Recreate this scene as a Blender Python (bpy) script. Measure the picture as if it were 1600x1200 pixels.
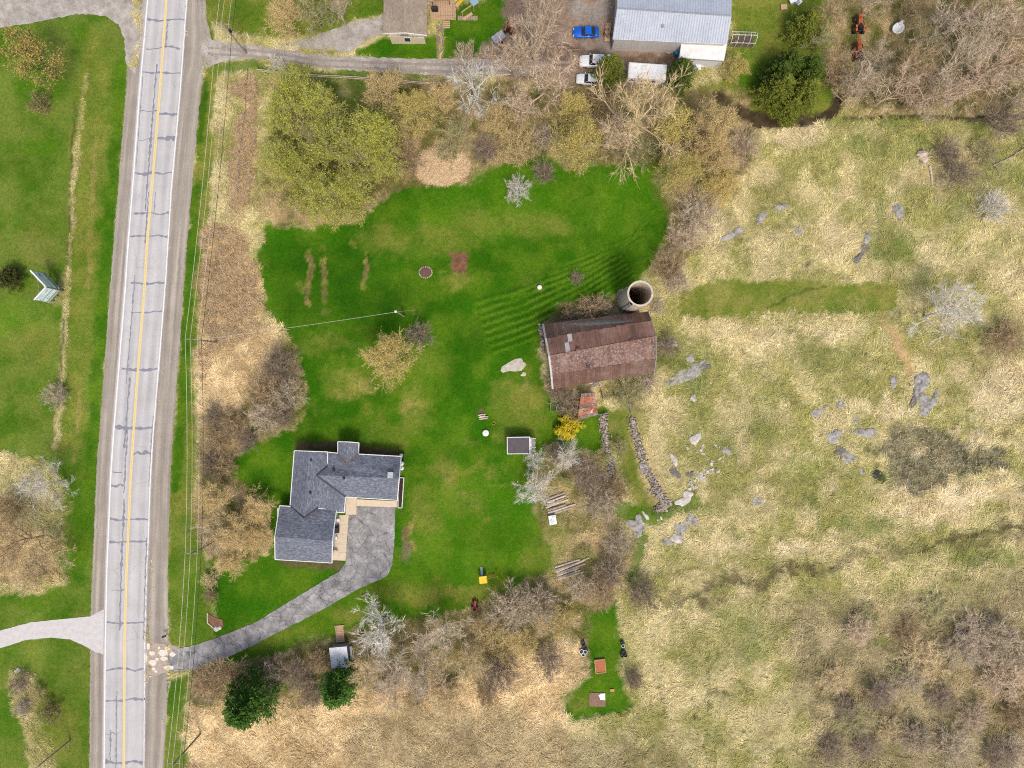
import bpy, bmesh, math, random
import numpy as np
from mathutils import Vector, noise as mnoise

for o in list(bpy.data.objects):
    bpy.data.objects.remove(o)
R = math.radians
scene = bpy.context.scene
COL = scene.collection

# ------------------------------------------------------------------ camera, light, exposure
S = 0.1125            # metres on the ground for one photo pixel (photo is 1600 x 1200)
CAMH = 125.0          # drone height
cam = bpy.data.cameras.new('camera'); camo = bpy.data.objects.new('camera', cam)
COL.objects.link(camo); camo.location = (0, 0, CAMH)
cam.sensor_width = 36; cam.lens = 25.0; cam.clip_end = 2000
scene.camera = camo
scene.cycles.filter_width = 1.1; scene.cycles.use_denoising = False
SUN_EL, SUN_AZ = 58.0, 165.0      # azimuth clockwise from the top of the photo
wd = bpy.data.worlds.new('World'); scene.world = wd; wd.use_nodes = True
wt = wd.node_tree; bg = wt.nodes['Background']
sky = wt.nodes.new('ShaderNodeTexSky'); sky.sky_type = 'NISHITA'; sky.sun_disc = False
sky.sun_elevation = R(SUN_EL); sky.sun_rotation = R(SUN_AZ)
sky.air_density = 1.0; sky.dust_density = 4.0; sky.ozone_density = 0.6
wt.links.new(sky.outputs[0], bg.inputs[0]); bg.inputs[1].default_value = 0.13
sl = bpy.data.lights.new('sun', 'SUN'); so = bpy.data.objects.new('sun', sl); COL.objects.link(so)
sl.energy = 1.6; sl.angle = R(13); sl.color = (1.0, 0.93, 0.82)
dv = Vector((math.sin(R(SUN_AZ))*math.cos(R(SUN_EL)), math.cos(R(SUN_AZ))*math.cos(R(SUN_EL)), math.sin(R(SUN_EL))))
so.rotation_euler = dv.to_track_quat('Z', 'Y').to_euler(); so.location = (0, 0, 150)
vs = scene.view_settings; vs.view_transform = 'Standard'; vs.look = 'None'; vs.exposure = 0.58; vs.gamma = 1

# ------------------------------------------------------------------ helpers
def P(px, py, z=0.0):
    k = (CAMH - z) / CAMH
    return Vector(((px-800)*S*k, (600-py)*S*k, z))
KALB = 0.78
def lin(c):
    c = c/255.0
    return c/12.92 if c <= 0.04045 else ((c+0.055)/1.055)**2.4
def C(r, g, b, k=None):
    k = KALB if k is None else k
    return (lin(r)*k, lin(g)*k, lin(b)*k)

WL = {}
def tag(o, label=None, cat=None, group=None, kind=None):
    if label: o['label'] = label
    if cat: o['category'] = cat
    if group: o['group'] = group
    if kind: o['kind'] = kind
    return o
def thing(name, label, cat, loc=(0, 0, 0), rz=0.0, group=None):
    o = bpy.data.objects.new(name, None); COL.objects.link(o)
    o.empty_display_size = 0.3
    o.location = loc; o.rotation_euler = (0, 0, rz); WL[o] = Vector(loc)
    return tag(o, label, cat, group)
def link(name, me, parent=None, mat=None):
    o = bpy.data.objects.new(name, me); COL.objects.link(o)
    if parent is not None:
        o.parent = parent; WL[o] = WL.get(parent, Vector((0, 0, 0)))
    if mat is not None and len(me.materials) == 0: me.materials.append(mat)
    return o

class MB:
    def __init__(s): s.v = []; s.f = []; s.uv = None
    def add(s, vs_, fs):
        n = len(s.v); s.v += [tuple(v) for v in vs_]; s.f += [tuple(i+n for i in f) for f in fs]; return s
    def box(s, cx, cy, cz, sx, sy, sz, rz=0.0, taper=1.0):
        c, q = math.cos(rz), math.sin(rz); vv = []
        for dz in (-1, 1):
            k = 1.0 if dz < 0 else taper
            for dx, dy in ((-1, -1), (1, -1), (1, 1), (-1, 1)):
                x, y = dx*sx/2*k, dy*sy/2*k
                vv.append((cx+x*c-y*q, cy+x*q+y*c, cz+dz*sz/2))
        return s.add(vv, [(3, 2, 1, 0), (4, 5, 6, 7), (0, 1, 5, 4), (1, 2, 6, 5), (2, 3, 7, 6), (3, 0, 4, 7)])
    def prism(s, pts, dz):                    # polygon (list of 3D points) thickened downwards by dz
        n = len(pts); top = [Vector(p) for p in pts]
        nrm = Vector((0, 0, 0))
        for i in range(n):
            a, b = top[i], top[(i+1) % n]
            nrm += Vector(((a.y-b.y)*(a.z+b.z), (a.z-b.z)*(a.x+b.x), (a.x-b.x)*(a.y+b.y)))
        if nrm.z < 0: top.reverse()
        bot = [p-Vector((0, 0, dz)) for p in top]
        fs = [tuple(range(n)), tuple(range(2*n-1, n-1, -1))]
        for i in range(n):
            j = (i+1) % n; fs.append((i, n+i, n+j, j))
        return s.add(top+bot, fs)
    def tube(s, pts, r0, r1=None, n=6, cap=True):
        pts = [Vector(p) for p in pts]; r1 = r0 if r1 is None else r1
        base = len(s.v); m = len(pts); vv = []; fs = []
        for i, p in enumerate(pts):
            d = (pts[min(i+1, m-1)]-pts[max(i-1, 0)]).normalized()
            up = Vector((0, 0, 1)) if abs(d.z) < 0.9 else Vector((1, 0, 0))
            a = d.cross(up).normalized(); b = d.cross(a)
            r = r0+(r1-r0)*i/(m-1)
            for k in range(n):
                t = 2*math.pi*k/n; vv.append(p+a*(r*math.cos(t))+b*(r*math.sin(t)))
        for i in range(m-1):
            for k in range(n):
                k2 = (k+1) % n
                fs.append((i*n+k, (i+1)*n+k, (i+1)*n+k2, i*n+k2))
        if cap:
            fs.append(tuple(range(n))); fs.append(tuple((m-1)*n+k for k in range(n-1, -1, -1)))
        return s.add(vv, fs)
    def lathe(s, cx, cy, prof, n=20, cap=True):   # prof: (r, z) bottom to top
        vv = []; fs = []; m = len(prof)
        for r, z in prof:
            for k in range(n):
                t = 2*math.pi*k/n; vv.append((cx+r*math.cos(t), cy+r*math.sin(t), z))
        for i in range(m-1):
            for k in range(n):
                k2 = (k+1) % n; fs.append((i*n+k, i*n+k2, (i+1)*n+k2, (i+1)*n+k))
        if cap:
            fs.append(tuple(range(n-1, -1, -1))); fs.append(tuple((m-1)*n+k for k in range(n)))
        return s.add(vv, fs)
    def rock(s, cx, cy, cz, rx, ry, rz_, seed, rot=0.0, n=9):
        rd = random.Random(seed); vv = []; fs = []
        c, q = math.cos(rot), math.sin(rot)
        ring = [(1.0, -0.5), (1.05, 0.15), (0.86, 0.7), (0.45, 0.98)]
        ang = [2*math.pi*(k+rd.uniform(-.3, .3))/n for k in range(n)]
        f1, f2 = rd.uniform(0, 6), rd.uniform(0, 6); rr = [.92+.2*math.sin(2*a+f1)+.16*math.sin(3*a+f2)+rd.uniform(-.07, .07) for a in ang]
        for r, z in ring:
            for k in range(n):
                x = rx*r*rr[k]*math.cos(ang[k])+rd.uniform(-.06, .06)*rx; y = ry*r*rr[k]*math.sin(ang[k])+rd.uniform(-.06, .06)*ry
                vv.append((cx+x*c-y*q, cy+x*q+y*c, cz+rz_*(z+rd.uniform(-.12, .12))))
        for i in range(3):
            for k in range(n):
                k2 = (k+1) % n; fs.append((i*n+k, i*n+k2, (i+1)*n+k2, (i+1)*n+k))
        fs.append(tuple(3*n+k for k in range(n)))
        return s.add(vv, fs)
    def build(s, name, mat, parent=None, world=False, smooth=False, bevel=0.0):
        off = WL.get(parent, Vector((0, 0, 0))) if world else Vector((0, 0, 0))
        me = bpy.data.meshes.new(name)
        me.from_pydata([(v[0]-off[0], v[1]-off[1], v[2]-off[2]) for v in s.v], [], s.f)
        if bevel or smooth:
            bm = bmesh.new(); bm.from_mesh(me)
            bmesh.ops.recalc_face_normals(bm, faces=bm.faces)
            if bevel: bmesh.ops.bevel(bm, geom=list(bm.edges), offset=bevel, segments=2, affect='EDGES', profile=0.5)
            if smooth:
                for f in bm.faces: f.smooth = True
            bm.to_mesh(me); bm.free()
        me.update()
        return link(name, me, parent, mat)

def set_uv(me, fn):
    ul = me.uv_layers.new(name='UVMap'); vco = [v.co for v in me.vertices]
    for lp in me.loops: ul.data[lp.index].uv = fn(vco[lp.vertex_index])

# ------------------------------------------------------------------ numpy noise
def _h(ix, iy, seed):
    n = (ix.astype(np.int64)*374761393 + iy.astype(np.int64)*668265263 + seed*1442695041) & 0xffffffff
    n = ((n ^ (n >> 13))*1274126177) & 0xffffffff
    n = ((n ^ (n >> 16))*2246822519) & 0xffffffff
    return ((n ^ (n >> 15)) & 0xffff)/65535.0
def vnoise(x, y, seed):
    xi = np.floor(x); yi = np.floor(y); fx = x-xi; fy = y-yi
    fx = fx*fx*(3-2*fx); fy = fy*fy*(3-2*fy)
    a = _h(xi, yi, seed); b = _h(xi+1, yi, seed); c = _h(xi, yi+1, seed); d = _h(xi+1, yi+1, seed)
    return (a*(1-fx)+b*fx)*(1-fy)+(c*(1-fx)+d*fx)*fy
def fbm(x, y, sc, octv, seed):
    t = 0; amp = 1; tot = 0
    for i in range(octv):
        t = t+amp*vnoise(x/sc+17.3*i, y/sc-9.1*i, seed+i*31); tot += amp; amp *= .55; sc *= .47
    return t/tot
def sstep(a, b, x):
    t = np.clip((x-a)/(b-a), 0, 1); return t*t*(3-2*t)
def poly_sd(x, y, pts):                      # signed distance, positive inside
    d = np.full(x.shape, 1e9); ins = np.zeros(x.shape, bool); n = len(pts)
    for i in range(n):
        x0, y0 = pts[i]; x1, y1 = pts[(i+1) % n]
        ex, ey = x1-x0, y1-y0; L = ex*ex+ey*ey+1e-9
        t = np.clip(((x-x0)*ex+(y-y0)*ey)/L, 0, 1)
        d = np.minimum(d, (x-x0-t*ex)**2+(y-y0-t*ey)**2)
        if y0 != y1:
            cr = ((y0 > y) != (y1 > y)) & (x < (x1-x0)*(y-y0)/(y1-y0)+x0)
            ins ^= cr
    d = np.sqrt(d); return np.where(ins, d, -d)
def line_d(x, y, pts):
    d = np.full(x.shape, 1e9)
    for (x0, y0), (x1, y1) in zip(pts[:-1], pts[1:]):
        ex, ey = x1-x0, y1-y0; L = ex*ex+ey*ey+1e-9
        t = np.clip(((x-x0)*ex+(y-y0)*ey)/L, 0, 1)
        d = np.minimum(d, (x-x0-t*ex)**2+(y-y0-t*ey)**2)
    return np.sqrt(d)

# ------------------------------------------------------------------ materials
class NT:
    def __init__(s, name):
        s.m = bpy.data.materials.new(name); s.m.use_nodes = True; s.t = s.m.node_tree
        s.b = s.t.nodes['Principled BSDF']; s.b.inputs['Specular IOR Level'].default_value = 0.25
    def n(s, ty, **kw):
        o = s.t.nodes.new(ty)
        for k, v in kw.items(): setattr(o, k, v)
        return o
    def l(s, a, b): s.t.links.new(a, b)
    def pos(s): return s.n('ShaderNodeNewGeometry').outputs['Position']
    def objc(s): return s.n('ShaderNodeTexCoord').outputs['Object']
    def uv(s): return s.n('ShaderNodeTexCoord').outputs['UV']
    def mapp(s, vec, scale=(1, 1, 1), rot=(0, 0, 0), loc=(0, 0, 0)):
        m = s.n('ShaderNodeMapping'); m.inputs['Scale'].default_value = scale; m.inputs['Rotation'].default_value = rot
        m.inputs['Location'].default_value = loc; s.l(vec, m.inputs[0]); return m.outputs[0]
    def noise(s, vec, scale, detail=4, rough=.6, dist=0.0):
        o = s.n('ShaderNodeTexNoise'); o.inputs['Scale'].default_value = scale; o.inputs['Detail'].default_value = detail
        o.inputs['Roughness'].default_value = rough; o.inputs['Distortion'].default_value = dist; s.l(vec, o.inputs['Vector']); return o.outputs[0]
    def ramp(s, fac, stops, interp='LINEAR'):
        r = s.n('ShaderNodeValToRGB'); r.color_ramp.interpolation = interp; e = r.color_ramp.elements
        while len(e) < len(stops): e.new(.5)
        for i, (p, c) in enumerate(stops):
            e[i].position = p; e[i].color = (c, c, c, 1) if not hasattr(c, '__len__') else tuple(c[:3])+(1,)
        s.l(fac, r.inputs[0]); return r.outputs[0]
    def mix(s, fac, a, b, mode='MIX'):
        m = s.n('ShaderNodeMix', data_type='RGBA', blend_type=mode)
        for sock, v in ((m.inputs[0], fac), (m.inputs[6], a), (m.inputs[7], b)):
            if hasattr(v, 'is_output'): s.l(v, sock)
            elif hasattr(v, '__len__'): sock.default_value = tuple(v[:3])+(1,)
            elif sock == m.inputs[0]: sock.default_value = v
            else: sock.default_value = (v, v, v, 1)
        return m.outputs[2]
    def math(s, op, a, b=None):
        m = s.n('ShaderNodeMath', operation=op)
        for sock, v in ((m.inputs[0], a), (m.inputs[1], b)):
            if v is None: continue
            if hasattr(v, 'is_output'): s.l(v, sock)
            else: sock.default_value = v
        return m.outputs[0]
    def bump(s, h, strength=.4, dist=.05):
        b = s.n('ShaderNodeBump'); b.inputs['Strength'].default_value = strength; b.inputs['Distance'].default_value = dist
        s.l(h, b.inputs['Height']); s.l(b.outputs[0], s.b.inputs['Normal'])
    def out(s, col, rough=.85, metal=0.0):
        if hasattr(col, 'is_output'): s.l(col, s.b.inputs['Base Color'])
        else: s.b.inputs['Base Color'].default_value = tuple(col[:3])+(1,)
        s.b.inputs['Roughness'].default_value = rough; s.b.inputs['Metallic'].default_value = metal
        return s.m
MATS = {}
def mat(name, c1, c2=None, scale=1.5, rough=.85, bump=0.0, metal=0.0, world=False, rnd=0.0, stretch=None, detail=5, c3=None):
    if name in MATS: return MATS[name]
    t = NT(name); c2 = c2 or tuple(c*.75 for c in c1)
    vec = t.pos() if world else t.objc()
    if stretch: vec = t.mapp(vec, stretch)
    f = t.noise(vec, scale, detail, .65)
    col = t.ramp(f, [(.3, c1), (.7, c2)] if c3 is None else [(.3, c1), (.5, c2), (.7, c3)])
    if rnd:
        oi = t.n('ShaderNodeObjectInfo')
        v = t.ramp(oi.outputs['Random'], [(0, 1-rnd), (1, 1+rnd)])
        col = t.mix(1.0, col, v, 'MULTIPLY')
    if bump: t.bump(f, bump, .05)
    MATS[name] = t.out(col, rough, metal); return MATS[name]
# ================================================================== GROUND
# zone types: colour a, colour b, patch size (px), blade density, blade length, relief
ZT = {
 'field': (C(208,194,144), C(162,158,94), 34, 1.0, .62, .20),
 'pale':   (C(230,214,174), C(208,190,144), 26, 1.1, .8, .2),
 'fgreen': (C(110,128,54), C(156,154,92), 20, .7, .6, .14),
 'brown': (C(200,172,128), C(158,134,100), 14, 1.2, .55, .25),
 'orange': (C(236,212,164), C(200,174,128), 24, 1.1, .7, .2),
 'gbrown': (C(184,168,130), C(140,128,94), 30, 1.0, .7, .22),
 'litter': (C(176,156,114), C(108,106,56), 18, .6, .5, .14),
 'lawn': (C(54,104,8), C(88,122,24), 34, .2, .2, .012),
 'lawnd': (C(38,84,6), C(54,98,10), 30, .2, .2, .012),
 'lawnb': (C(76,126,12), C(104,136,34), 30, .2, .2, .012),
 'leftl': (C(76,114,22), C(114,132,52), 44, .2, .22, .015),
 'olive': (C(132,136,58), C(104,124,40), 24, .16, .35, .03),
 'drylawn':(C(160,146,84), C(124,130,54), 14, .3, .3, .02),
 'path':   (C(108,124,46), C(138,138,70), 18, .1, .3, .03),
 'tan':    (C(202,172,126), C(184,158,108), 10, .1, .3, .02),
 'dirt':   (C(158,138,120), C(134,114,98), 16, 0, .2, .02),
 'soil':   (C(120,92,76), C(96,74,60), 6, 0, .2, .02),
 'mulch':  (C(142,104,80), C(116,84,64), 4, 0, .2, .02),
 'gravel': (C(170,164,158), C(150,140,130), 10, 0, .2, .01),
 'marsh':  (C(150,142,112), C(76,74,56), 4, .6, .45, .12),
 'swale':  (C(122,112,76), C(88,86,54), 9, .6, .5, .15),
 'dgreen': (C(56,78,24), C(78,92,32), 9, .2, .4, .04),
 'rut':    (C(66,56,42), C(88,76,54), 8, 0, .3, .02),
 'hard':   (C(120,110,95), C(100,95,85), 10, 0, .2, .0),
}
Z = []
def zone(t, pts, feather=4, warp=5, a=1.0): Z.append(('p', t, pts, feather, warp, a))
def zline(t, pts, w, feather=3, warp=4, a=1.0): Z.append(('l', t, pts, w, feather, warp, a))
def blob(t, cx, cy, rx, ry, a=.8, warp=10): Z.append(('b', t, cx, cy, rx, ry, warp, a))

# --- left of the road
zone('leftl', [(-1500,-1500),(250,-1500),(205,0),(196,150),(184,300),(160,620),(145,900),(141,1100),(139,2500),(-1500,2500)], 2, 1)
zone('olive', [(140,45),(178,60),(168,200),(150,400),(135,600),(125,700),(92,705),(94,600),(103,450),(108,300),(118,150)], 8, 5, .8)
zline('lawn', [(192,100),(180,250),(165,420),(155,560),(140,760),(120,900)], 9, 6, 4, .85)
zline('field', [(133,120),(124,210),(114,320),(108,420)], 2.6, 3, 3, .8)
zline('drylawn', [(150,210),(143,330),(138,450)], 2.5, 3, 3, .8)
zline('drylawn', [(128,590),(120,660),(116,720)], 2.5, 3, 3, .7)
zline('field', [(108,420),(104,480),(97,560),(93,640),(86,700)], 3.4, 3, 3, .9)
blob('field', 96, 452, 20, 32, .75); blob('lawnb', 10, 500, 40, 40, .6); blob('lawnb', 40, 230, 70, 18, .5)
blob('drylawn', 60, 380, 45, 60, .3); blob('olive', 50, 540, 60, 40, .6)
zone('field', [(-60,700),(20,715),(62,720),(100,755),(103,800),(92,880),(100,915),(60,925),(0,930),(-60,930)], 6, 6)
zone('brown', [(-60,800),(40,820),(92,850),(88,905),(0,915),(-60,915)], 10, 8, .7)
zone('field', [(14,1046),(50,1050),(58,1095),(70,1140),(92,1185),(70,1250),(45,1250),(44,1160),(16,1090)], 4, 5)
zone('olive', [(58,1080),(110,1090),(125,1160),(90,1200),(60,1150)], 12, 8, .7)
zline('rut', [(118,160),(111,310),(104,430)], 1.2, 1.5, 2, .7); zline('rut', [(101,500),(95,560),(91,640)], 1.2, 1.5, 2, .8)
blob('lawn', 60, 940, 70, 22, .8)
# --- right verge
zone('olive', [(300,-400),(325,0),(345,105),(336,200),(326,350),(310,500),(306,650),(302,800),(320,870),(336,1005),(300,1012),(265,1010),(262,900),(266,750),(276,600),(287,450),(299,300),(312,150),(322,118)], 3, 2)
zline('lawn', [(306,300),(296,430),(290,520),(284,640),(274,760)], 8, 5, 3, .9)
zline('lawnd', [(322,128),(312,220)], 6, 4, 3, .8)
zone('leftl', [(262,820),(300,800),(318,870),(334,1005),(266,1008)], 8, 4, .85)
zone('leftl', [(262,1064),(300,1052),(318,1090),(304,1300),(250,1300),(256,1180)], 3, 2)
# --- top strip beyond the gravel lane
zone('olive', [(300,-1500),(322,0),(330,32),(360,52),(430,60),(500,55),(560,30),(604,20),(604,-1500)], 3, 3)
zone('lawn', [(540,-200),(604,-200),(604,25),(560,30)], 10, 4, .7); blob('lawn', 380, 20, 45, 30, .6)
zone('lawn', [(558,76),(600,58),(684,58),(684,97),(600,94),(556,90)], 3, 2)
zone('lawn', [(694,10),(830,-10),(790,50),(755,94),(690,97)], 5, 4)
zone('lawn', [(340,96),(400,92),(425,108),(560,108),(700,118),(700,124),(430,118),(345,112)], 4, 4, .8)
zone('dirt', [(756,-1500),(965,-1500),(965,30),(965,60),(1065,70),(1075,95),(1040,140),(990,142),(900,150),(865,122),(800,124),(740,112),(752,80),(790,40)], 6, 6)
blob('gravel', 925, 20, 42, 26, .8); blob('gravel', 935, 65, 32, 14, .6); zline('rut', [(870,72),(960,86),(1050,92)], 4, 4, 4, .5)
zone('olive', [(1142,-600),(1292,-600),(1300,60),(1322,180),(1240,188),(1180,192),(1125,160),(1090,140),(1142,110)], 6, 6)
blob('lawn', 1180, 120, 40, 40, .8); blob('lawn', 1170, 60, 22, 40, .5); blob('lawn', 1305, 120, 12, 26, .7); blob('lawn', 1340, 10, 45, 12, .8)
zone('litter', [(1230,-200),(1300,20),(1290,80),(1325,175),(1600,178),(1900,150),(1900,-600),(1400,-600)], 8, 10)
blob('fgreen', 1480, 60, 70, 30, .4)
# --- wooded strip
zone('litter', [(420,118),(700,126),(900,140),(1160,140),(1180,200),(1150,300),(1060,310),(1050,262),(900,268),(790,262),(740,286),(610,305),(545,350),(412,352),(400,300)], 8, 8)
zone('field', [(345,112),(425,114),(420,250),(400,345),(392,400),(330,355),(336,200)], 5, 6)
zline('brown', [(392,130),(385,200),(378,280),(370,330)], 12, 8, 6, .75)
zone('lawnd', [(480,110),(620,122),(650,170),(560,190),(470,170)], 10, 8, .5)
zone('brown', [(322,350),(372,352),(396,420),(414,478),(400,520),(350,540),(310,560),(312,450)], 8, 8)
zone('orange', [(310,545),(400,500),(440,515),(430,560),(400,620),(370,655),(310,650),(306,580)], 12, 8)
zone('litter', [(308,650),(370,640),(430,545),(468,545),(478,600),(470,655),(425,690),(400,800),(430,860),(330,900),(305,800)], 6, 6)
# --- lawn round the house
zone('lawn', [(412,350),(480,356),(545,350),(582,328),(612,300),(650,287),(740,285),(790,254),(850,243),(900,268),(1000,252),(1040,262),(1056,300),(1046,350),(1030,400),(1000,440),(950,470),(880,490),(846,510),(845,560),(858,620),(950,640),(948,690),(938,712),(905,700),(845,705),(830,760),(850,800),(868,860),(850,905),(790,920),(740,945),(700,965),(640,990),(560,985),(480,1010),(420,1024),(350,1045),(300,1052),(300,1010),(336,1000),(322,880),(345,880),(425,870),(425,800),(345,730),(400,690),(440,680),(472,658),(478,600),(466,545),(440,520),(415,480),(402,430),(408,380)], 3, 5)
zone('lawnd', [(415,380),(600,370),(640,480),(560,520),(450,510),(415,460)], 25, 14, .7)
zone('lawnd', [(760,470),(1000,390),(1010,430),(860,490),(800,540),(720,540)], 20, 12, .7)
zone('lawnb', [(650,295),(850,250),(1040,270),(1030,340),(900,370),(640,350)], 25, 14, .45)
zone('lawnb', [(640,780),(720,700),(830,790),(840,890),(700,900),(640,870)], 25, 14, .5)
for a in ((548,600,40,30,.65),(648,640,22,40,.7),(720,735,60,10,.5),(812,630,44,40,.6),(800,680,30,20,.4),(600,375,40,26,.45),(690,375,50,26,.4),(750,350,40,20,.35),(845,355,60,22,.4),(830,440,20,12,.3),
          (700,740,16,30,.4),(665,800,22,45,.5),(730,790,40,16,.35),(640,930,70,18,.55),(745,925,70,16,.6),(560,960,50,14,.5),(450,640,40,20,.4),(430,990,60,16,.3),(716,440,22,14,.7),(610,680,40,24,.3),(840,880,30,30,.5),(500,540,60,14,.35),(640,560,60,30,.25)):
    blob('olive', a[0], a[1], a[2]*1.25, a[3]*1.25, min(1, a[4]*1.5))
for a in ((640,830,8,34,.8),(640,640,14,20,.7),(600,600,24,12,.6),(820,600,18,24,.5),(705,745,16,8,.6),(560,612,26,16,.6),(770,760,18,6,.4)): blob('drylawn', *a)
blob('soil', 634, 840, 7, 26, .8, 4)
for i in range(16):                         # mower stripes on the lawn
    yo = i*6.2
    zline('lawnb' if i % 2 else 'lawnd', [(740+i*2, 470+yo*.9), (800+i*3, 455+yo*.75), (880+i*3, 425+yo*.55), (960+i*2, 385+yo*.5)], 1.4, 1.4, .8, .8)
for i in range(9):
    zline('lawnb' if i % 2 else 'lawnd', [(800+i*12, 470-i*8), (900+i*11, 440-i*9), (1000+i*4, 370-i*8)], 1.4, 1.4, .8, .55)
# garden rows, bare beds
for x0, y0, x1, y1, w in ((485,398,483,445,4),(483,445,481,472,3),(506,408,504,440,4.5),(505,440,507,474,3),(571,407,569,448,3.2)):
    zline('drylawn', [(x0,y0),(x1,y1)], w, 2, 3, .8); zline('soil', [(x0,y0+6),(x1,y1-6)], w*.55, 2, 3, .75)
zone('mulch', [(701,395),(732,395),(731,427),(703,429)], 3, 3)
blob('soil', 750, 645, 6, 8, .9, 2); blob('olive', 843, 450, 9, 9, .9, 3)
zone('soil', [(462,692),(530,690),(532,706),(460,705)], 3, 2, .85); zone('soil', [(562,694),(630,706),(628,716),(560,710)], 2, 2, .8)
zone('soil', [(430,872),(530,876),(536,890),(440,884)], 4, 3, .7)
blob('dirt', 632, 860, 8, 24, .5, 4)
# --- round the barn, wall lane
zone('litter', [(870,475),(960,465),(985,470),(990,490),(850,508)], 4, 4)
zone('litter', [(1010,260),(1060,290),(1150,290),(1120,330),(1080,400),(1050,450),(1020,440),(1032,400),(1048,350)], 8, 8, .8)
blob('fgreen', 1050, 560, 60, 40, .8); blob('dgreen', 1040, 560, 20, 24, .7); blob('fgreen', 1090, 640, 26, 60, .8); blob('litter', 980, 615, 40, 28, .7)
zone('path', [(946,640),(982,640),(990,690),(1004,750),(1022,792),(995,802),(972,742),(955,690)], 4, 4)
zone('tan', [(982,650),(990,650),(1030,740),(1050,790),(1018,800),(1000,735)], 6, 5, .35)
zline('lawn', [(962,800),(1000,806),(1040,800),(1080,786)], 11, 6, 5, .8); zline('lawn', [(990,800),(1000,850),(985,900)], 8, 6, 5, .8)
zone('litter', [(845,700),(940,712),(960,740),(955,820),(995,850),(985,900),(960,945),(880,950),(860,860),(840,800)], 8, 8, .85)
blob('orange', 930, 840, 24, 20, .7); blob('olive', 870, 840, 20, 40, .5)
# --- field on the right
zone('path', [(1058,455),(1110,442),(1250,440),(1396,441),(1404,480),(1368,490),(1258,488),(1100,498),(1058,492)], 3, 4)
zline('dgreen', [(1200,482),(1240,462),(1290,448)], 1.5, 2, 3, .7)
zone('tan', [(1366,488),(1384,490),(1408,530),(1430,580),(1420,590),(1396,548)], 4, 3, .9)
for a in ((1380,225,95,34,.8),(1400,385,50,40,.75),(1565,275,60,30,.7),(1375,330,14,60,.5),(1530,210,60,30,.4),(1160,410,14,40,.7),(1115,345,40,14,.6),(1290,560,60,26,.7),(1100,580,40,40,.5),
          (1200,660,60,50,.4),(1260,730,50,40,.5),(1100,690,60,60,.5),(1340,820,70,24,.8),(1260,775,16,26,.6),(1430,760,40,16,.3),(1540,870,90,24,.7),(1520,660,30,20,.6),(1480,930,80,30,.6),(1290,1000,30,70,.6),(1180,1000,50,60,.5),(1130,960,40,20,.5),(1090,800,60,18,.5),(1150,840,14,26,.7),(1270,930,10,24,.7),(1500,330,40,30,.5),(1520,520,60,20,.3),(1440,440,30,30,.5),(1130,1020,60,40,.3),(1320,470,50,10,.4)):
    blob('fgreen', *a)
for a in ((1110,360,50,26,.6),(1300,370,70,30,.5),(1180,520,80,24,.6),(1300,520,70,16,.5),(1560,600,60,50,.9),(1590,450,50,60,.5),(1395,640,36,16,.9),(1440,655,24,12,.7),(1400,770,50,16,.9),(1500,770,90,26,1),(1450,800,80,24,1),(1540,690,40,18,.7),(1560,640,50,30,.7),(1350,640,26,14,.7),(1590,780,40,36,.8),(1240,860,60,16,.7),(1110,860,70,22,.5),(1150,900,60,20,.5),(1040,650,36,36,.6),(1160,700,20,30,.5),(1200,570,30,30,.3),(1080,960,40,14,.4),(1100,1080,70,50,.3),(1240,220,50,20,.7),(1275,198,26,6,.9)):
    blob('pale', *a)
zone('marsh', [(1385,665),(1448,656),(1500,690),(1530,705),(1566,704),(1572,735),(1530,742),(1492,742),(1480,762),(1440,775),(1398,764),(1382,725)], 6, 12, .9)
for a in ((1420,700,26,18,.6),(1470,720,22,14,.5),(1440,745,20,12,.5)): blob('gbrown', *a)
blob('dgreen', 1356, 700, 18, 10, .8); blob('dgreen', 1370, 742, 9, 10, .9)
zline('swale', [(1040,950),(1100,930),(1150,915),(1250,890),(1350,872),(1440,862),(1520,845),(1640,815)], 8, 10, 14, .6)
zline('rut', [(1070,940),(1130,920),(1200,905),(1270,885)], 4, 5, 12, .5)
zline('dgreen', [(1105,1030),(1106,1100),(1100,1200)], 1.4, 2, 4, .8); zline('dgreen', [(1118,1140),(1116,1200)], 1.2, 2, 4, .7); zline('dgreen', [(1120,960),(1135,1010),(1105,1050)], 1.4, 2, 4, .6)
zline('dgreen', [(1025,1070),(1040,1120)], 1.2, 2, 4, .6); zline('swale', [(1440,862),(1500,838),(1600,822)], 3, 3, 3, .9); zline('fgreen', [(1290,480),(1400,500)], 3, 4, 5, .5)
zone('gbrown', [(1220,960),(1330,930),(1450,940),(1560,905),(1900,900),(1900,1900),(1240,1900),(1260,1150)], 30, 14, .85)
for a in ((1380,985,60,40,.6),(1480,1060,60,60,.5),(1350,1090,60,50,.5),(1560,1110,50,60,.6),(1440,1170,90,30,.5)): blob('litter', *a)
# --- lower middle
zone('litter', [(296,1044),(350,1050),(470,1010),(560,985),(700,968),(790,925),(860,905),(960,950),(925,985),(915,1060),(700,1100),(560,1110),(430,1130),(300,1095)], 8, 8)
zone('orange', [(296,1096),(420,1110),(500,1100),(600,1070),(760,1060),(860,1005),(905,1000),(912,1070),(880,1110),(890,1150),(905,1400),(270,1400)], 10, 10)
zone('brown', [(300,1040),(400,1045),(440,1065),(380,1090),(310,1085)], 8, 6, .7)
zone('gbrown', [(560,1110),(760,1100),(900,1150),(1060,1160),(1080,1400),(500,1400)], 20, 12, .6)
zone('lawn', [(922,958),(945,945),(964,935),(970,985),(976,1050),(984,1110),(950,1128),(885,1124),(884,1098),(915,1068),(919,1010)], 6, 7)
blob('olive', 905, 1100, 24, 20, .7); blob('mulch', 990, 1060, 10, 22, .8, 4); blob('pale', 880, 1010, 20, 20, .5)
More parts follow.
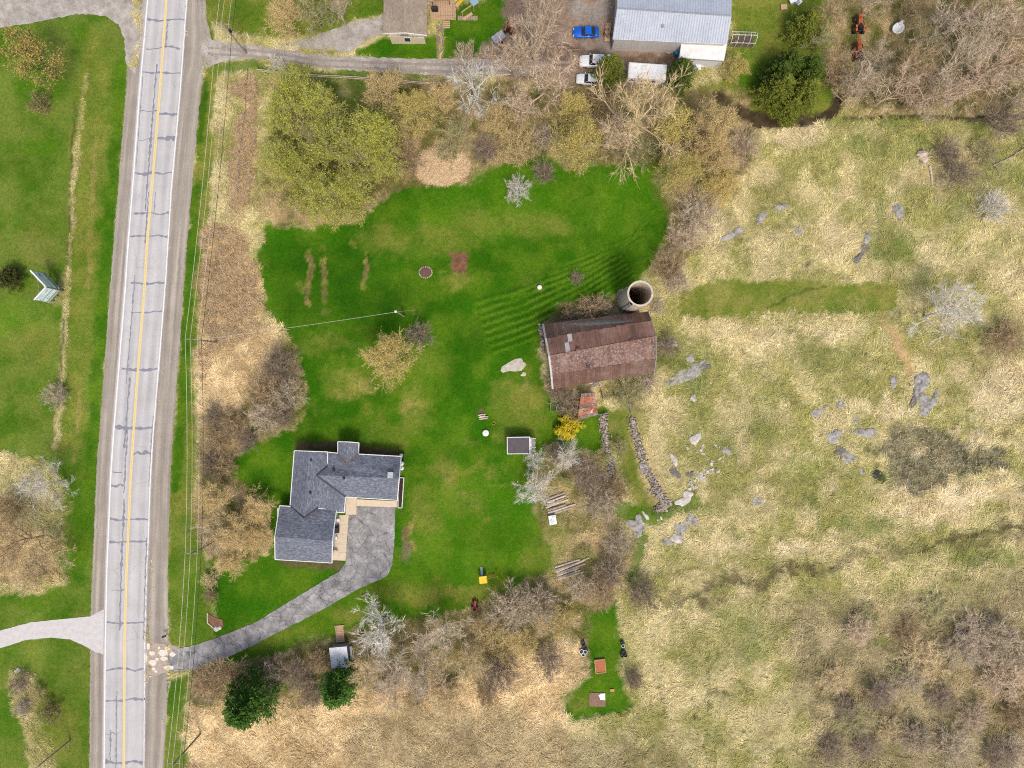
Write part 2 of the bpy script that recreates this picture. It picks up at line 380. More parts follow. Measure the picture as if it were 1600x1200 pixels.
# --- ruts of the farm track
zline('rut', [(1120,150),(1160,180),(1200,190),(1260,188),(1300,176),(1312,150)], 8, 5, 4, 1); zline('rut', [(1300,150),(1314,170),(1300,184),(1250,192),(1180,196)], 3, 3, 4, .9)
zline('rut', [(1316,188),(1400,182),(1540,184),(1620,186)], 3.2, 2.5, 2, 1); zline('rut', [(1380,190),(1460,187),(1540,190)], 1.4, 2, 2, .8)
zline('fgreen', [(1290,195),(1420,190),(1540,195)], 5, 5, 5, .7)
zline('dgreen', [(1085,770),(1060,790),(1020,800)], 3, 3, 3, .6)
rz_ = random.Random(77)
def in_field(x, y): return (x > 1090 and y > 310) or (x > 1010 and y > 860)
for i in range(150):
    x, y = rz_.uniform(1010, 1600), rz_.uniform(215, 1200)
    if in_field(x, y): blob(rz_.choice(['dgreen', 'swale', 'fgreen', 'fgreen', 'pale', 'rut']), x, y, rz_.uniform(3.5, 9), rz_.uniform(3, 7), rz_.uniform(.4, .85), 4)
for i in range(30):                        # narrow animal tracks and seams in the lodged grass
    x, y = rz_.uniform(1020, 1560), rz_.uniform(520, 1180)
    if not in_field(x, y): continue
    a = rz_.uniform(0, 6.28); pts = [(x, y)]
    for k in range(5): a += rz_.gauss(0, .4); x += math.cos(a)*14; y += math.sin(a)*14; pts.append((x, y))
    zline(rz_.choice(['fgreen', 'swale', 'fgreen']), pts, 1.2, 2.2, 3, rz_.uniform(.4, .8))
for i in range(70):                        # small worn and mossy spots in the turf
    x, y = rz_.uniform(420, 1040), rz_.uniform(290, 960); blob(rz_.choice(['lawnd', 'lawnb', 'olive', 'drylawn', 'lawnd']), x, y, rz_.uniform(4, 13), rz_.uniform(4, 10), rz_.uniform(.25, .6), 6) if poly_sd(np.array([x]), np.array([y]), [(430,370),(600,340),(800,270),(1030,280),(1000,420),(830,520),(840,680),(820,860),(700,940),(440,980),(640,900),(640,700),(480,680),(480,540)])[0] > 0 else None
for i in range(16): blob(rz_.choice(['swale', 'gbrown', 'swale', 'pale', 'marsh']), rz_.uniform(1380, 1570), rz_.uniform(660, 775), rz_.uniform(6, 15), rz_.uniform(4, 9), rz_.uniform(.4, .8), 8)
for a in ((1540,725,34,16,.8),(1400,745,22,20,.7),(1490,700,24,14,.7),(1372,708,14,18,.6)): blob('marsh', *a)
HARD = [
 [(226,-500),(300,-500),(296,0),(284,150),(271,300),(250,600),(236,825),(230,1000),(229,1700),(158,1700),(161,1200),(164,900),(180,600),(203,300),(216,150)],
]
# grid
def axis(lo, hi, st, far):
    a = list(np.arange(lo, hi+st*.5, st)); s = st
    while a[-1] < far: s *= 1.45; a.append(a[-1]+s)
    s = st
    while a[0] > -far: s *= 1.45; a.insert(0, a[0]-s)
    return np.array(a)
GX = axis(-99, 99, .38, 700); GY = axis(-76, 76, .38, 700)
gx, gy = np.meshgrid(GX, GY); shp = gx.shape
X = gx.ravel(); Y = gy.ravel(); PX = X/S+800; PY = 600-Y/S
wx = fbm(PX, PY, 22, 3, 5)-.5; wy = fbm(PX, PY, 22, 3, 77)-.5
wfx = fbm(PX, PY, 5, 2, 15)-.5; wfy = fbm(PX, PY, 5, 2, 87)-.5
NF = {}
def tcol(t, idx):
    a, b, sc = ZT[t][0], ZT[t][1], ZT[t][2]
    n = fbm(PX[idx], PY[idx], sc, 4, 100+sum(map(ord, t)))
    n = sstep(.28, .72, n)[:, None]
    return np.array(a)*(1-n)+np.array(b)*n
al = np.arange(len(X))
GC = tcol('field', al); GD = np.full(len(X), ZT['field'][3]); GL = np.full(len(X), ZT['field'][4]); GH = np.full(len(X), ZT['field'][5])
for z in Z:
    t = z[1]
    if z[0] == 'p':
        _, t, pts, fe, wa, a = z; mg = fe+wa*2+6
        xs = [p[0] for p in pts]; ys = [p[1] for p in pts]
    elif z[0] == 'l':
        _, t, pts, w, fe, wa, a = z; mg = w+fe+wa*2+6
        xs = [p[0] for p in pts]; ys = [p[1] for p in pts]
    else:
        _, t, cx, cy, rx, ry, wa, a = z; mg = wa*2+6+max(rx, ry); xs = [cx-rx, cx+rx]; ys = [cy-ry, cy+ry]
    idx = np.nonzero((PX > min(xs)-mg) & (PX < max(xs)+mg) & (PY > min(ys)-mg) & (PY < max(ys)+mg))[0]
    if len(idx) == 0: continue
    x = PX[idx]+wx[idx]*wa*4+wfx[idx]*min(wa, 5)*2.2; y = PY[idx]+wy[idx]*wa*4+wfy[idx]*min(wa, 5)*2.2
    if z[0] == 'p': m = sstep(-fe, fe, poly_sd(x, y, pts))
    elif z[0] == 'l': m = 1-sstep(w-fe*.5, w+fe, line_d(x, y, pts))
    else:
        d = np.sqrt(((x-cx)/rx)**2+((y-cy)/ry)**2); m = 1-sstep(.35, 1.15, d)
        m = m*sstep(.25, .6, fbm(PX[idx], PY[idx], 14, 3, int(cx*3+cy))+m*.35)
    m = m*a; mm = m[:, None]
    GC[idx] = GC[idx]*(1-mm)+tcol(t, idx)*mm
    for arr, k in ((GD, 3), (GL, 4), (GH, 5)): arr[idx] = arr[idx]*(1-m)+ZT[t][k]*m
# broad uneven tone that every field has
GC *= (.8+.4*fbm(PX, PY, 60, 5, 9))[:, None]
hardm = np.zeros(len(X))
ROADPOLYS = HARD + [
 [(199,110),(196,150),(184,300),(161,600),(150,750),(144,900),(141,1000),(140,1300),(165,1300),(175,700),(210,300),(224,100)],
 [(296,0),(321,0),(318,115),(299,300),(276,600),(262,900),(255,1300),(226,1300),(236,800),(270,300)],
 [(265,1012),(335,998),(460,935),(545,870),(545,795),(618,790),(614,880),(560,920),(440,985),(310,1045),(262,1052)],
 [(0,985),(50,972),(140,963),(163,950),(163,1022),(130,1008),(80,996),(0,1012)],
 [(322,60),(400,72),(500,88),(700,96),(900,92),(900,112),(700,118),(500,108),(400,92),(335,100)],
 [(-50,-30),(195,-30),(215,60),(200,110),(185,40),(150,22),(0,42)],
 [(430,72),(540,36),(600,30),(600,60),(560,82)],
 [(455,705),(625,710),(625,785),(540,800),(525,880),(435,875),(440,790),(455,790)]]
for pl in ROADPOLYS:
    hardm = np.maximum(hardm, sstep(-1.5, 1.0, poly_sd(PX, PY, pl)))
GD *= (1-hardm); GH *= (1-hardm)
GZ = (fbm(PX, PY, 11, 4, 40)-.35)*GH*1.6 - .012 - .03*hardm
GZ = np.where(GH < .05, np.minimum(GZ, .0), GZ)
nx, ny = len(GX), len(GY)
me = bpy.data.meshes.new('ground')
ii = (np.arange(ny-1)[:, None]*nx+np.arange(nx-1)[None, :]).ravel()
quads = np.stack([ii, ii+1, ii+nx+1, ii+nx], 1).astype(np.int32)
me.vertices.add(len(X)); me.vertices.foreach_set('co', np.stack([X, Y, GZ], 1).astype(np.float32).ravel())
me.loops.add(quads.size); me.loops.foreach_set('vertex_index', quads.ravel())
me.polygons.add(len(quads)); me.polygons.foreach_set('loop_start', np.arange(0, quads.size, 4, dtype=np.int32))
me.polygons.foreach_set('use_smooth', np.ones(len(quads), bool))
me.update(calc_edges=True)
ca = me.color_attributes.new('gcol', 'FLOAT_COLOR', 'POINT')
ca.data.foreach_set('color', np.concatenate([GC, np.clip(GD, 0, 1)[:, None]], 1).astype(np.float32).ravel())
t = NT('ground_grass'); at = t.n('ShaderNodeAttribute', attribute_name='gcol')
p = t.pos()
n1 = t.noise(p, 1.6, 6, .7); n2 = t.noise(p, 7.0, 4, .7); n3 = t.noise(p, .35, 4, .6)
f1 = t.ramp(n1, [(.25, .68), (.5, .98), (.75, 1.3)]); f2 = t.ramp(n2, [(.28, .58), (.72, 1.36)])
c = t.mix(1.0, at.outputs['Color'], f1, 'MULTIPLY'); c = t.mix(1.0, c, f2, 'MULTIPLY')
yel = t.mix(1.0, c, (1.2, 1.1, .98), 'MULTIPLY'); c = t.mix(t.ramp(n3, [(.48, 0), (.72, .75)]), c, yel)
soilc = t.mix(1.0, c, (.55, .5, .42), 'MULTIPLY')
sf = t.math('MULTIPLY', t.ramp(t.noise(p, 3.2, 5, .75), [(.5, 0), (.62, 1)]), t.math('MULTIPLY', at.outputs['Alpha'], .75))
c = t.mix(sf, c, soilc)
t.bump(t.math('ADD', n2, n1), .55, .12); t.out(c, .95)
t.b.inputs['Specular IOR Level'].default_value = .05
go = link('ground', me, None, t.m); tag(go, kind='structure')

def gsample(px, py, arr):
    x = (px-800)*S; y = (600-py)*S
    i = np.clip(np.searchsorted(GX, x)-1, 0, nx-2); j = np.clip(np.searchsorted(GY, y)-1, 0, ny-2)
    return arr.reshape((ny, nx)+arr.shape[1:])[j, i]

# ------------------------------------------------------------------ blades of dry grass: one triangle each
rs = np.random.RandomState(7)
N = 1450000
bx = rs.uniform(-60, 1660, N); by = rs.uniform(-60, 1260, N)
den = gsample(bx, by, GD)
clump = fbm(bx, by, 9, 3, 61)
keep = rs.uniform(0, 1, N) < np.clip(den*.95*(.35+1.3*clump), 0, 1)
# buildings stand clear of grass
bx = bx[keep]; by = by[keep]; clump = clump[keep]; N = len(bx)
bl = gsample(bx, by, GL); bc = gsample(bx, by, GC)
ang = fbm(bx, by, 55, 3, 200)*14+(fbm(bx, by, 12, 2, 300)-.5)*5+rs.normal(0, .55, N)
ln = bl*rs.uniform(.55, 1.35, N)*1.1; wdt = rs.uniform(.02, .055, N)
turf = bl < .36; bigb = (rs.uniform(0, 1, N) < .1) & ~turf; ln = np.where(bigb, ln*1.35, ln); wdt = np.where(bigb, wdt*1.7, wdt)
x0 = (bx-800)*S; y0 = (600-by)*S; z0 = gsample(bx, by, GZ)+.005
rise = rs.uniform(.05, .5, N)*ln
dx, dy = np.cos(ang), np.sin(ang)
V = np.empty((N, 3, 3), np.float32)
V[:, 0, 0] = x0-dy*wdt; V[:, 0, 1] = y0+dx*wdt; V[:, 0, 2] = z0
V[:, 1, 0] = x0+dy*wdt; V[:, 1, 1] = y0-dx*wdt; V[:, 1, 2] = z0+.02
V[:, 2, 0] = x0+dx*ln; V[:, 2, 1] = y0+dy*ln; V[:, 2, 2] = z0+rise
val = (np.where(turf, 1.1, 1.24)*rs.uniform(.58, 1.36, N))[:, None]; warm = rs.uniform(-.1, .1, N)
bcol = bc*val*np.stack([1.01+warm*.7, 1.0+0*warm, .98-warm], 1)
VALL, BALL = V, bcol
for GN_, SEL_, GLAB_ in (('dry_grass', ~turf, 'lodged pale dry grass covering the rough fields and verges'), ('lawn_grass', turf, 'short green turf of the mown lawns')):
  V = VALL[SEL_]; bcol = BALL[SEL_]; N = len(V)
  me = bpy.data.meshes.new(GN_)
  me.vertices.add(3*N); me.vertices.foreach_set('co', V.ravel())
  me.loops.add(3*N); me.loops.foreach_set('vertex_index', np.arange(3*N, dtype=np.int32))
  me.polygons.add(N); me.polygons.foreach_set('loop_start', np.arange(0, 3*N, 3, dtype=np.int32))
  me.update(calc_edges=True)
  ca = me.color_attributes.new('bcol', 'FLOAT_COLOR', 'POINT')
  cc = np.ones((N, 3, 4), np.float32); cc[:, :, :3] = bcol[:, None, :]
  ca.data.foreach_set('color', cc.ravel())
  t = NT(GN_+'_blade'); at = t.n('ShaderNodeAttribute', attribute_name='bcol'); t.out(at.outputs['Color'], .9)
  tag(link(GN_, me, None, t.m), GLAB_, 'grass', kind='stuff')
  print('BLADES', N)

# ================================================================== ROADS
RY = [-500, 0, 150, 300, 375, 450, 525, 600, 675, 750, 825, 900, 1000, 1200, 1700]
LWX = [270, 231, 218, 207, 201, 196, 190, 184, 178, 173, 170, 167, 165, 163, 158]
RWX = [332, 292, 281, 267.5, 263, 258, 252, 246, 239.5, 235, 232.5, 229, 226.5, 225, 222]
YCX = [301, 260, 249.5, 237, 230.5, 226, 220, 214, 209, 204, 201, 197.5, 195, 193.5, 190]
def rx(a, y): return float(np.interp(y, RY, a))
def rwarp(poly):   # unused edges stay as listed
    return poly
def ribbon(name, lf, rf, y0, y1, z, m, parent=None, step=8, nu=6, jl=0.0, jr=0.0, seed=0):
    vv = []; ff = []; uvs = []; rd = random.Random(seed); ys = np.arange(y0, y1+step*.5, step)
    for y in ys:
        a = lf(y)+rd.uniform(-jl, jl); b = rf(y)+rd.uniform(-jr, jr)
        for k in range(nu+1):
            u = k/nu; q = P(a+(b-a)*u, y); vv.append((q.x, q.y, z)); uvs.append((u, y*S))
    w = nu+1
    for i in range(len(ys)-1):
        for k in range(nu): ff.append((i*w+k, (i+1)*w+k, (i+1)*w+k+1, i*w+k+1))
    me = bpy.data.meshes.new(name); me.from_pydata(vv, [], ff)
    ul = me.uv_layers.new(name='UVMap')
    for lp in me.loops: ul.data[lp.index].uv = uvs[lp.vertex_index]
    return link(name, me, parent, m)
def sheet(name, pts, z, m, parent=None, jit=.12, seed=1, dens=.5):
    rd = random.Random(seed); out = []
    for i in range(len(pts)):
        a, b = P(*pts[i]), P(*pts[(i+1) % len(pts)]); L = (b-a).length; n = max(1, int(L/dens))
        for k in range(n):
            q = a.lerp(b, k/n); out.append((q.x+rd.uniform(-jit, jit), q.y+rd.uniform(-jit, jit), z))
    me = bpy.data.meshes.new(name); bm = bmesh.new()
    f = bm.faces.new([bm.verts.new(q) for q in out])
    bmesh.ops.triangulate(bm, faces=[f]); 
    for f in bm.faces:
        if f.normal.z < 0: f.normal_flip()
    bm.to_mesh(me); bm.free()
    return link(name, me, parent, m)
def smooth(pts, n=4):
    out = []; m = len(pts)
    for i in range(m):
        p0, p1, p2, p3 = [np.array(pts[(i+k-1) % m], float) for k in range(4)]
        for k in range(n):
            t_ = k/n
            q = .5*((2*p1)+(-p0+p2)*t_+(2*p0-5*p1+4*p2-p3)*t_**2+(-p0+3*p1-3*p2+p3)*t_**3); out.append((float(q[0]), float(q[1])))
    return out
# materials
t = NT('asphalt_old'); uv = t.uv(); p = t.pos()
sx = t.n('ShaderNodeSeparateXYZ'); t.l(uv, sx.inputs[0])
st = t.noise(t.mapp(uv, (9, .05, 1)), 1.0, 4, .6); gr = t.noise(p, 9, 4, .75); big = t.noise(p, .25, 4, .6)
trk = t.ramp(sx.outputs[0], [(0, .94), (.1, 1.0), (.2, 1.09), (.3, .93), (.4, 1.06), (.5, .92), (.6, 1.0), (.7, 1.09), (.8, .92), (.9, 1.07), (1, .9)])
base = t.ramp(st, [(.3, C(184,181,180)), (.7, C(202,199,197))])
c = t.mix(1.0, base, trk, 'MULTIPLY'); c = t.mix(1.0, c, t.ramp(gr, [(.3, .86), (.7, 1.1)]), 'MULTIPLY'); c = t.mix(1.0, c, t.ramp(big, [(.3, .9), (.7, 1.06)]), 'MULTIPLY')
vor = t.n('ShaderNodeTexVoronoi', feature='DISTANCE_TO_EDGE'); vor.inputs['Scale'].default_value = .22
t.l(t.mix(.35, p, t.n('ShaderNodeTexNoise').outputs['Color'], 'ADD'), vor.inputs['Vector'])
crk = t.ramp(vor.outputs['Distance'], [(0.0, .72), (.012, 1)])
c = t.mix(t.ramp(t.noise(p, .15, 2), [(.45, 0), (.6, .8)]), c, t.mix(1.0, c, crk, 'MULTIPLY'))
t.bump(gr, .2, .02); ASPH = t.out(c, .9)
t = NT('gravel_shoulder'); uv = t.uv(); p = t.pos()
st = t.noise(t.mapp(uv, (4, .03, 1)), 1.0, 5, .6); gr = t.noise(p, 6, 5, .8); big = t.noise(p, .3, 4, .6)
c = t.ramp(st, [(.3, C(140,131,120)), (.5, C(162,152,140)), (.68, C(188,178,164))])
c = t.mix(1.0, c, t.ramp(gr, [(.3, .78), (.7, 1.2)]), 'MULTIPLY'); c = t.mix(1.0, c, t.ramp(big, [(.3, .9), (.7, 1.1)]), 'MULTIPLY')
t.bump(gr, .5, .04); GRAV = t.out(c, .95)
t = NT('gravel_loose'); p = t.pos(); gr = t.noise(p, 5, 6, .85); big = t.noise(p, .5, 5, .65); pb = t.noise(p, 1.3, 3, .6)
c = t.ramp(big, [(.3, C(150,140,130)), (.5, C(176,168,158)), (.7, C(200,194,188))])
c = t.mix(1.0, c, t.ramp(gr, [(.3, .7), (.7, 1.25)]), 'MULTIPLY'); c = t.mix(1.0, c, t.ramp(pb, [(.3, .88), (.7, 1.1)]), 'MULTIPLY')
t.bump(gr, .6, .05); GLOOSE = t.out(c, .95)
t = NT('cracked_asphalt'); p = t.pos()
nz = t.n('ShaderNodeTexNoise'); nz.inputs['Scale'].default_value = .8; t.l(p, nz.inputs['Vector'])
wv = t.mix(.9, p, nz.outputs['Color'], 'ADD')
v1 = t.n('ShaderNodeTexVoronoi', feature='DISTANCE_TO_EDGE'); v1.inputs['Scale'].default_value = .42; t.l(wv, v1.inputs['Vector'])
v2 = t.n('ShaderNodeTexVoronoi', feature='DISTANCE_TO_EDGE'); v2.inputs['Scale'].default_value = .95; t.l(wv, v2.inputs['Vector'])
k1 = t.ramp(v1.outputs['Distance'], [(0, .56), (.014, .68), (.034, 1)]); k2 = t.ramp(v2.outputs['Distance'], [(0, .6), (.014, .72), (.036, 1)])
gr = t.noise(p, 8, 5, .8); big = t.noise(p, .5, 5, .65)
c = t.ramp(big, [(.28, C(112,110,110)), (.5, C(150,147,146)), (.7, C(186,183,180))])
c = t.mix(1.0, c, t.ramp(gr, [(.3, .8), (.7, 1.16)]), 'MULTIPLY')
c = t.mix(1.0, c, k1, 'MULTIPLY'); c = t.mix(t.ramp(t.noise(p, .22, 2), [(.46, 0), (.56, 1)]), c, t.mix(1.0, c, k2, 'MULTIPLY'))
t.bump(gr, .3, .03); CRKA = t.out(c, .9)
PAVE = mat('pale_pavement', C(214,210,208), C(196,190,186), 1.2, .9, .15, world=True)
TAR = mat('tar_seal', C(122,124,134), C(150,150,158), 3, .6, world=True)
WHITEP = mat('white_road_paint', C(246,244,240), C(226,222,216), 2.2, .7, world=True)
YELP = mat('yellow_road_paint', C(240,212,134), C(226,202,142), 2.0, .7, world=True)
CONC = mat('concrete', C(222,206,182), C(206,188,162), 1.5, .85, .1, world=True)
RUBB = mat('broken_concrete', C(240,230,216), C(214,200,184), 2, .9, .2, world=True)

sh = ribbon('gravel_shoulder', lambda y: float(np.interp(y, [-500,0,40,70,100,150,300,450,600,750,900,1000,1200,1700], [232,198,199,200,199.5,196.5,184,172,161,150,144,141,140,135])), lambda y: rx(LWX, y)+2, -500, 1700, .02, GRAV, None, 4, 6, .8, 0, 3)
tag(sh, kind='structure')
sh = ribbon('gravel_shoulder', lambda y: rx(RWX, y)-2, lambda y: float(np.interp(y, [-500,0,30,45,75,105,115,150,300,450,600,750,900,1000,1012,1060,1090,1200,1700], [352,321,323,328,330,326,319,312.5,299,287,276,266,262,264,272,268,262,255,248])), -500, 1700, .02, GRAV, None, 4, 6, 0, .8, 4)
tag(sh, kind='structure')
road = ribbon('road', lambda y: rx(LWX, y)-3.2, lambda y: rx(RWX, y)+2.0, -500, 1700, .05, ASPH, None, 4, 12, .25, .6, 5); tag(road, kind='structure')
ribbon('edge_line', lambda y: rx(LWX, y)-1.1, lambda y: rx(LWX, y)+.9, -500, 1700, .056, WHITEP, road, 6, 1, .15, .15, 6)
ribbon('edge_line', lambda y: rx(RWX, y)-.75, lambda y: rx(RWX, y)+.75, -500, 850, .056, WHITEP, road, 6, 1, .2, .2, 7)
ribbon('edge_line', lambda y: rx(RWX, y)-.4, lambda y: rx(RWX, y)+.5, 1090, 1700, .056, WHITEP, road, 6, 1, .3, .3, 8)
yy = 850
rdl = random.Random(4)
while yy < 1085:                                      # the worn stretch of the right edge line
    L = rdl.uniform(5, 16); ribbon('worn_line', lambda y: rx(RWX, y)-.6, lambda y: rx(RWX, y)+.5, yy, yy+L, .056, WHITEP, road, 2.2, 1, .45, .45, int(yy)); yy += L+rdl.uniform(1, 7)
ribbon('centre_line', lambda y: rx(YCX, y)-1.9, lambda y: rx(YCX, y)-.15, -500, 1700, .056, YELP, road, 6, 1, .12, .12, 9)
ribbon('centre_line', lambda y: rx(YCX, y)+.25, lambda y: rx(YCX, y)+2.0, -500, 1700, .056, YELP, road, 6, 1, .12, .12, 10)
def tar(pts, w, seed, z=.053, step=2.2):
    rd = random.Random(seed); dens = []
    for (xa, ya), (xb, yb) in zip(pts[:-1], pts[1:]):
        n = max(1, int(math.hypot(xb-xa, yb-ya)/step))
        for k in range(n): dens.append((xa+(xb-xa)*k/n, ya+(yb-ya)*k/n))
    dens.append(pts[-1]); vv = []; ff = []; wob = rd.uniform(0, 9)
    for i, (x, y) in enumerate(dens):
        a = dens[max(0, i-1)]; b = dens[min(len(dens)-1, i+1)]; tx, ty = b[0]-a[0], b[1]-a[1]; L = math.hypot(tx, ty)+1e-6
        nx_, ny_ = -ty/L, tx/L; ww = 1.6*w*(.35+.9*abs(mnoise.noise((i*.22+wob, seed, 0)))*1.6)
        off = mnoise.noise((i*.3, seed*3.1, 5))*1.2
        for s_ in (-1, 1):
            q = P(x+nx_*(off+s_*ww*.5), y+ny_*(off+s_*ww*.5)); vv.append((q.x, q.y, z))
    for i in range(len(dens)-1): ff.append((2*i, 2*i+1, 2*i+3, 2*i+2))
    me = bpy.data.meshes.new('tar_seal'); me.from_pydata(vv, [], ff); return link('tar_seal', me, road, TAR)
k = 0
for y, l, r, w in ((31,0,1,3),(75,.05,.95,2.2),(114,0,1,2.6),(175,0,.5,1.5),(177,.5,1,4.5),(218,.05,.5,1.2),(217,.5,1,5),(271,0,1,3),(334,.05,1,2.6),(369,0,1,2.6),(442,.1,1,3.2),(488,.15,1,2),(577,.05,1,4),(668,0,1,4.5),(708,.5,1,3.5),(738,0,.3,2.5),(758,0,.35,3),(812,0,1,3.2),(846,0,1,3.6),(921,.1,.5,1.5),(973,0,1,3.2),(1046,0,1,3.2),(1093,0,1,2.8),(1145,0,.4,1),(1190,0,1,4.2),(1260,0,1,3),(-40,0,1,3)):
    k += 1; rd = random.Random(k)
    a, b = rx(LWX, y), rx(RWX, y); xs = np.linspace(a+(b-a)*l+1.5, a+(b-a)*r-1.5, 5)
    tar([(x, y+rd.uniform(-2.2, 2.2)) for x in xs], w, k)
def lng(f, y0, y1, w, seed): tar([(rx(LWX, y)+(rx(RWX, y)-rx(LWX, y))*f, y) for y in np.linspace(y0, y1, max(3, int((y1-y0)/20)))], w, seed, .0545)
for a in ((.37,100,330,2.4,51),(.42,300,380,1.5,52),(.56,30,75,2.2,53),(.30,590,700,2.6,54),(.35,670,770,2.2,55),(.36,780,985,2.8,56),(.22,430,600,1.6,57),(.3,1080,1200,2,58),(.05,120,260,1.2,59),(.97,650,760,1.2,60),(.97,840,1000,1.6,61),(.6,300,340,1,62),(.15,1140,1190,2,63)): lng(*a)
# lanes and drives
gl = sheet('gravel_lane', smooth([(318,62),(345,66),(400,72),(470,82),(560,88),(640,92),(740,92),(800,93),(840,95),(866,104),(836,114),(810,116),(780,118),(680,118),(580,112),(500,106),(420,94),(370,92),(335,100),(316,108)], 3), .032, GLOOSE, None, .16, 5); tag(gl, kind='structure')
for w_, yo in ((3.2, 8), (3.0, 19)):
    vv = []
ruts = mat('wheel_rut', C(148,134,122), C(168,156,146), 2, .95, .3, world=True)
for yo in (8, 18):
    pts = [(325,68+yo*.9),(400,72+yo*.9),(500,87+yo*.9),(600,90+yo),(700,94+yo),(800,92+yo),(890,90+yo*.9)]
    up = [(x, y-2) for x, y in pts]; dn = [(x, y+2) for x, y in reversed(pts)]
    tag(sheet('wheel_rut', up+dn, .036, ruts, gl, .1, 8))
tag(sheet('gravel_drive', smooth([(425,74),(470,64),(510,50),(545,36),(575,27),(602,26),(602,50),(580,60),(558,72),(552,84),(560,92),(500,90)], 3), .040, GLOOSE, None, .15, 9), kind='structure')
tag(sheet('gravel_drive', [(-200,-60),(160,-60),(236,-60),(231,10),(226,60),(212,116),(197,100),(194,60),(185,38),(165,25),(120,22),(60,34),(0,44),(-200,60)], .034, GLOOSE, None, .15, 10), kind='structure')
tag(sheet('asphalt_drive', [(262,1016),(300,1009),(335,998),(400,972),(460,935),(505,908),(530,893),(540,880),(546,800),(553,792.5),(618,792),(616,850),(613,882),(605,900),(560,920),(500,955),(440,985),(400,1006),(350,1030),(312,1044),(288,1050),(262,1050)], .045, CRKA, None, .06, 11), kind='structure')
tag(sheet('side_road', [(-500,1180),(-200,1060),(-60,1000),(0,985),(50,972),(100,967),(140,963),(163,952),(166,985),(164,1023),(150,1019),(132,1009),(110,999),(80,996),(40,1000),(0,1013),(-60,1032),(-180,1090),(-470,1210)], .044, PAVE, None, .05, 12), kind='structure')
tag(sheet('footpath', [(682,34),(694,34),(693,90),(682,90)], .028, mat('path_grit', C(150,128,112), C(128,108,96), 3, .95, .3, world=True), None, .06, 13), kind='structure')
# broken concrete at the mouth of the drive
pch = tag(sheet('drive_apron', smooth([(230,1004),(250,1006),(275,1010),(282,1030),(276,1048),(255,1052),(232,1052)], 3), .038, mat('grit_apron', C(196,180,164), C(160,144,130), 2.5, .95, .3, world=True), None, .15, 14), kind='structure')
rd = random.Random(3)
for cx, cy, a, b in ((232,1010,3,6),(238,1020,5,4),(239,1035,6,5),(246,1030,3,3),(255,1020,7,6),(262,1013,5,3),(257,1029,7,4),(264,1043,9,4),(240,1045,3,3),(229,1027,2,7),(235,1057,2,1.5),(249,1012,2.4,2.4),(270,1022,5,4),(244,1049,3,2)):
    pts = [(cx+a*rd.uniform(.75, 1.15)*math.cos(t_), cy+b*rd.uniform(.75, 1.15)*math.sin(t_)) for t_ in np.linspace(0, 2*math.pi, 9)[:-1]]
    MB().prism([P(x, y)+Vector((0, 0, .06+rd.uniform(0, .02))) for x, y in pts], .05).build('concrete_fragment', RUBB, pch)
# ================================================================== BUILDINGS
def shingle(name, c1, c2, c3, sc=1.0):
    t = NT(name); uv = t.uv(); p = t.pos()
    br = t.n('ShaderNodeTexBrick'); br.inputs['Scale'].default_value = 1.0; br.offset = .5
    br.inputs['Brick Width'].default_value = .42*sc; br.inputs['Row Height'].default_value = .2*sc; br.inputs['Mortar Size'].default_value = .018
    br.inputs['Color1'].default_value = tuple(c1)+(1,); br.inputs['Color2'].default_value = tuple(c2)+(1,); br.inputs['Mortar'].default_value = tuple(x*.6 for x in c2)+(1,)
    br.inputs['Bias'].default_value = 0.0; t.l(uv, br.inputs['Vector'])
    n = t.noise(t.mapp(uv, (1.6, 3.2, 1)), 1.0, 5, .75); n2 = t.noise(p, .4, 4, .6)
    c = t.mix(t.ramp(n, [(.4, 0), (.66, .8)]), br.outputs['Color'], c3)
    c = t.mix(1.0, c, t.ramp(n2, [(.3, .85), (.7, 1.15)]), 'MULTIPLY')
    t.bump(br.outputs['Fac'], .5, -.03); return t.out(c, .9)
SHG = shingle('grey_shingles', C(104,108,120), C(146,150,162), C(82,86,98))
SHT = shingle('taupe_shingles', C(166,150,132), C(184,168,150), C(142,126,110))
WHITE = mat('white_trim', C(240,240,238), C(222,222,220), 2, .6, world=True)
SIDE = mat('cream_siding', C(222,208,184), C(208,194,170), .6, .7, world=True, stretch=(1, 1, 9))
SIDEW = mat('pale_siding', C(226,226,224), C(206,206,206), .6, .7, world=True, stretch=(1, 1, 9))
GLASS = mat('window_glass', C(36,42,50), C(60,68,78), 1, .08, world=True)
DARK = mat('dark_metal', C(44,44,48), C(60,60,64), 2, .6)
BLACKP = mat('black_plastic', C(30,30,32), C(46,46,48), 2, .6)
WOODT = mat('weathered_wood', C(178,160,136), C(140,124,104), 2.5, .9, .2, world=True, stretch=(1, 1, 1))
WOODG = mat('grey_wood', C(166,158,148), C(120,112,104), 2.5, .9, .2, world=True)
DECKW = mat('deck_boards', C(206,174,140), C(180,148,116), 3, .85, .1, world=True)
GALV = mat('galvanised', C(190,194,198), C(160,164,168), 2, .45, metal=.5)

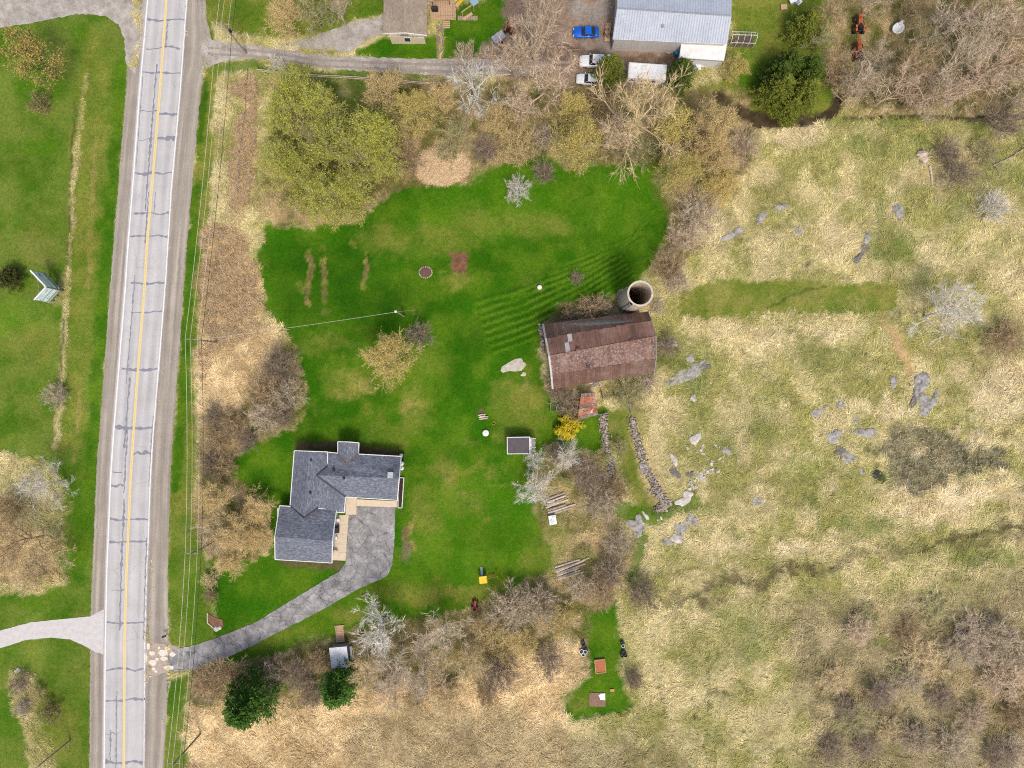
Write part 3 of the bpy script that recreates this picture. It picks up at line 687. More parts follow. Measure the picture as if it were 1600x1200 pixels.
def roof_plane(name, pts, m, parent, th=.14, flow=None):
    """pts: (px,py,z) polygon; flow: index pair of the eave edge for the shingle direction"""
    w = [P(*q) for q in pts]; o = MB().prism(w, th).build(name, m, parent, world=True)
    off = WL[parent]; i, j = flow or (0, 1); u = (w[j]-w[i]).normalized()
    nrm = Vector((0, 0, 0))
    for k in range(len(w)):
        a, b = w[k], w[(k+1) % len(w)]; nrm += (a-w[0]).cross(b-w[0])
    nrm.normalize(); v = nrm.cross(u).normalized()
    set_uv(o.data, lambda co: ((co+off).dot(u), (co+off).dot(v))); return o
def edge_strip(name, pts, m, parent, w=.11, h=.16):
    mb = MB()
    for a, b in zip(pts[:-1], pts[1:]):
        A, B = P(*a), P(*b); d = (B-A); L = d.length; d.normalize(); s_ = d.cross(Vector((0, 0, 1))).normalized()*w/2; up = Vector((0, 0, h/2))
        vv = [A-s_-up, A+s_-up, A+s_+up, A-s_+up, B-s_-up, B+s_-up, B+s_+up, B-s_+up]
        mb.add(vv, [(0, 1, 2, 3), (7, 6, 5, 4), (0, 4, 5, 1), (1, 5, 6, 2), (2, 6, 7, 3), (3, 7, 4, 0)])
    return mb.build(name, m, parent, world=True)
def wall_block(name, pts, z1, m, parent, z0=-.05):
    w = [P(x, y, z1) for x, y in pts]
    return MB().prism([Vector((q.x, q.y, z1)) for q in w], z1-z0).build(name, m, parent, world=True)
def wall_window(parent, a, b, z0, z1, n_out, frame=True):
    """window between ground points a and b (world xy) on a wall whose outward normal is n_out"""
    n_out = Vector((n_out[0], n_out[1], 0)).normalized(); A = Vector((a[0], a[1], 0)); B = Vector((b[0], b[1], 0))
    def slab(A, B, z0, z1, off, th):
        i = n_out*off; o = n_out*(off+th)
        return [A+i+Vector((0, 0, z0)), B+i+Vector((0, 0, z0)), B+i+Vector((0, 0, z1)), A+i+Vector((0, 0, z1)), A+o+Vector((0, 0, z0)), B+o+Vector((0, 0, z0)), B+o+Vector((0, 0, z1)), A+o+Vector((0, 0, z1))]
    F = [(0, 3, 2, 1), (4, 5, 6, 7), (0, 1, 5, 4), (1, 2, 6, 5), (2, 3, 7, 6), (3, 0, 4, 7)]
    d = (B-A).normalized()*.09
    fr = MB().add(slab(A-d, B+d, z0-.09, z1+.09, .003, .05), F).build('window', WHITE, parent, world=True)
    MB().add(slab(A, B, z0, z1, .055, .01), F).build('pane', GLASS, fr, world=True)
def vent(parent, px, py, z, m=DARK, r=.2):
    q = P(px, py, z); return MB().box(q.x, q.y, z, r*2.1, r*2.1, .3, .1, .7).build('roof_vent', m, parent, world=True)

# ---- main house
hc = P(520, 790)
house = thing('house', 'grey shingled bungalow with intersecting gable roofs beside the cracked asphalt driveway', 'house', (hc.x, hc.y, 0))
EZ = 2.9
wall_block('wall', [(463,709),(510,710),(510,735),(535,780),(535,801),(500,797),(458,788)], EZ-.05, SIDEW, house)
wall_block('wall', [(508,712),(622,716),(617,777),(540,774)], EZ-.05, SIDE, house)
wall_block('wall', [(433,794),(522,799),(515,874),(433,870)], EZ-.02, SIDEW, house)
wall_block('wall', [(531,695),(557,696),(556,716),(532,714)], EZ-.1, SIDEW, house)
ra = [('roof', [(460,704,EZ),(454,791,EZ),(455,799,3.3),(475,808,4.7),(482,704.5,4.7)], SHG, (0, 1))]
rf = roof_plane('roof', [(460,704,EZ),(453.5,789,EZ),(475,809,4.7),(483,705,4.7)], SHG, house, flow=(0, 1))
roof_plane('roof', [(483,705,4.7),(475,809,4.7),(497,793,3.75),(538,801,2.75),(540,776.5,2.8),(494.5,742.5,4.35),(512,728,3.3),(512,706,3.3)], SHG, house, flow=(0, 1))
roof_plane('roof', [(494.5,742.5,4.42),(624,747.5,4.9),(627,713,3.0),(512,706.5,3.0),(511,729,3.55)], SHG, house, flow=(2, 3))
roof_plane('roof', [(494.5,742.5,4.42),(540,776.5,2.86),(621,781.5,2.9),(624,747.5,4.9)], SHG, house, flow=(1, 2))
roof_plane('roof', [(528,690,3.0),(527.5,711,3.1),(540,724,4.05),(545,690.5,3.9)], SHG, house, flow=(0, 1))
roof_plane('roof', [(545,690.5,3.9),(540,724,4.05),(560,709,3.1),(561,692,3.0)], SHG, house, flow=(2, 3))
roof_plane('roof', [(437,790,EZ),(526,796,EZ),(519.5,845.5,5.1),(429.5,838.5,5.1)], SHG, house, flow=(0, 1))
roof_plane('roof', [(429.5,838.5,5.1),(519.5,845.5,5.1),(519,879.5,EZ),(430,874,EZ)], SHG, house, flow=(2, 3))
FL = mat('valley_flashing', C(70,72,80), C(58,60,66), 3, .7, world=True); RUSTF = mat('rust_flashing', C(150,110,90), C(120,96,86), 3, .8, world=True)
edge_strip('valley', [(494.5,742.5,4.47),(540,776.5,2.93)], FL, house, .3, .05); edge_strip('valley', [(494.5,742.5,4.47),(512,728.5,3.58)], FL, house, .2, .05)
edge_strip('valley', [(455,791,3.0),(475,809,4.78),(497,793,3.8)], FL, house, .25, .05); edge_strip('valley', [(527.5,711,3.14),(540,724,4.1),(560,709,3.14)], RUSTF, house, .16, .05)
for a in ([(460,704,EZ),(453.5,789,EZ)],[(460,704,EZ),(483,705,4.68)],[(483,705,4.68),(512,706,3.28)],[(512,706,3.3),(512,728,3.35)],[(512,706.5,2.98),(527.5,708,2.98)],[(561,709.5,2.98),(627,713,2.98)],[(627,713,2.98),(624,747.5,4.88)],[(624,747.5,4.88),(621,781.5,2.88)],[(621,781.5,2.88),(540,776.5,2.84)],[(540,776.5,2.78),(538,801,2.73)],[(538,801,2.73),(526,800,2.95)],
          [(437,790,EZ),(454,791,EZ)],[(497,794,EZ+.2),(526,796,EZ)],[(526,796,EZ),(519.5,845.5,5.08)],[(519.5,845.5,5.08),(519,879.5,EZ)],[(519,879.5,EZ),(430,874,EZ)],[(430,874,EZ),(429.5,838.5,5.08)],[(429.5,838.5,5.08),(437,790,EZ)],[(528,690,3.0),(528,708,3.0)],[(528,690,3.0),(545,690.5,3.88)],[(545,690.5,3.88),(561,692,2.98)],[(561,692,2.98),(560,709,2.98)]):
    edge_strip('fascia', a, WHITE, house, .13, .2)
for px, py, z in ((486,719,4.6),(484.5,770,4.6),(521,735,4.4),(537,747.5,4.8)): vent(house, px, py, z)
# gable triangles (north end of the long wing, east end of the low wing)
def gable(parent, a, b, c, m):
    A, B, Cc = P(*a), P(*b), P(*c); n = (B-A).cross(Cc-A).normalized()*.08
    MB().add([A, B, Cc, A+n, B+n, Cc+n], [(0, 2, 1), (3, 4, 5), (0, 1, 4, 3), (1, 2, 5, 4), (2, 0, 3, 5)]).build('gable', m, parent, world=True)
gable(house, (463,706.2,EZ-.05), (511,707.6,EZ-.05), (484,706.6,4.45), SIDEW)
gable(house, (523.5,799,EZ-.05), (517,874.5,EZ-.05), (517.5,845,4.85), SIDEW)
gable(house, (622,717,EZ-.05), (618,777,EZ-.05), (621.5,747,4.7), SIDE)
for f0, f1 in ((.16,.26),(.42,.56),(.74,.86)):
    A, B = P(463,709,EZ-.05), P(510,710,EZ-.05); wall_window(house, A.lerp(B, f0), A.lerp(B, f1), 1.0, 2.2, (0, 1))
A, B = P(522,799,EZ-.02), P(515,874,EZ-.02)
for f0, f1 in ((.12,.24),(.3,.4),(.78,.9)): wall_window(house, A.lerp(B, f0), A.lerp(B, f1), .9, 2.1, (1, .1))
A, B = P(622,716,EZ-.05), P(617,777,EZ-.05)
for f0, f1 in ((.15,.3),(.55,.75)): wall_window(house, A.lerp(B, f0), A.lerp(B, f1), .9, 2.1, (1, .08))
q0, q1 = A.lerp(B, 0), A
A, B = P(522,799,EZ-.02), P(515,874,EZ-.02); q = A.lerp(B, .58)
MB().box(q.x+.05, q.y, 1.05, .08, 1.0, 2.1, .09).build('door', WHITE, house, world=True)
# skylight box and tower antenna leaning over the eave
q = P(610,742,4.75); MB().box(q.x, q.y, 4.75, .9, 1.0, .5, -.05).build('chimney', mat('chimney_cap', C(200,206,204), C(150,156,156), 3, .6, world=True), house, world=True)
an = MB(); a0 = P(627,736,.2); top = P(614,765,6.8)
for dx, dy in ((.16, 0), (-.1, .14), (-.1, -.14)): an.tube([a0+Vector((dx, dy, 0)), a0+Vector((dx*.6, dy*.6, 7.5))], .025, n=4)
for i in range(14):
    z = .5+i*.5; an.tube([a0+Vector((.15, 0, z)), a0+Vector((-.1, .13, z+.25)), a0+Vector((-.1, -.13, z+.5))], .014, n=3)
an.tube([a0+Vector((0, 0, 7.3)), a0+Vector((0, 0, 8.6))], .03, n=5)
tw = thing('antenna_mast', 'thin lattice antenna mast beside the east gable of the grey house', 'antenna', a0)
an.build('mast', GALV, tw, world=True)
ab = MB(); tp = a0+Vector((0, 0, 8.5)); ab.tube([tp+Vector((-1.0, -1.2, 0)), tp+Vector((.7, 1.0, 0))], .025, n=4)
for i in range(9):
    q = tp+Vector((-1.0+i*.2, -1.2+i*.26, 0)); w = .55-.03*i; ab.tube([q+Vector((w*.78, -w*.6, 0)), q-Vector((w*.78, -w*.6, 0))], .013, n=3)
ab.build('aerial', GALV, tw, world=True)
# walk and aprons
wk = tag(sheet('concrete_walk', [(519,806),(545,804),(540,876),(518,875)], .05, CONC, None, .01, 21, 3), kind='structure')
tag(sheet('concrete_pad', [(540,777),(557.5,778),(557,804),(540,804)], .062, CONC, None, .01, 22, 3), kind='structure')
tag(sheet('concrete_apron', [(557.5,780),(621,783),(620,792.5),(557.5,791)], .058, CONC, None, .01, 23, 3), kind='structure')
for y in (820, 835, 850, 863):
    A, B = P(519,y), P(543,y); MB().box((A.x+B.x)/2, A.y, .0525, B.x-A.x, .03, .006).build('joint', mat('joint_line', C(150,136,118), C(140,126,110), 2, .9), wk)
# furniture on the walk
def chair(px, py, rz, label):
    q = P(px, py); t_ = thing('patio_chair', label, 'chair', (q.x, q.y, .055), rz, 'patio chairs on the walk')
    MB().box(0, 0, .42, .55, .55, .05).build('seat', WHITE, t_); MB().box(-.27, 0, .7, .05, .55, .55).build('backrest', WHITE, t_)
    for sx_ in (-1, 1):
        for sy_ in (-1, 1): MB().box(sx_*.24, sy_*.24, .2, .05, .05, .4).build('leg', WHITE, t_)
chair(525.5, 840, 0, 'white patio chair nearest the middle of the beige concrete walk'); chair(529.5, 812, -1.2, 'white patio chair at the upper end of the beige concrete walk')
q = P(528,826); bq = thing('barbecue', 'black covered barbecue standing on the beige concrete walk', 'barbecue', (q.x, q.y, .055))
MB().box(0, 0, .55, .65, 1.25, .8).build('body', BLACKP, bq, bevel=.04); MB().box(0, 0, 1.05, .6, 1.0, .25, 0, .75).build('lid', DARK, bq); MB().box(.2, 0, .1, .1, 1.0, .1).build('foot', DARK, bq)
q = P(525,862); ts_ = thing('garden_table', 'small round table at the lower end of the concrete walk', 'table', (q.x, q.y, .055))
MB().lathe(0, 0, [(.45, .68), (.45, .72)], 16).build('tabletop', SIDE, ts_); MB().lathe(0, 0, [(.25, 0), (.05, .1), (.05, .68)], 10).build('pedestal', DARK, ts_)
# planter strip along the east gable, tanks
pl = thing('planter_box', 'long white edged planter along the east end of the grey house', 'planter', P(626,765))
for a, b in (((622.5,746),(622.5,793)),((622.5,793),(628.5,793)),((628.5,793),(631.5,746)),((631.5,746),(622.5,746))):
    A, B = P(*a), P(*b); d = B-A; MB().box((A.x+B.x)/2, (A.y+B.y)/2, .2, d.length+.08, .12, .42, math.atan2(d.y, d.x)).build('board', WHITE, pl, world=True)
MB().prism([P(623,747)+Vector((0, 0, .3)), P(631,747)+Vector((0, 0, .3)), P(628,792)+Vector((0, 0, .3)), P(623,792)+Vector((0, 0, .3))], .3).build('soil', mat('dark_soil', C(74,54,46), C(54,40,34), 3, .95, .4), pl, world=True)
for py, lb in ((723.5, 'upper of two white propane tanks by the east gable'), (730.5, 'lower of two white propane tanks by the east gable')):
    q = P(629, py); g = thing('propane_tank', lb, 'tank', (q.x, q.y, 0), 0, 'propane tanks by the house')
    MB().lathe(0, 0, [(.3, .02), (.37, .12), (.38, 1.1), (.3, 1.25), (.14, 1.32)], 16).build('cylinder', WHITE, g, smooth=True); MB().lathe(0, 0, [(.13, 1.32), (.13, 1.45), (.05, 1.47)], 10).build('valve_collar', GALV, g)
q = P(628,711); hp = thing('heat_pump', 'dark heat pump unit at the northeast corner of the grey house', 'heat pump', (q.x, q.y, 0), -.1)
MB().box(0, 0, .45, .8, .8, .9).build('casing', DARK, hp, bevel=.03); MB().lathe(0, 0, [(.32, .9), (.3, .93)], 16).build('fan_grille', GALV, hp)

# ---- corrugated sheets between two lines
def rib_sheets(name, A, B, Cc, D, m, parent, n, ribs=3, lap=.0, rnd=0, h=.035, jit=0.0):
    """A-B lower edge, D-C upper edge (world points); n sheets, each its own mesh"""
    rd = random.Random(rnd)
    for i in range(n):
        f0, f1 = i/n, (i+1)/n-lap; mb = MB(); k = ribs*4; row = []; nrm = (B-A).cross(D-A).normalized()
        if nrm.z < 0: nrm = -nrm
        lift = nrm*rd.uniform(0, jit)
        ex = rd.uniform(-.12, .12) if jit else 0
        for e0, e1, sg in ((A, B, -1), (D, Cc, 1)):
            r = []
            sl = ((D-A) if sg > 0 else (A-D)).normalized()*(ex if sg < 0 else 0)
            for j in range(k+1):
                f = f0+(f1-f0)*j/k; q = e0.lerp(e1, f)+lift+sl+nrm*(h if (j % 4) in (1,) else 0); r.append(q)
            row.append(r)
        vv = row[0]+row[1]; w = k+1; ff = [(j, j+1, w+j+1, w+j) for j in range(k)]
        low = [q-nrm*.03 for q in vv]; nn = len(vv)
        ff += [(nn+j+1, nn+j, nn+w+j, nn+w+j+1) for j in range(k)]
        ff += [(0, w, nn+w, nn), (k, nn+k, nn+w+k, w+k)]
        mb.add(vv+low, ff); mb.build(name, m, parent, world=True)
# ---- rusty barn
def rusty(name, tone, grey):
    t = NT(name); p = t.pos(); oi = t.n('ShaderNodeObjectInfo')
    big = t.noise(p, .22, 5, .65); gr = t.noise(t.mapp(p, (4, .5, 1), (0, 0, R(-10))), 1.0, 5, .7); sp = t.noise(p, 2.5, 5, .8)
    c = t.ramp(big, [(.28, C(106,82,74)), (.45, C(136,102,88)), (.6, C(146,116,102)), (.75, C(176,158,150))])
    c = t.mix(1.0, c, t.ramp(gr, [(.3, .66), (.7, 1.26)]), 'MULTIPLY'); c = t.mix(1.0, c, t.ramp(oi.outputs['Random'], [(0, .78*tone), (1, 1.16*tone)]), 'MULTIPLY')
    c = t.mix(t.ramp(sp, [(.6-grey*.15, 0), (.76-grey*.15, .65)]), c, C(186,176,176)); c = t.mix(t.ramp(t.noise(p, .8, 4, .7), [(.58, 0), (.74, .7)]), c, C(138,86,64))
    t.bump(sp, .2, .02); return t.out(c, .75)
RUST = rusty('rusty_tin', 1.1, 0); RUSTD = rusty('dark_rusty_tin', 1.08, 0); RUSTG = rusty('worn_grey_tin', .8, .7); RUSTP = rusty('brown_rusty_tin', .66, .15)
BWOOD = mat('barn_boards', C(168,160,150), C(120,110,100), 1.2, .9, .2, world=True, stretch=(3, 3, .3))
bc_ = P(937, 548); barn = thing('barn', 'large barn with rusty gambrel tin roof beside the concrete silo', 'barn', (bc_.x, bc_.y, 0))
bx_ = [(849,506,5.0),(853,528.5,7.9),(858.5,556,9.3),(862,585,7.9),(864,608,5.0)]
ex_ = [(1012,487,5.0),(1017,500.5,7.9),(1024.5,525.5,9.3),(1025,560,7.9),(1022,582,5.0)]
W1 = [P(*q) for q in bx_]; W2 = [P(*q) for q in ex_]
rfb = MB(); 
roofroot = []
for i in range(4):
    base_ = MB().prism([W1[i]-Vector((0, 0, .06)), W2[i]-Vector((0, 0, .06)), W2[i+1]-Vector((0, 0, .06)), W1[i+1]-Vector((0, 0, .06))], .08).build('roof', WOODG, barn, world=True)
    rib_sheets('roof_sheet', W1[i], W2[i], W2[i+1], W1[i+1], (RUSTD, RUST, RUSTG, RUSTP)[i], base_, 24, 2, .0004, i+3, .03, .03)
MB().tube([W1[2]+Vector((0, 0, .05)), W2[2]+Vector((0, 0, .05))], .09, n=6).build('ridge_cap', RUST, barn, world=True)
def inset(a, b, f): return a.lerp(b, f)
Wa = [inset(W1[i], W2[i], .02)-Vector((0, 0, .3)) for i in range(5)]; Wb = [inset(W2[i], W1[i], .02)-Vector((0, 0, .3)) for i in range(5)]
for nm, ws in (('end_wall', Wa), ('end_wall', Wb)):
    mid = (ws[0]+ws[4])/2; ws2 = [w.lerp(Vector((mid.x, mid.y, w.z)), .03) for w in ws]
    g0 = [Vector((ws2[0].x, ws2[0].y, 0)), Vector((ws2[4].x, ws2[4].y, 0))]
    d = (Wb[0]-Wa[0]).normalized()*.1; pts = [g0[0]]+ws2+[g0[1]]; n = len(pts)
    MB().add(pts+[q+d for q in pts], [tuple(range(n)), tuple(range(2*n-1, n-1, -1))]+[(i, (i+1) % n, n+(i+1) % n, n+i) for i in range(n)]).build(nm, BWOOD, barn, world=True)
for i in (0, 4):
    A, B = Wa[i].lerp(Wa[2], .04), Wb[i].lerp(Wb[2], .04); A.z = B.z = 5.0; d = Vector((0, .12, 0))
    MB().add([Vector((A.x, A.y, 0)), Vector((B.x, B.y, 0)), B, A]+[q+d for q in (Vector((A.x, A.y, 0)), Vector((B.x, B.y, 0)), B, A)], [(0, 1, 2, 3), (7, 6, 5, 4), (0, 4, 5, 1), (1, 5, 6, 2), (2, 6, 7, 3), (3, 7, 4, 0)]).build('side_wall', BWOOD, barn, world=True)
# board and batten strips on the visible west end
for f in np.linspace(.04, .96, 22):
    k = f*4; i = min(3, int(k)); tq = Wa[i].lerp(Wa[i+1], k-i); z = tq.z-.1
    MB().box(tq.x-.05, tq.y, z/2, .06, .22, z, .17).build('board', BWOOD, barn, world=True)
edge_strip('barge_board', [(a[0]-.6, a[1], a[2]+.02) for a in bx_], mat('barge_white', C(206,204,200), C(170,166,160), 1.5, .8, world=True), barn, .3, .3)
edge_strip('barge_board', [(a[0]+.3, a[1], a[2]+.02) for a in ex_], WOODG, barn, .16, .2)
def on_barn(px, py):       # height of the barn roof seen at a photo pixel
    lo, hi, best = 4.5, 9.6, 9.3
    for z in np.arange(9.6, 4.6, -.05):
        q = P(px, py, z)
        for i in range(4):
            a, b, c_ = W1[i], W2[i], W1[i+1]; n = (b-a).cross(c_-a)
            zz = a.z-(n.x*(q.x-a.x)+n.y*(q.y-a.y))/n.z
            cc_ = ((q-a).dot((c_-a)))/((c_-a).length_squared)
            if abs(zz-z) < .06 and -.05 <= ((q.xy-a.xy).dot((c_.xy-a.xy)))/max(1e-6, (c_.xy-a.xy).length_squared) <= 1.05: return zz
    return best
PATCH = mat('bare_tin_patch', C(206,200,198), C(178,170,168), 2, .5, world=True)
for pts in ([(886,522),(893,521),(894.5,533),(888,534)], [(882,535.5),(888.5,534.5),(891,549),(884,550)]):
    z = max(on_barn(*pts[0]), on_barn(*pts[2])); MB().prism([P(x, y, on_barn(x, y)+.09) for x, y in pts], .03).build('tin_patch', PATCH, barn, world=True)
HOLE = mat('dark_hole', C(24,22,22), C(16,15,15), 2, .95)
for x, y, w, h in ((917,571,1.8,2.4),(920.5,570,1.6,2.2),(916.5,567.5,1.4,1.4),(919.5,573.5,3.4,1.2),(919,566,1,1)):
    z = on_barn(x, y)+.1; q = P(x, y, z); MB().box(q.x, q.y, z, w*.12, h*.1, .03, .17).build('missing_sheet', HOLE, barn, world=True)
for x, y in ((903.5,548),(987.5,534)):
    z = on_barn(x, y); q = P(x, y, z); v = MB().lathe(q.x, q.y, [(.34, z-.2), (.34, z+.35), (.42, z+.4), (.1, z+.62)], 12).build('ridge_ventilator', RUST, barn, world=True)
# stone plinth rubble along the north side
# ---- silo
sc_ = P(1000.5, 458.5, 11.4); SR = 2.06
t = NT('silo_concrete'); p = t.pos(); n = t.noise(p, 1.2, 5, .7); st = t.noise(t.mapp(p, (3, 3, .2)), 1.0, 4, .6)
sz = t.n('ShaderNodeSeparateXYZ'); t.l(p, sz.inputs[0]); wv = t.math('FRACT', t.math('MULTIPLY', sz.outputs[2], 1.35))
c = t.ramp(n, [(.3, C(196,180,160)), (.7, C(224,210,190))]); c = t.mix(1.0, c, t.ramp(st, [(.3, .8), (.7, 1.1)]), 'MULTIPLY'); c = t.mix(1.0, c, t.ramp(wv, [(0, .78), (.06, 1)]), 'MULTIPLY')
SILO = t.out(c, .9)
silo = thing('silo', 'tall round open topped concrete silo against the north side of the barn', 'silo', (sc_.x, sc_.y, 0))
n = 40; mb = MB(); prof = [(SR*1.02, -.05), (SR, .2)]+[(SR, z) for z in np.linspace(.9, 11.1, 11)]+[(SR*1.01, 11.15), (SR*1.01, 11.4), (SR*.87, 11.4), (SR*.87, .1)]
mb.lathe(0, 0, prof, n, cap=False); mb.build('shell', SILO, silo, smooth=False)
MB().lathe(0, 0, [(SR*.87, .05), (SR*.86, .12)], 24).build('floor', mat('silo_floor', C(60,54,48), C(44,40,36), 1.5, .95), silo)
for z in np.arange(.6, 11.2, .75): MB().lathe(0, 0, [(SR+.015, z-.02), (SR+.03, z), (SR+.015, z+.02)], n, cap=False).build('steel_hoop', mat('hoop_steel', C(150,132,116), C(120,104, 92), 3, .7), silo)
# unloading doorway slot down the south-west side
a_ = R(228)
MB().box(math.cos(a_)*(SR+.06), math.sin(a_)*(SR+.06), 5.7, .14, .5, 11.4, a_).build('door_slot', mat('slot_dark', C(40,36,34), C(28,26,24), 3, .9), silo)
for z in np.arange(.8, 11.2, .7): MB().box(math.cos(a_)*(SR+.15), math.sin(a_)*(SR+.15), z, .04, .42, .05, a_).build('rung', GALV, silo)
# ---- tin shed with rusted roof south of the barn
OR = NT('orange_rust_tin'); t = OR; p = t.pos(); oi = t.n('ShaderNodeObjectInfo'); big = t.noise(p, .8, 5, .7); gr = t.noise(p, 4, 4, .7)
c = t.ramp(big, [(.3, C(150,84,60)), (.5, C(176,110,84)), (.68, C(196,168,152))]); c = t.mix(1.0, c, t.ramp(gr, [(.3, .75), (.7, 1.2)]), 'MULTIPLY'); c = t.mix(1.0, c, t.ramp(oi.outputs['Random'], [(0, .75), (1, 1.2)]), 'MULTIPLY')
ORUST = t.out(c, .8)
q = P(918, 635); shd = thing('tin_shed', 'low ruined shed with orange rusted tin roof south of the barn', 'shed', (q.x, q.y, 0))
A, B, Cc, D = P(902,657,2.1), P(934.5,648,2.1), P(929,613,3.0), P(908,614.5,3.0)
bs = MB().prism([A-Vector((0, 0, .06)), B-Vector((0, 0, .06)), Cc-Vector((0, 0, .06)), D-Vector((0, 0, .06))], .08).build('roof', WOODG, shd, world=True)
for i in range(7):
    f0, f1 = i/7, (i+1)/7-.01
    rib_sheets('roof_sheet', A.lerp(D, f0), B.lerp(Cc, f0), B.lerp(Cc, f1), A.lerp(D, f1), ORUST if i % 3 else RUSTG, bs, 4, 1, .004, i, .03, .08)
MB().prism([P(924,639,2.42), P(929,638,2.42), P(928,645,2.28), P(922,646,2.28)], .04).build('loose_sheet', PATCH, shd, world=True)
for a, b in (((904,655),(933,647)),((904,655),(909,616)),((933,647),(928,616))):
    A, B = P(a[0], a[1], 2), P(b[0], b[1], 2); d = B-A; MB().box((A.x+B.x)/2, (A.y+B.y)/2, .98, d.length, .14, 2.0, math.atan2(d.y, d.x)).build('wall', BWOOD, shd, world=True)
# leaning pipe gates
def rail_gate(label, pts, h, posts=True, m=GALV, r=.05):
    a = P(*pts[0]); g = thing('pipe_gate', label, 'gate', (a.x, a.y, 0))
    for z in (.3, .65, 1.0, h): MB().tube([P(*q)+Vector((0, 0, z)) for q in pts], r*.7, n=5).build('rail', m, g, world=True)
    for q in pts: b = P(*q); MB().tube([b+Vector((0, 0, -.1)), b+Vector((0, 0, h+.1))], r, n=6).build('post', m, g, world=True)
rail_gate('bent white pipe gate under the purple shrub beside the barn', [(859,630),(860,643),(868,643),(870,632)], 1.3, r=.06)
rail_gate('grey pipe gate at the foot of the rusted shed', [(934,648),(948,645)], 1.3, r=.06)
rail_gate('grey pipe gate at the top of the right stone wall', [(982,632),(985,645)], 1.3, r=.06)
rail_gate('wooden pole gate leaning from the barn corner', [(939,610),(941,622),(960,618)], 1.3, m=WOODT, r=.08)

# ---- small garden shed
q = P(813, 694); sd = thing('garden_shed', 'small garden shed with dark flat roof edged in white', 'shed', (q.x, q.y, 0), R(1))
DKR = mat('dark_felt', C(104,96,98), C(88,82,86), 1.5, .9, .1)
MB().box(-.05, 0, 1.2, 3.9, 2.6, 2.4).build('wall', SIDEW, sd)
MB().box(-.35, 0, 2.5, 3.72, 2.72, .14).build('roof', DKR, sd)
for x_, y_, sx_, sy_ in ((-.35, 1.42, 3.95, .12), (-.35, -1.42, 3.95, .12), (-2.27, 0, .12, 2.72), (1.57, 0, .12, 2.72)): MB().box(x_, y_, 2.54, sx_, sy_, .24).build('fascia', WHITE, sd)
pg = MB().box(2.1, .05, 2.3, .9, 2.3, .05).build('porch_roof', mat('smoky_plastic', C(150,144,138), C(124,118,112), 2, .5), sd)
for y_ in (-1.15, -.4, .4, 1.15): MB().box(2.12, y_, 2.36, 1.1, .06, .08).build('rafter', WHITE, sd)
for y_ in (-1.1, 1.1): MB().box(2.55, y_, 1.1, .1, .1, 2.3).build('post', WHITE, sd)
# ---- white roofed hut with ramp
q = P(535, 1019); hut = thing('hut', 'small hut with white flat roof and tan ramp at the edge of the thicket', 'shed', (q.x, q.y, 0), R(5))
MB().box(0, 0, 1.05, 2.7, 3.2, 2.1).build('wall', WOODG, hut)
MB().add([(-1.55, -1.9, 2.15), (1.5, -1.9, 2.15), (1.5, 1.8, 2.5), (-1.55, 1.8, 2.5), (-1.55, -1.9, 2.05), (1.5, -1.9, 2.05), (1.5, 1.8, 2.4), (-1.55, 1.8, 2.4)], [(0, 1, 2, 3), (7, 6, 5, 4), (0, 4, 5, 1), (1, 5, 6, 2), (2, 6, 7, 3), (3, 7, 4, 0)]).build('roof', mat('white_membrane', C(232,232,234), C(210,212,216), 1.5, .7), hut)
MB().box(1.75, 0, .5, .35, 2.4, 1.0).build('lean_to_shelf', GALV, hut)
for i in range(9): MB().box(-.1, 2.05+i*.3, .34-.03*i, 1.45, .27, .05).build('ramp_board', DECKW, hut)
for x_ in (-.75, .55): MB().box(x_, 3.2, .2, .1, 2.7, .28).build('ramp_rail', DECKW, hut)
MB().box(-.1, 4.65, .12, 1.75, .25, .12).build('ramp_sill', DECKW, hut)

# ---- neighbour's taupe house at the top edge
q = P(640, 10); nh = thing('neighbour_house', 'taupe shingled house at the top edge beside the gravel lane', 'house', (q.x, q.y, 0))
wall_block('wall', [(606,-110),(663,-110),(662,56),(608,56)], 2.9, SIDE, nh)
roof_plane('roof', [(600,-115,2.9),(599,52,2.9),(632,51,4.3),(633,-115,4.3)], SHT, nh, flow=(0, 1))
roof_plane('roof', [(633,-115,4.3),(632,51,4.3),(667,55,2.9),(669,-115,2.9)], SHT, nh, flow=(2, 3))
gable(nh, (605,56,2.85), (663,58,2.85), (632,57,4.1), SIDE)
edge_strip('fascia', [(599,52.6,2.85),(632,51.6,4.25),(667,55.6,2.85)], WHITE, nh, .12, .2)
A, B = P(608,56,2.9), P(662,56,2.9)
for f0, f1 in ((.42,.58),): wall_window(nh, A.lerp(B, f0), A.lerp(B, f1), 1.0, 2.2, (0, -1))
gv = MB(); q = P(632,55,3.6); MB().box(q.x, q.y-.12, 3.55, 1.3, .06, .5).build('gable_vent', WOODG, nh, world=True)
roof_plane('porch_roof', [(650,-60,3.3),(648,-2,3.3),(678,3,2.6),(680,-60,2.6)], SHT, nh, flow=(0, 1))
q = P(690, 20); dk = thing('deck', 'tan timber deck with railing beside the taupe house', 'deck', (q.x, q.y, 0))
for i in range(15): MB().box(-1.2+i*.3-.6, .3, .55, .27, 3.6, .06).build('board', DECKW, dk)
for x_, y_ in ((-1.9, -1.4), (2.4, -1.4), (2.4, 2.0), (-1.9, 2.0)): MB().box(x_, y_, .75, .12, .12, 1.5).build('post', DECKW, dk)
for x_, y_, sx_, sy_ in ((2.4, .3, .08, 3.4), (.9, -1.4, 2.9, .08)): MB().box(x_, y_, 1.45, sx_, sy_, .08).build('rail', DECKW, dk)
for i in range(4): MB().box(.9, -1.75-i*.28, .42-i*.12, 1.2, .27, .06).build('step', DECKW, dk)
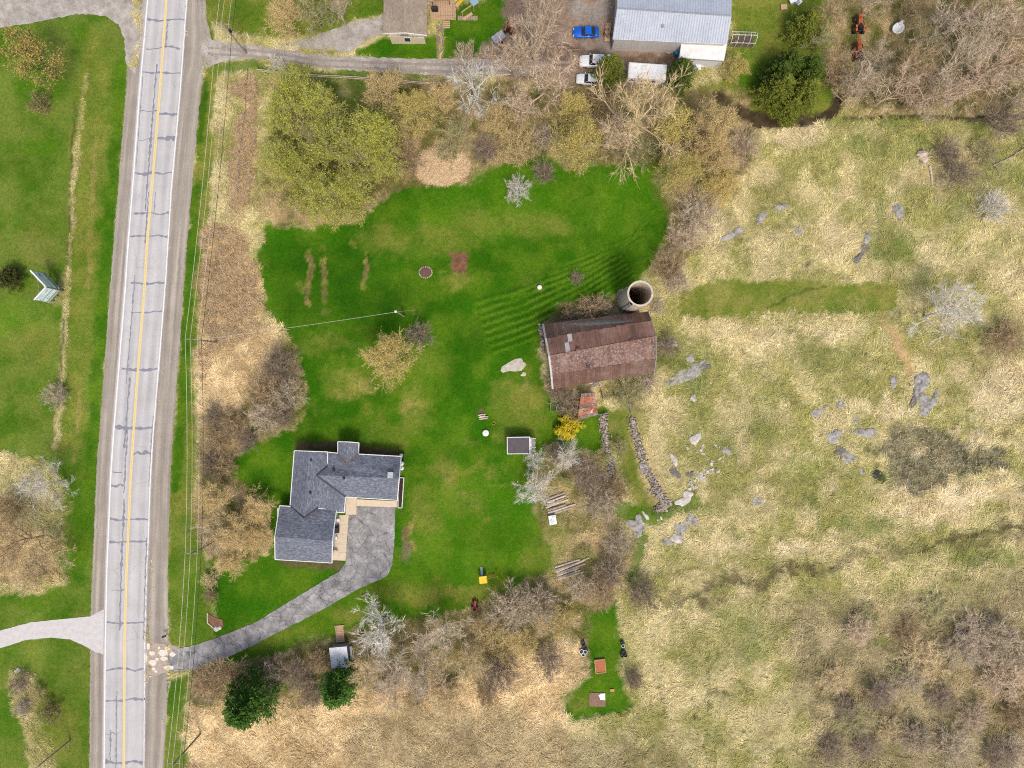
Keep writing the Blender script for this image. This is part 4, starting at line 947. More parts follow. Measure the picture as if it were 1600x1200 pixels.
for i in range(11): MB().box(3.0+i*.32, -1.1, .32, .28, .8, .06).build('walkway_board', WOODT, dk)
q = P(683, 20); gb = thing('grill', 'black gas grill on the timber deck', 'barbecue', (q.x-.3, q.y+.1, .58)); MB().box(0, 0, .5, 1.1, .6, .9).build('body', BLACKP, gb, bevel=.04); MB().box(0, 0, 1.05, .9, .55, .2, 0, .8).build('lid', DARK, gb)
q = P(690, 3); gz = thing('deck_canopy', 'dark square canopy over the upper part of the timber deck', 'canopy', (q.x, q.y, 0)); MB().add([(-1.6, -.9, 2.2), (1.6, -.9, 2.2), (1.6, 2.2, 2.2), (-1.6, 2.2, 2.2), (0, .6, 2.9)], [(0, 1, 4), (1, 2, 4), (2, 3, 4), (3, 0, 4)]).build('canopy', DARK, gz)
for x_, y_ in ((-1.5, -.8), (1.5, -.8), (1.5, 2.1), (-1.5, 2.1)): MB().box(x_, y_, 1.1, .08, .08, 2.2).build('post', DARK, gz)

# ---- white metal barn at the top
t = NT('white_steel'); p = t.pos(); n = t.noise(p, .5, 4, .6); c = t.ramp(n, [(.3, C(166,174,188)), (.7, C(184,190,200))]); WSTEEL = t.out(c, .45)
q = P(1052, 20); wb = thing('metal_barn', 'large white ribbed steel barn beside the dirt yard', 'barn', (q.x, q.y, 0))
A, B, Cc, D = P(957,61,4.2), P(1136,69,4.2), P(1143,25,6.0), P(964,13,6.0)
b2, a2 = P(1143,-40,4.2), P(966,-52,4.2)
r1 = MB().prism([w-Vector((0, 0, .07)) for w in (A, B, Cc, D)], .08).build('roof', GALV, wb, world=True); r2 = MB().prism([w-Vector((0, 0, .07)) for w in (D, Cc, b2, a2)], .08).build('roof', GALV, wb, world=True)
rib_sheets('roof_sheet', A, B, Cc, D, WSTEEL, r1, 22, 2, .0003, 3, .05); rib_sheets('roof_sheet', D, Cc, b2, a2, WSTEEL, r2, 22, 2, .0003, 4, .05)
MB().tube([D+Vector((0, 0, .05)), Cc+Vector((0, 0, .05))], .13, n=6).build('ridge_cap', GALV, wb, world=True)
wl = [A.lerp(Cc, .02), B.lerp(D, .02), b2.lerp(D, .02), a2.lerp(Cc, .02)]
MB().prism([Vector((w.x, w.y, 4.08)) for w in wl], 4.1).build('wall', mat('pale_steel_wall', C(204,200,196), C(184,180,176), .6, .6, world=True, stretch=(6, 6, .4)), wb, world=True)
q = P(1035,41,5.2); MB().box(q.x, q.y, 5.25, .4, .4, .3).build('roof_vent', GALV, wb, world=True)
q = P(1100, 80); ln_ = thing('lean_to', 'white flat roofed lean-to in front of the white steel barn', 'shed', (q.x, q.y, 0))
A, B, Cc, D = P(1061.5,91,2.9), P(1131,96,2.9), P(1136,69,3.4), P(1065,63.5,3.4)
MB().prism([A, B, Cc, D], .12).build('roof', mat('white_sheet', C(238,238,236), C(214,212,206), 1.2, .6, world=True), ln_, world=True)
wl = [A.lerp(Cc, .03), B.lerp(D, .03), Cc.lerp(A, .03), D.lerp(B, .03)]; MB().prism([Vector((w.x, w.y, 2.75)) for w in wl], 2.8).build('wall', SIDEW, ln_, world=True)
edge_strip('fascia', [(1061.5,91,2.86),(1131,96,2.86)], GALV, ln_, .1, .2)
q = P(1157, 65); gh_ = thing('greenhouse_frame', 'bare white pipe greenhouse frame at the end of the steel barn', 'greenhouse', (q.x, q.y, 0))
gw = P(1139,56), P(1177,57), P(1176,74), P(1138,73)
for f in np.linspace(0, 1, 5):
    a = gw[0].lerp(gw[1], f); b = gw[3].lerp(gw[2], f)
    MB().tube([a, a+Vector((0, 0, 1.5)), a.lerp(b, .25)+Vector((0, 0, 2.2)), a.lerp(b, .5)+Vector((0, 0, 2.4)), a.lerp(b, .75)+Vector((0, 0, 2.2)), b+Vector((0, 0, 1.5)), b], .045, n=5).build('hoop', WHITE, gh_, world=True)
for f in (0, .5, 1):
    z = 2.4 if f == .5 else 1.5; a = gw[0].lerp(gw[3], f); b = gw[1].lerp(gw[2], f); MB().tube([a+Vector((0, 0, z)), b+Vector((0, 0, z))], .045, n=5).build('purlin', WHITE, gh_, world=True)
MB().prism([w+Vector((0, 0, .1)) for w in gw], .12).build('bed', mat('bed_soil', C(110,96,84), C(84,72,62), 2, .95, .3), gh_, world=True)
# ================================================================== TREES AND SHRUBS
class TB:                       # fast branch collector
    def __init__(s): s.v = []; s.f = []
    def tube(s, pts, r0, r1, n):
        b = len(s.v); m = len(pts)
        for i, p in enumerate(pts):
            a = pts[max(0, i-1)]; c = pts[min(m-1, i+1)]; dx, dy, dz = c[0]-a[0], c[1]-a[1], c[2]-a[2]
            L = math.sqrt(dx*dx+dy*dy+dz*dz)+1e-9; dx /= L; dy /= L; dz /= L
            if abs(dz) < .9: ax, ay, az = -dy, dx, 0.0
            else: ax, ay, az = 0.0, -dz, dy
            l = math.sqrt(ax*ax+ay*ay+az*az)+1e-9; ax /= l; ay /= l; az /= l
            bx2, by2, bz2 = dy*az-dz*ay, dz*ax-dx*az, dx*ay-dy*ax
            r = r0+(r1-r0)*i/(m-1)
            for k in range(n):
                t_ = 2*math.pi*k/n; c_, s_ = math.cos(t_)*r, math.sin(t_)*r
                s.v.append((p[0]+ax*c_+bx2*s_, p[1]+ay*c_+by2*s_, p[2]+az*c_+bz2*s_))
        for i in range(m-1):
            for k in range(n):
                k2 = (k+1) % n; s.f.append((b+i*n+k, b+i*n+k2, b+(i+1)*n+k2, b+(i+1)*n+k))
    def twig(s, p, d, L, w, rd):
        b = len(s.v); ax, ay = -d[1], d[0]; l = math.hypot(ax, ay)+1e-6; ax = ax/l*w; ay = ay/l*w
        s.v += [(p[0]-ax, p[1]-ay, p[2]), (p[0]+ax, p[1]+ay, p[2]+rd.uniform(-w, w)), (p[0]+d[0]*L, p[1]+d[1]*L, p[2]+d[2]*L)]
        s.f.append((b, b+1, b+2))
    def leaf(s, p, sz, rd):
        b = len(s.v)
        for k in range(3): s.v.append((p[0]+rd.uniform(-sz, sz), p[1]+rd.uniform(-sz, sz), p[2]+rd.uniform(-sz, sz)*.7))
        s.f.append((b, b+1, b+2))
    def mesh(s, name):
        me = bpy.data.meshes.new(name); me.from_pydata(s.v, [], s.f); me.update(); return me
def nrmz(d):
    l = math.sqrt(d[0]**2+d[1]**2+d[2]**2)+1e-9; return (d[0]/l, d[1]/l, d[2]/l)
def bend(d, rd, a, up=0.0): return nrmz((d[0]+rd.gauss(0, a), d[1]+rd.gauss(0, a), d[2]+rd.gauss(0, a)+up))
def poly(p, d, L, n, rd, wob, up):
    pts = [p]; dirs = [d]
    for i in range(n):
        d = bend(d, rd, wob, up); p = (p[0]+d[0]*L/n, p[1]+d[1]*L/n, p[2]+d[2]*L/n); pts.append(p); dirs.append(d)
    return pts, dirs
def along(pts, dirs, f):
    k = f*(len(pts)-1); i = min(len(pts)-2, int(k)); u = k-i; a, b = pts[i], pts[i+1]
    return (a[0]+(b[0]-a[0])*u, a[1]+(b[1]-a[1])*u, a[2]+(b[2]-a[2])*u), dirs[i+1]
def gen_tree(seed, H=9.0, RR=4.5, n1=9, n2=7, n3=6, nt=7, leaves=0, lsz=.12, shrub=False, tr=.2, tw=.02, low=.22):
    rd = random.Random(seed); T = TB(); Cn = TB(); Lf = TB(); limbs = []
    if not shrub:
        pts, dirs = poly((0, 0, -.1), (rd.gauss(0, .06), rd.gauss(0, .06), 1), H*.78, 6, rd, .08, .1); T.tube(pts, tr, tr*.25, 6)
        for i in range(n1):
            f = low+(.97-low)*((i+rd.random()*.6)/n1); p, d = along(pts, dirs, f); az = i*2.4+rd.uniform(-.5, .5); el = R(18+52*f+rd.uniform(-10, 10))
            L = RR*(1.12-.4*f)*rd.uniform(.86, 1.08); limbs.append((p, (math.cos(az)*math.cos(el), math.sin(az)*math.cos(el), math.sin(el)), L, tr*.5*(1.1-.6*f)))
    else:
        for i in range(n1):
            az = i*2.4+rd.uniform(-.5, .5); el = R(rd.uniform(22, 82)); p = (math.cos(az)*.25*rd.random(), math.sin(az)*.25*rd.random(), -.05)
            L = RR*rd.uniform(.8, 1.15)/max(.75, math.cos(el)*.5+.62); limbs.append((p, (math.cos(az)*math.cos(el), math.sin(az)*math.cos(el), math.sin(el)), L, tr*.4))
    for p, d, L, r in limbs:
        p1, d1 = poly(p, d, L, 4, rd, .1, .05); (T if not shrub else Cn).tube(p1, r, r*.2, 4)
        for j in range(n2):
            f = .25+.75*((j+rd.random())/n2); q, dd = along(p1, d1, f); dd = bend(dd, rd, .55, .12); L2 = L*.5*(1.1-.45*f)*rd.uniform(.7, 1.2)
            p2, d2 = poly(q, dd, L2, 3, rd, .16, .06); r2 = max(.022, r*.36*(1.15-.6*f)); Cn.tube(p2, r2, r2*.3, 3)
            for k in range(n3):
                f2 = .2+.8*((k+rd.random())/n3); q2, d3 = along(p2, d2, f2); d3 = bend(d3, rd, .55, .1); L3 = L2*.5*rd.uniform(.6, 1.15)
                p3, dd3 = poly(q2, d3, L3, 2, rd, .2, .05); Cn.twig(p3[0], dd3[1], L3*.55, tw*1.5, rd); Cn.twig(p3[1], dd3[2], L3*.55, tw*1.3, rd)
                for m in range(nt):
                    f3 = rd.uniform(.15, 1); q3, d4 = along(p3, dd3, f3); d4 = bend(d4, rd, .38, .08); lt = rd.uniform(.45, 1.1)*RR/4.5
                    Cn.twig(q3, d4, lt, tw*rd.uniform(.7, 1.1), rd)
                    for q in range(leaves):
                        u = rd.uniform(.4, 1.1); Lf.leaf((q3[0]+d4[0]*lt*u, q3[1]+d4[1]*lt*u, q3[2]+d4[2]*lt*u), lsz*rd.uniform(.6, 1.3), rd)
    return T, Cn, Lf
def gen_conifer(seed, H=7.5, RR=2.8, n=230, m=28, sz=.2, rnd=.6):
    rd = random.Random(seed); T = TB(); L = TB()
    pts, dirs = poly((0, 0, -.1), (0, 0, 1), H*.93, 4, rd, .03, .2); T.tube(pts, .16, .03, 6)
    for i in range(n):
        f = (i+rd.random())/n; z = H*(.06+.9*f); rad = RR*(1-f)**rnd*rd.uniform(.6, 1.12)+.12; az = rd.uniform(0, 6.283)
        for k in range(m):
            u = (rd.random())**.55; sp = .1+.34*rad*.45*(1-.5*u); a = az
            x = math.cos(a)*rad*u+rd.gauss(0, sp*.5); y = math.sin(a)*rad*u+rd.gauss(0, sp*.5); zz = z+rad*(.28*u-.1)+rd.gauss(0, .14)
            d = nrmz((math.cos(a)+rd.gauss(0, .5), math.sin(a)+rd.gauss(0, .5), rd.uniform(-.1, .8))); b = len(L.v); w = sz*.42; ll = sz*rd.uniform(.8, 1.7)
            px_, py_ = -d[1]*w, d[0]*w
            L.v += [(x-px_, y-py_, zz), (x+px_, y+py_, zz+rd.uniform(-.05, .05)), (x+d[0]*ll, y+d[1]*ll, zz+d[2]*ll)]; L.f.append((b, b+1, b+2))
    return T, TB(), L
PROTO = {}
def proto(kind):
    if kind in PROTO: return PROTO[kind]
    b, i = kind[:-1], int(kind[-1])
    if b == 'bare': g = gen_tree(10+i, 10, 4.6, 15, 6, 5, 5, 0, tr=.2, tw=.019)
    elif b == 'tall': g = gen_tree(30+i, 13, 5.2, 13, 6, 5, 5, 0, tr=.26, tw=.021, low=.16)
    elif b == 'open': g = gen_tree(40+i, 12, 6.2, 11, 7, 6, 5, 0, tr=.32, tw=.022, low=.12)
    elif b == 'bud': g = gen_tree(50+i, 9, 4.4, 16, 7, 6, 5, 4, .09, tr=.16, tw=.013)
    elif b == 'willow': g = gen_tree(60+i, 10, 4.6, 15, 7, 6, 5, 5, .105, tr=.2, tw=.013)
    elif b == 'shrub': g = gen_tree(70+i, 3.6, 3.6, 24, 6, 5, 5, 0, shrub=True, tr=.1, tw=.016)
    elif b == 'budshrub': g = gen_tree(80+i, 3.6, 3.6, 18, 7, 5, 4, 2, .085, shrub=True, tr=.08, tw=.012)
    elif b == 'forsy': g = gen_tree(90+i, 3.0, 3.6, 18, 7, 5, 4, 7, .17, shrub=True, tr=.08, tw=.016)
    elif b == 'fir': g = gen_conifer(100+i)
    elif b == 'yew': g = gen_conifer(120+i, 5.2, 3.2, 130, 42, .2, .5)
    out = [(nm, x.mesh(kind+'_'+nm)) for nm, x in zip(('trunk', 'crown', 'foliage'), g) if x.f]
    PROTO[kind] = out; return out
def twigmat(name, c1, c2, rough=.9):
    t = NT(name); g = t.n('ShaderNodeNewGeometry'); oi = t.n('ShaderNodeObjectInfo')
    c = t.ramp(g.outputs['Random Per Island'], [(0, c1), (1, c2)]); c = t.mix(1.0, c, t.ramp(oi.outputs['Random'], [(0, .86), (1, 1.14)]), 'MULTIPLY')
    return t.out(c, rough)
def leafmat(name, c1, c2, c3, tr=.3):
    t = NT(name); g = t.n('ShaderNodeNewGeometry'); oi = t.n('ShaderNodeObjectInfo')
    c = t.ramp(g.outputs['Random Per Island'], [(0, c1), (.5, c2), (1, c3)]); c = t.mix(1.0, c, t.ramp(oi.outputs['Random'], [(0, .86), (1, 1.12)]), 'MULTIPLY')
    t.out(c, .8); tl = t.n('ShaderNodeBsdfTranslucent'); t.l(c, tl.inputs[0]); mx = t.n('ShaderNodeMixShader'); mx.inputs[0].default_value = tr
    o = t.t.nodes['Material Output']; t.l(t.b.outputs[0], mx.inputs[1]); t.l(tl.outputs[0], mx.inputs[2]); t.l(mx.outputs[0], o.inputs[0]); return t.m
BK = {'grey': twigmat('twig_grey', C(232,214,186), C(146,128,102)), 'white': twigmat('twig_white', C(246,240,226), C(180,172,154)), 'pink': twigmat('twig_pink', C(240,216,186), C(156,132,104)),
      'brown': twigmat('twig_brown', C(208,180,140), C(126,104,76)), 'purple': twigmat('twig_purple', C(186,166,144), C(106,90,76)), 'tan': twigmat('twig_tan', C(244,220,172), C(168,146,104)), 'dark': twigmat('twig_dark', C(112,98,84), C(78,68,58)),
      'olive': twigmat('twig_olive', C(214,206,152), C(134,126,84))}
LF = {'none': None, 'lime': leafmat('leaf_lime', C(196,200,60), C(226,226,104), C(112,122,36)), 'yellow': leafmat('leaf_yellow', C(238,212,96), C(248,226,132), C(180,156,64)),
      'tanleaf': leafmat('leaf_tan', C(246,222,156), C(234,206,136), C(186,158,104)), 'gold': leafmat('leaf_gold', C(255,232,20), C(255,244,70), C(255,214,10)), 'fir': leafmat('needle_green', C(70,96,30), C(108,126,44), C(36,58,18), .15),
      'firdark': leafmat('needle_dark', C(76,84,34), C(96,96,44), C(52,58,24), .15), 'firyel': leafmat('needle_olive', C(112,124,38), C(144,150,58), C(64,80,24), .15), 'firb': leafmat('needle_fresh', C(56,98,26), C(98,140,44), C(28,58,16), .15)}
NT_ = [0]
def tree(px, py, d, kind, bark, leaf='none', label='', group=None, hs=1.0, name=None, lean=0.0):
    """px,py: middle of the crown in the photo, d: crown width in photo pixels"""
    NT_[0] += 1; rd = random.Random(NT_[0]*7+int(px))
    b = kind; vi = NT_[0] % 2; kd = kind+str(vi)
    canon = {'bare': 9.6, 'tall': 10.6, 'open': 13.0, 'bud': 9.2, 'willow': 9.6, 'shrub': 7.2, 'budshrub': 7.2, 'forsy': 7.2, 'fir': 5.6, 'yew': 6.2}[b]
    ch = {'bare': 6.2, 'tall': 8, 'open': 6.5, 'bud': 5.5, 'willow': 6.2, 'shrub': 2.2, 'budshrub': 2.2, 'forsy': 2, 'fir': 3.0, 'yew': 2.2}[b]
    s = d*S/canon*1.06; q = P(px, py, ch*s*hs)
    isT = b not in ('shrub', 'budshrub', 'forsy')
    nm = name or ({'fir': 'conifer_tree', 'yew': 'conifer_tree'}.get(b) or ('bare_tree' if isT and leaf == 'none' else 'budding_tree' if isT else 'shrub'))
    r = thing(nm, label, 'tree' if isT else 'shrub', (q.x, q.y, 0), rd.uniform(0, 6.283), group); r.scale = (s, s, s*hs)
    for pn, me in proto(kd):
        o = bpy.data.objects.new(pn, me); COL.objects.link(o); o.parent = r
        if not me.materials: me.materials.append(BK['grey'])
        o.material_slots[0].link = 'OBJECT'
        o.material_slots[0].material = LF[leaf] if pn == 'foliage' else BK[bark]
    return r
def trees(rows):
    for row in rows: tree(*row)
# --- left of the road
tree(50,100,90,'bud','dark','yellow','dark branched tree with yellow buds on the top left lawn')
tree(62,160,38,'budshrub','dark','tanleaf','orange brown shrub at the foot of the yellow budding tree')
tree(15,436,42,'yew','dark','firdark','dark rounded evergreen behind the chevron billboard')
tree(90,618,42,'shrub','grey','none','pale grey shrub on the ditch left of the road')
tree(68,757,78,'bare','white','none','whitish bare tree beside the ditch left of the road')
tree(28,850,90,'bare','brown','none','brown bare tree nearest the left edge of the photo')
tree(72,868,72,'bare','tan','none','tan bare tree on the rough patch left of the road', None, .8)
tree(14,795,60,'shrub','brown','none','brown bush at the left edge above the bare trees'); tree(50,905,50,'shrub','tan','none','tan bush at the lower end of the left rough patch')
tree(32,1068,34,'shrub','purple','none','dark shrub at the top of the lower left rough island'); tree(38,1108,30,'shrub','grey','none','grey shrub around the rocks of the lower left island')
tree(80,1112,38,'budshrub','dark','tanleaf','rust coloured shrub beside the lower left island'); tree(60,1085,30,'budshrub','olive','tanleaf','small olive shrub on the lower left island')
# --- verge and reeds right of the road
G = 'bare trees on the roadside verge west of the house'
for x, y, d, b, h, l in ((333,775,62,'tan',.9,'tan budding tree west of the house, uppermost beside the wires'),(372,822,80,'tan',.8,'tan budding tree west of the house, largest of the clump'),(335,838,70,'pink',.8,'pinkish bare tree in the clump west of the grey house'),(398,790,60,'tan',.7,'tan budding tree nearest the west wall of the house'),(362,876,60,'tan',.7,'tan budding tree west of the house, lowest of the clump'),(402,845,54,'tan',.7,'smallest tan budding tree beside the low wing of the house')):
    tree(x, y, d, 'bud' if b == 'tan' else 'bare', b, 'tanleaf' if b == 'tan' else 'none', l, G, h)
for x, y, d, b, l in ((335,650,40,'purple','dark brush just below the pale reeds beside the wires'),(342,690,46,'brown','brown brush on the verge, middle of the roadside brush'),(330,722,36,'purple','small dark brush under the wires above the tan trees'),(352,730,44,'brown','brown brush directly above the tan tree clump'),(368,660,46,'brown','brown brush left of the thicket bushes'),(385,690,40,'purple','dark brush at the lawn edge northwest of the house')): tree(x, y, d, 'shrub', b, 'none', l, 'brush on the verge')
for x, y, d, b, l in ((438,572,60,'purple','uppermost thicket bush at the lower end of the pale reeds'),(448,618,56,'grey','grey thicket bush bulging furthest into the lawn'),(415,610,58,'brown','brown thicket bush in the middle between reeds and lawn'),(412,650,54,'grey','grey thicket bush at the lower left of the thicket'),(444,648,44,'purple','smallest thicket bush, lowest at the lawn edge')): tree(x, y, d, 'shrub', b, 'none', l, 'thicket bushes by the reeds', .9)
tree(330,930,26,'shrub','brown','none','small brown shrub on the verge lawn above the stone bed'); tree(330,905,30,'shrub','tan','none','small tan shrub on the verge below the tan trees')
# --- beyond the lane
tree(440,22,72,'bud','tan','tanleaf','tan budding tree beyond the lane, leftmost of three'); tree(488,18,76,'bare','olive','none','olive bare tree beyond the lane, middle of three'); tree(530,14,50,'bare','grey','none','grey bare tree beyond the lane, nearest the taupe house')
# --- the green willow clump
G = 'yellow green trees of the big clump'
for x, y, d, k, h, l in ((463,128,78,'willow',1,'uppermost, touching the lane fence'),(448,176,84,'willow',1,'second from the top on the left side'),(440,245,84,'willow',.9,'at the left edge beside the dry belt'),(500,170,80,'willow',1,'right of the uppermost tree'),(570,215,96,'willow',1,'behind the bare wide branched tree'),(520,235,100,'willow',1,'largest, in the middle'),(470,285,90,'willow',.9,'lower left, nearest the reeds'),(508,308,92,'willow',.85,'lowest, overhanging the lawn'),(560,285,84,'willow',.9,'lower right, above the lawn edge'),(598,245,76,'willow',.9,'rightmost, nearest the straw heap'),(545,325,50,'willow',.7,'smallest, on the lawn edge')):
    tree(x, y, d, k, 'olive', 'lime', 'yellow green leafing tree of the large clump, %s' % l, G, h)
tree(490,215,60,'bare','olive','none','thin bare tree rising inside the yellow green clump', None, 1.05); tree(560,245,74,'open','olive','none','bare wide branched tree rising inside the yellow green clump')
tree(436,103,40,'bare','white','none','small white bare tree at the left end of the lane hedge', None, .8)
# --- hedgerow to the right of the clump
tree(602,140,76,'bud','tan','tanleaf','orange tan budding tree just below the gravel lane'); tree(652,185,78,'bud','olive','yellow','yellowish budding tree above the straw heap'); tree(690,150,60,'bud','tan','tanleaf','small tan budding tree between lane and straw heap', None, .8)
tree(632,250,60,'shrub','brown','none','brown shrub left of the straw heap'); tree(712,205,60,'bare','olive','none','pale olive bare tree above the straw heap', None, .8); tree(700,240,44,'shrub','olive','none','olive shrub touching the straw heap')
tree(745,140,88,'tall','white','none','tall pale grey tree by the lane above the purple shrub'); tree(757,236,48,'shrub','purple','none','dark purple shrub right of the straw heap')
tree(775,190,64,'bud','tan','tanleaf','tan budding tree right of the tall pale tree', None, .8); tree(815,165,70,'bare','pink','none','pinkish bare tree below the dirt yard', None, .9); tree(805,230,60,'budshrub','tan','tanleaf','tan bush at the lawn edge left of the yellow tree'); tree(850,215,44,'shrub','grey','none','small pale grey bush left of the yellow tree')
tree(735,95,60,'bare','pink','none','pinkish bare tree standing at the lower side of the lane'); tree(800,95,90,'bare','pink','none','pinkish bare tree over the lane beside the trailer', None, 1.0)
tree(838,60,120,'open','pink','none','large pink grey bare tree over the dirt yard', None, 1.1); tree(852,125,104,'open','pink','none','spreading pinkish bare tree left of the white cars', None, .9)
tree(902,225,92,'bud','olive','yellow','yellow budding tree at the lawn edge, left of the great bare tree'); tree(892,180,66,'bud','olive','yellow','yellow olive tree below the white cars', None, .9)
tree(955,215,84,'bare','pink','none','pinkish bare tree between the yellow tree and the great bare tree', None, .8); tree(1002,178,150,'open','tan','none','great bare tree with spreading limbs below the travel trailer', None, 1.0)
tree(1048,205,80,'bud','olive','yellow','yellow olive tree right of the great bare tree'); tree(1105,195,84,'bud','tan','tanleaf','orange tan tree at the right end of the hedgerow'); tree(1118,245,80,'bud','tan','tanleaf','tan budding tree below the orange tan tree', None, .8)
tree(1072,265,84,'bud','olive','yellow','yellow budding tree at the right tip of the lawn'); tree(1075,222,50,'shrub','purple','none','purplish bush among the yellow trees'); tree(1130,290,70,'bud','tan','yellow','yellow tan tree at the edge of the field', None, .7); tree(1158,230,60,'shrub','pink','none','pinkish bush right of the hedgerow')
tree(995,235,60,'shrub','olive','none','olive brush under the great bare tree'); tree(935,160,50,'shrub','brown','none','brown brush behind the white cars')
tree(952,112,52,'fir','dark','firyel','green conifer overlapping the parked white cars'); tree(1063,117,50,'fir','dark','fir','dark green conifer at the right end of the travel trailer'); tree(1145,102,54,'bud','olive','yellow','yellowish budding bush below the lean-to', None, .6)
for x, y, d, lf, l in ((1212,146,62,'firyel','lower left'),(1250,152,62,'firyel','lower right'),(1258,118,60,'fir','upper right, beside the scrap heap'),(1228,108,56,'fir','topmost'),(1230,172,46,'firyel','lowest, at the ruts'),(1212,120,50,'fir','upper left')): tree(x, y, d, 'fir', 'dark', lf, 'green conifer of the dense group beside the farm track, %s' % l, 'conifers beside the farm track')
tree(1258,45,62,'fir','dark','firyel','olive green conifer above the conifer group', None, .7); tree(1285,62,54,'bare','olive','none','olive bare tree beside the olive conifer')
# --- thicket in the upper right corner
rd = random.Random(11)
for x, y, d, l in ((1300,28,66,'at the upper left corner of'),(1304,92,60,'behind the orange implement in'),(1366,96,60,'between the orange tractors and the tub in'),(1352,128,64,'below the lower orange tractor in'),(1400,140,72,'on the lower fringe left of the fallen stem in'),(1334,146,56,'at the lower left corner of'),(1428,112,80,'directly below the white tub in'),(1466,44,84,'right of the white tub in'),(1462,140,90,'over the pale fallen stem in'),(1490,90,96,'in the very middle of'),(1522,136,74,'above the long fallen branch in'),(1530,50,96,'in the upper right half of'),(1555,105,92,'right of the middle of'),(1590,50,90,'at the upper right corner of'),(1596,132,70,'at the right edge above the purple bush in'),(1478,150,56,'lowest and nearest the farm track in'),(1436,4,56,'above the white tub in'),(1560,10,90,'at the top edge, far right of'),(1370,2,50,'at the top edge, left part of')):
    bk = rd.choice(['pink', 'grey', 'pink', 'brown']); tree(x, y, d, 'tall' if rd.random() < .6 else 'bare', bk, 'none', 'bare tree %s the top right thicket' % l, 'thicket trees at the top right', rd.uniform(.8, 1.1))
for x, y, d, l in ((1305,120,44,'at the left fringe of'),(1500,35,56,'in the upper middle of'),(1425,150,50,'at the lower fringe of'),(1580,95,60,'at the right edge of'),(1530,120,56,'beside the long fallen branch of')): tree(x, y, d, 'shrub', 'brown', 'none', 'brown undergrowth bush %s the top right thicket' % l, 'thicket undergrowth')
tree(1572,190,70,'shrub','purple','none','large grey purple bush at the right edge below the thicket', None, 1.1); tree(1480,238,48,'shrub','purple','none','upper of two grey purple bushes by the uprooted stump'); tree(1496,272,54,'shrub','purple','none','lower of two grey purple bushes by the uprooted stump')
tree(1538,240,50,'shrub','olive','none','low dark olive bush right of the purple bushes', None, .6)
tree(1478,490,112,'bare','white','none','whitish bare tree alone in the right field', None, .75); tree(1552,325,52,'shrub','white','none','small whitish shrub in the upper right field'); tree(1570,530,70,'shrub','brown','none','brownish brush at the right edge below the whitish tree', None, .6)
# --- on the lawn
tree(615,566,92,'bud','tan','yellow','yellow budding tree alone on the lawn', None, .8); tree(655,523,46,'shrub','purple','none','grey purple shrub beside the lone yellow tree'); tree(850,270,40,'shrub','purple','none','round purple grey shrub on the upper lawn'); tree(808,297,42,'shrub','white','none','whitish shrub on the upper lawn'); tree(900,434,24,'shrub','purple','none','tiny purple shrub on the lawn left of the silo')
# --- round the barn
for x, y, d, b, l in ((1088,335,70,'grey','grey brown bush on the upper slope right of the lawn'),(1068,372,56,'pink','pinkish bush on the slope right of the lawn'),(1045,418,56,'brown','brown bush on the slope above the silo'),(1058,442,44,'grey','grey bush right of the silo'),(925,482,50,'brown','brown brush along the north wall of the barn'),(938,476,34,'grey','grey brush left of the silo foot'),(1042,540,40,'purple','purple brush off the east end of the barn'),(1026,480,26,'grey','small grey bush right of the silo foot'),
                    (880,622,52,'purple','purple bare bush between barn and rusted shed'),(982,612,60,'olive','olive grey brush south of the barn'),(1010,596,46,'grey','grey brush at the southeast corner of the barn'),(868,602,40,'brown','brown brush at the southwest corner of the barn'),(895,640,40,'brown','brown bush left of the rusted shed'),(890,497,36,'brown','leafy brown brush at the northwest corner of the barn')): tree(x, y, d, 'shrub', b, 'none', l)
tree(886,668,38,'forsy','brown','gold','bright yellow forsythia in bloom beside the rusted shed', None, .9)
tree(836,765,70,'bare','white','none','white bare tree beside the upper log pile', None, .7); tree(834,722,44,'bare','white','none','small pale tree below the garden shed', None, .7); tree(886,714,58,'bare','white','none','pale bare tree right of the garden shed', None, .7); tree(868,705,40,'shrub','purple','none','purple brush behind the garden shed')
for x, y, d, b, l in ((918,742,62,'purple','large purple grey bush right of the upper log pile'),(938,788,60,'grey','grey bush above the green wall path'),(960,765,50,'brown','brown brush at the end of the left stone wall'),(968,700,30,'olive','olive bush beside the left stone wall'),(905,918,50,'grey','grey brush below the lower log pile'),(955,892,54,'purple','purple grey brush right of the lower log pile'),(965,850,52,'grey','grey brush between the log piles and the path'),(940,925,54,'brown','brown brush at the top of the narrow lawn strip'),(1005,928,54,'purple','round purple bush right of the narrow lawn strip')): tree(x, y, d, 'shrub', b, 'none', l)
tree(886,755,22,'budshrub','olive','lime','small lime green shrub behind the upper log pile'); tree(943,713,26,'budshrub','olive','lime','lime green bush leaning on the left stone wall'); tree(918,862,24,'budshrub','olive','lime','small lime green shrub above the lower log pile')
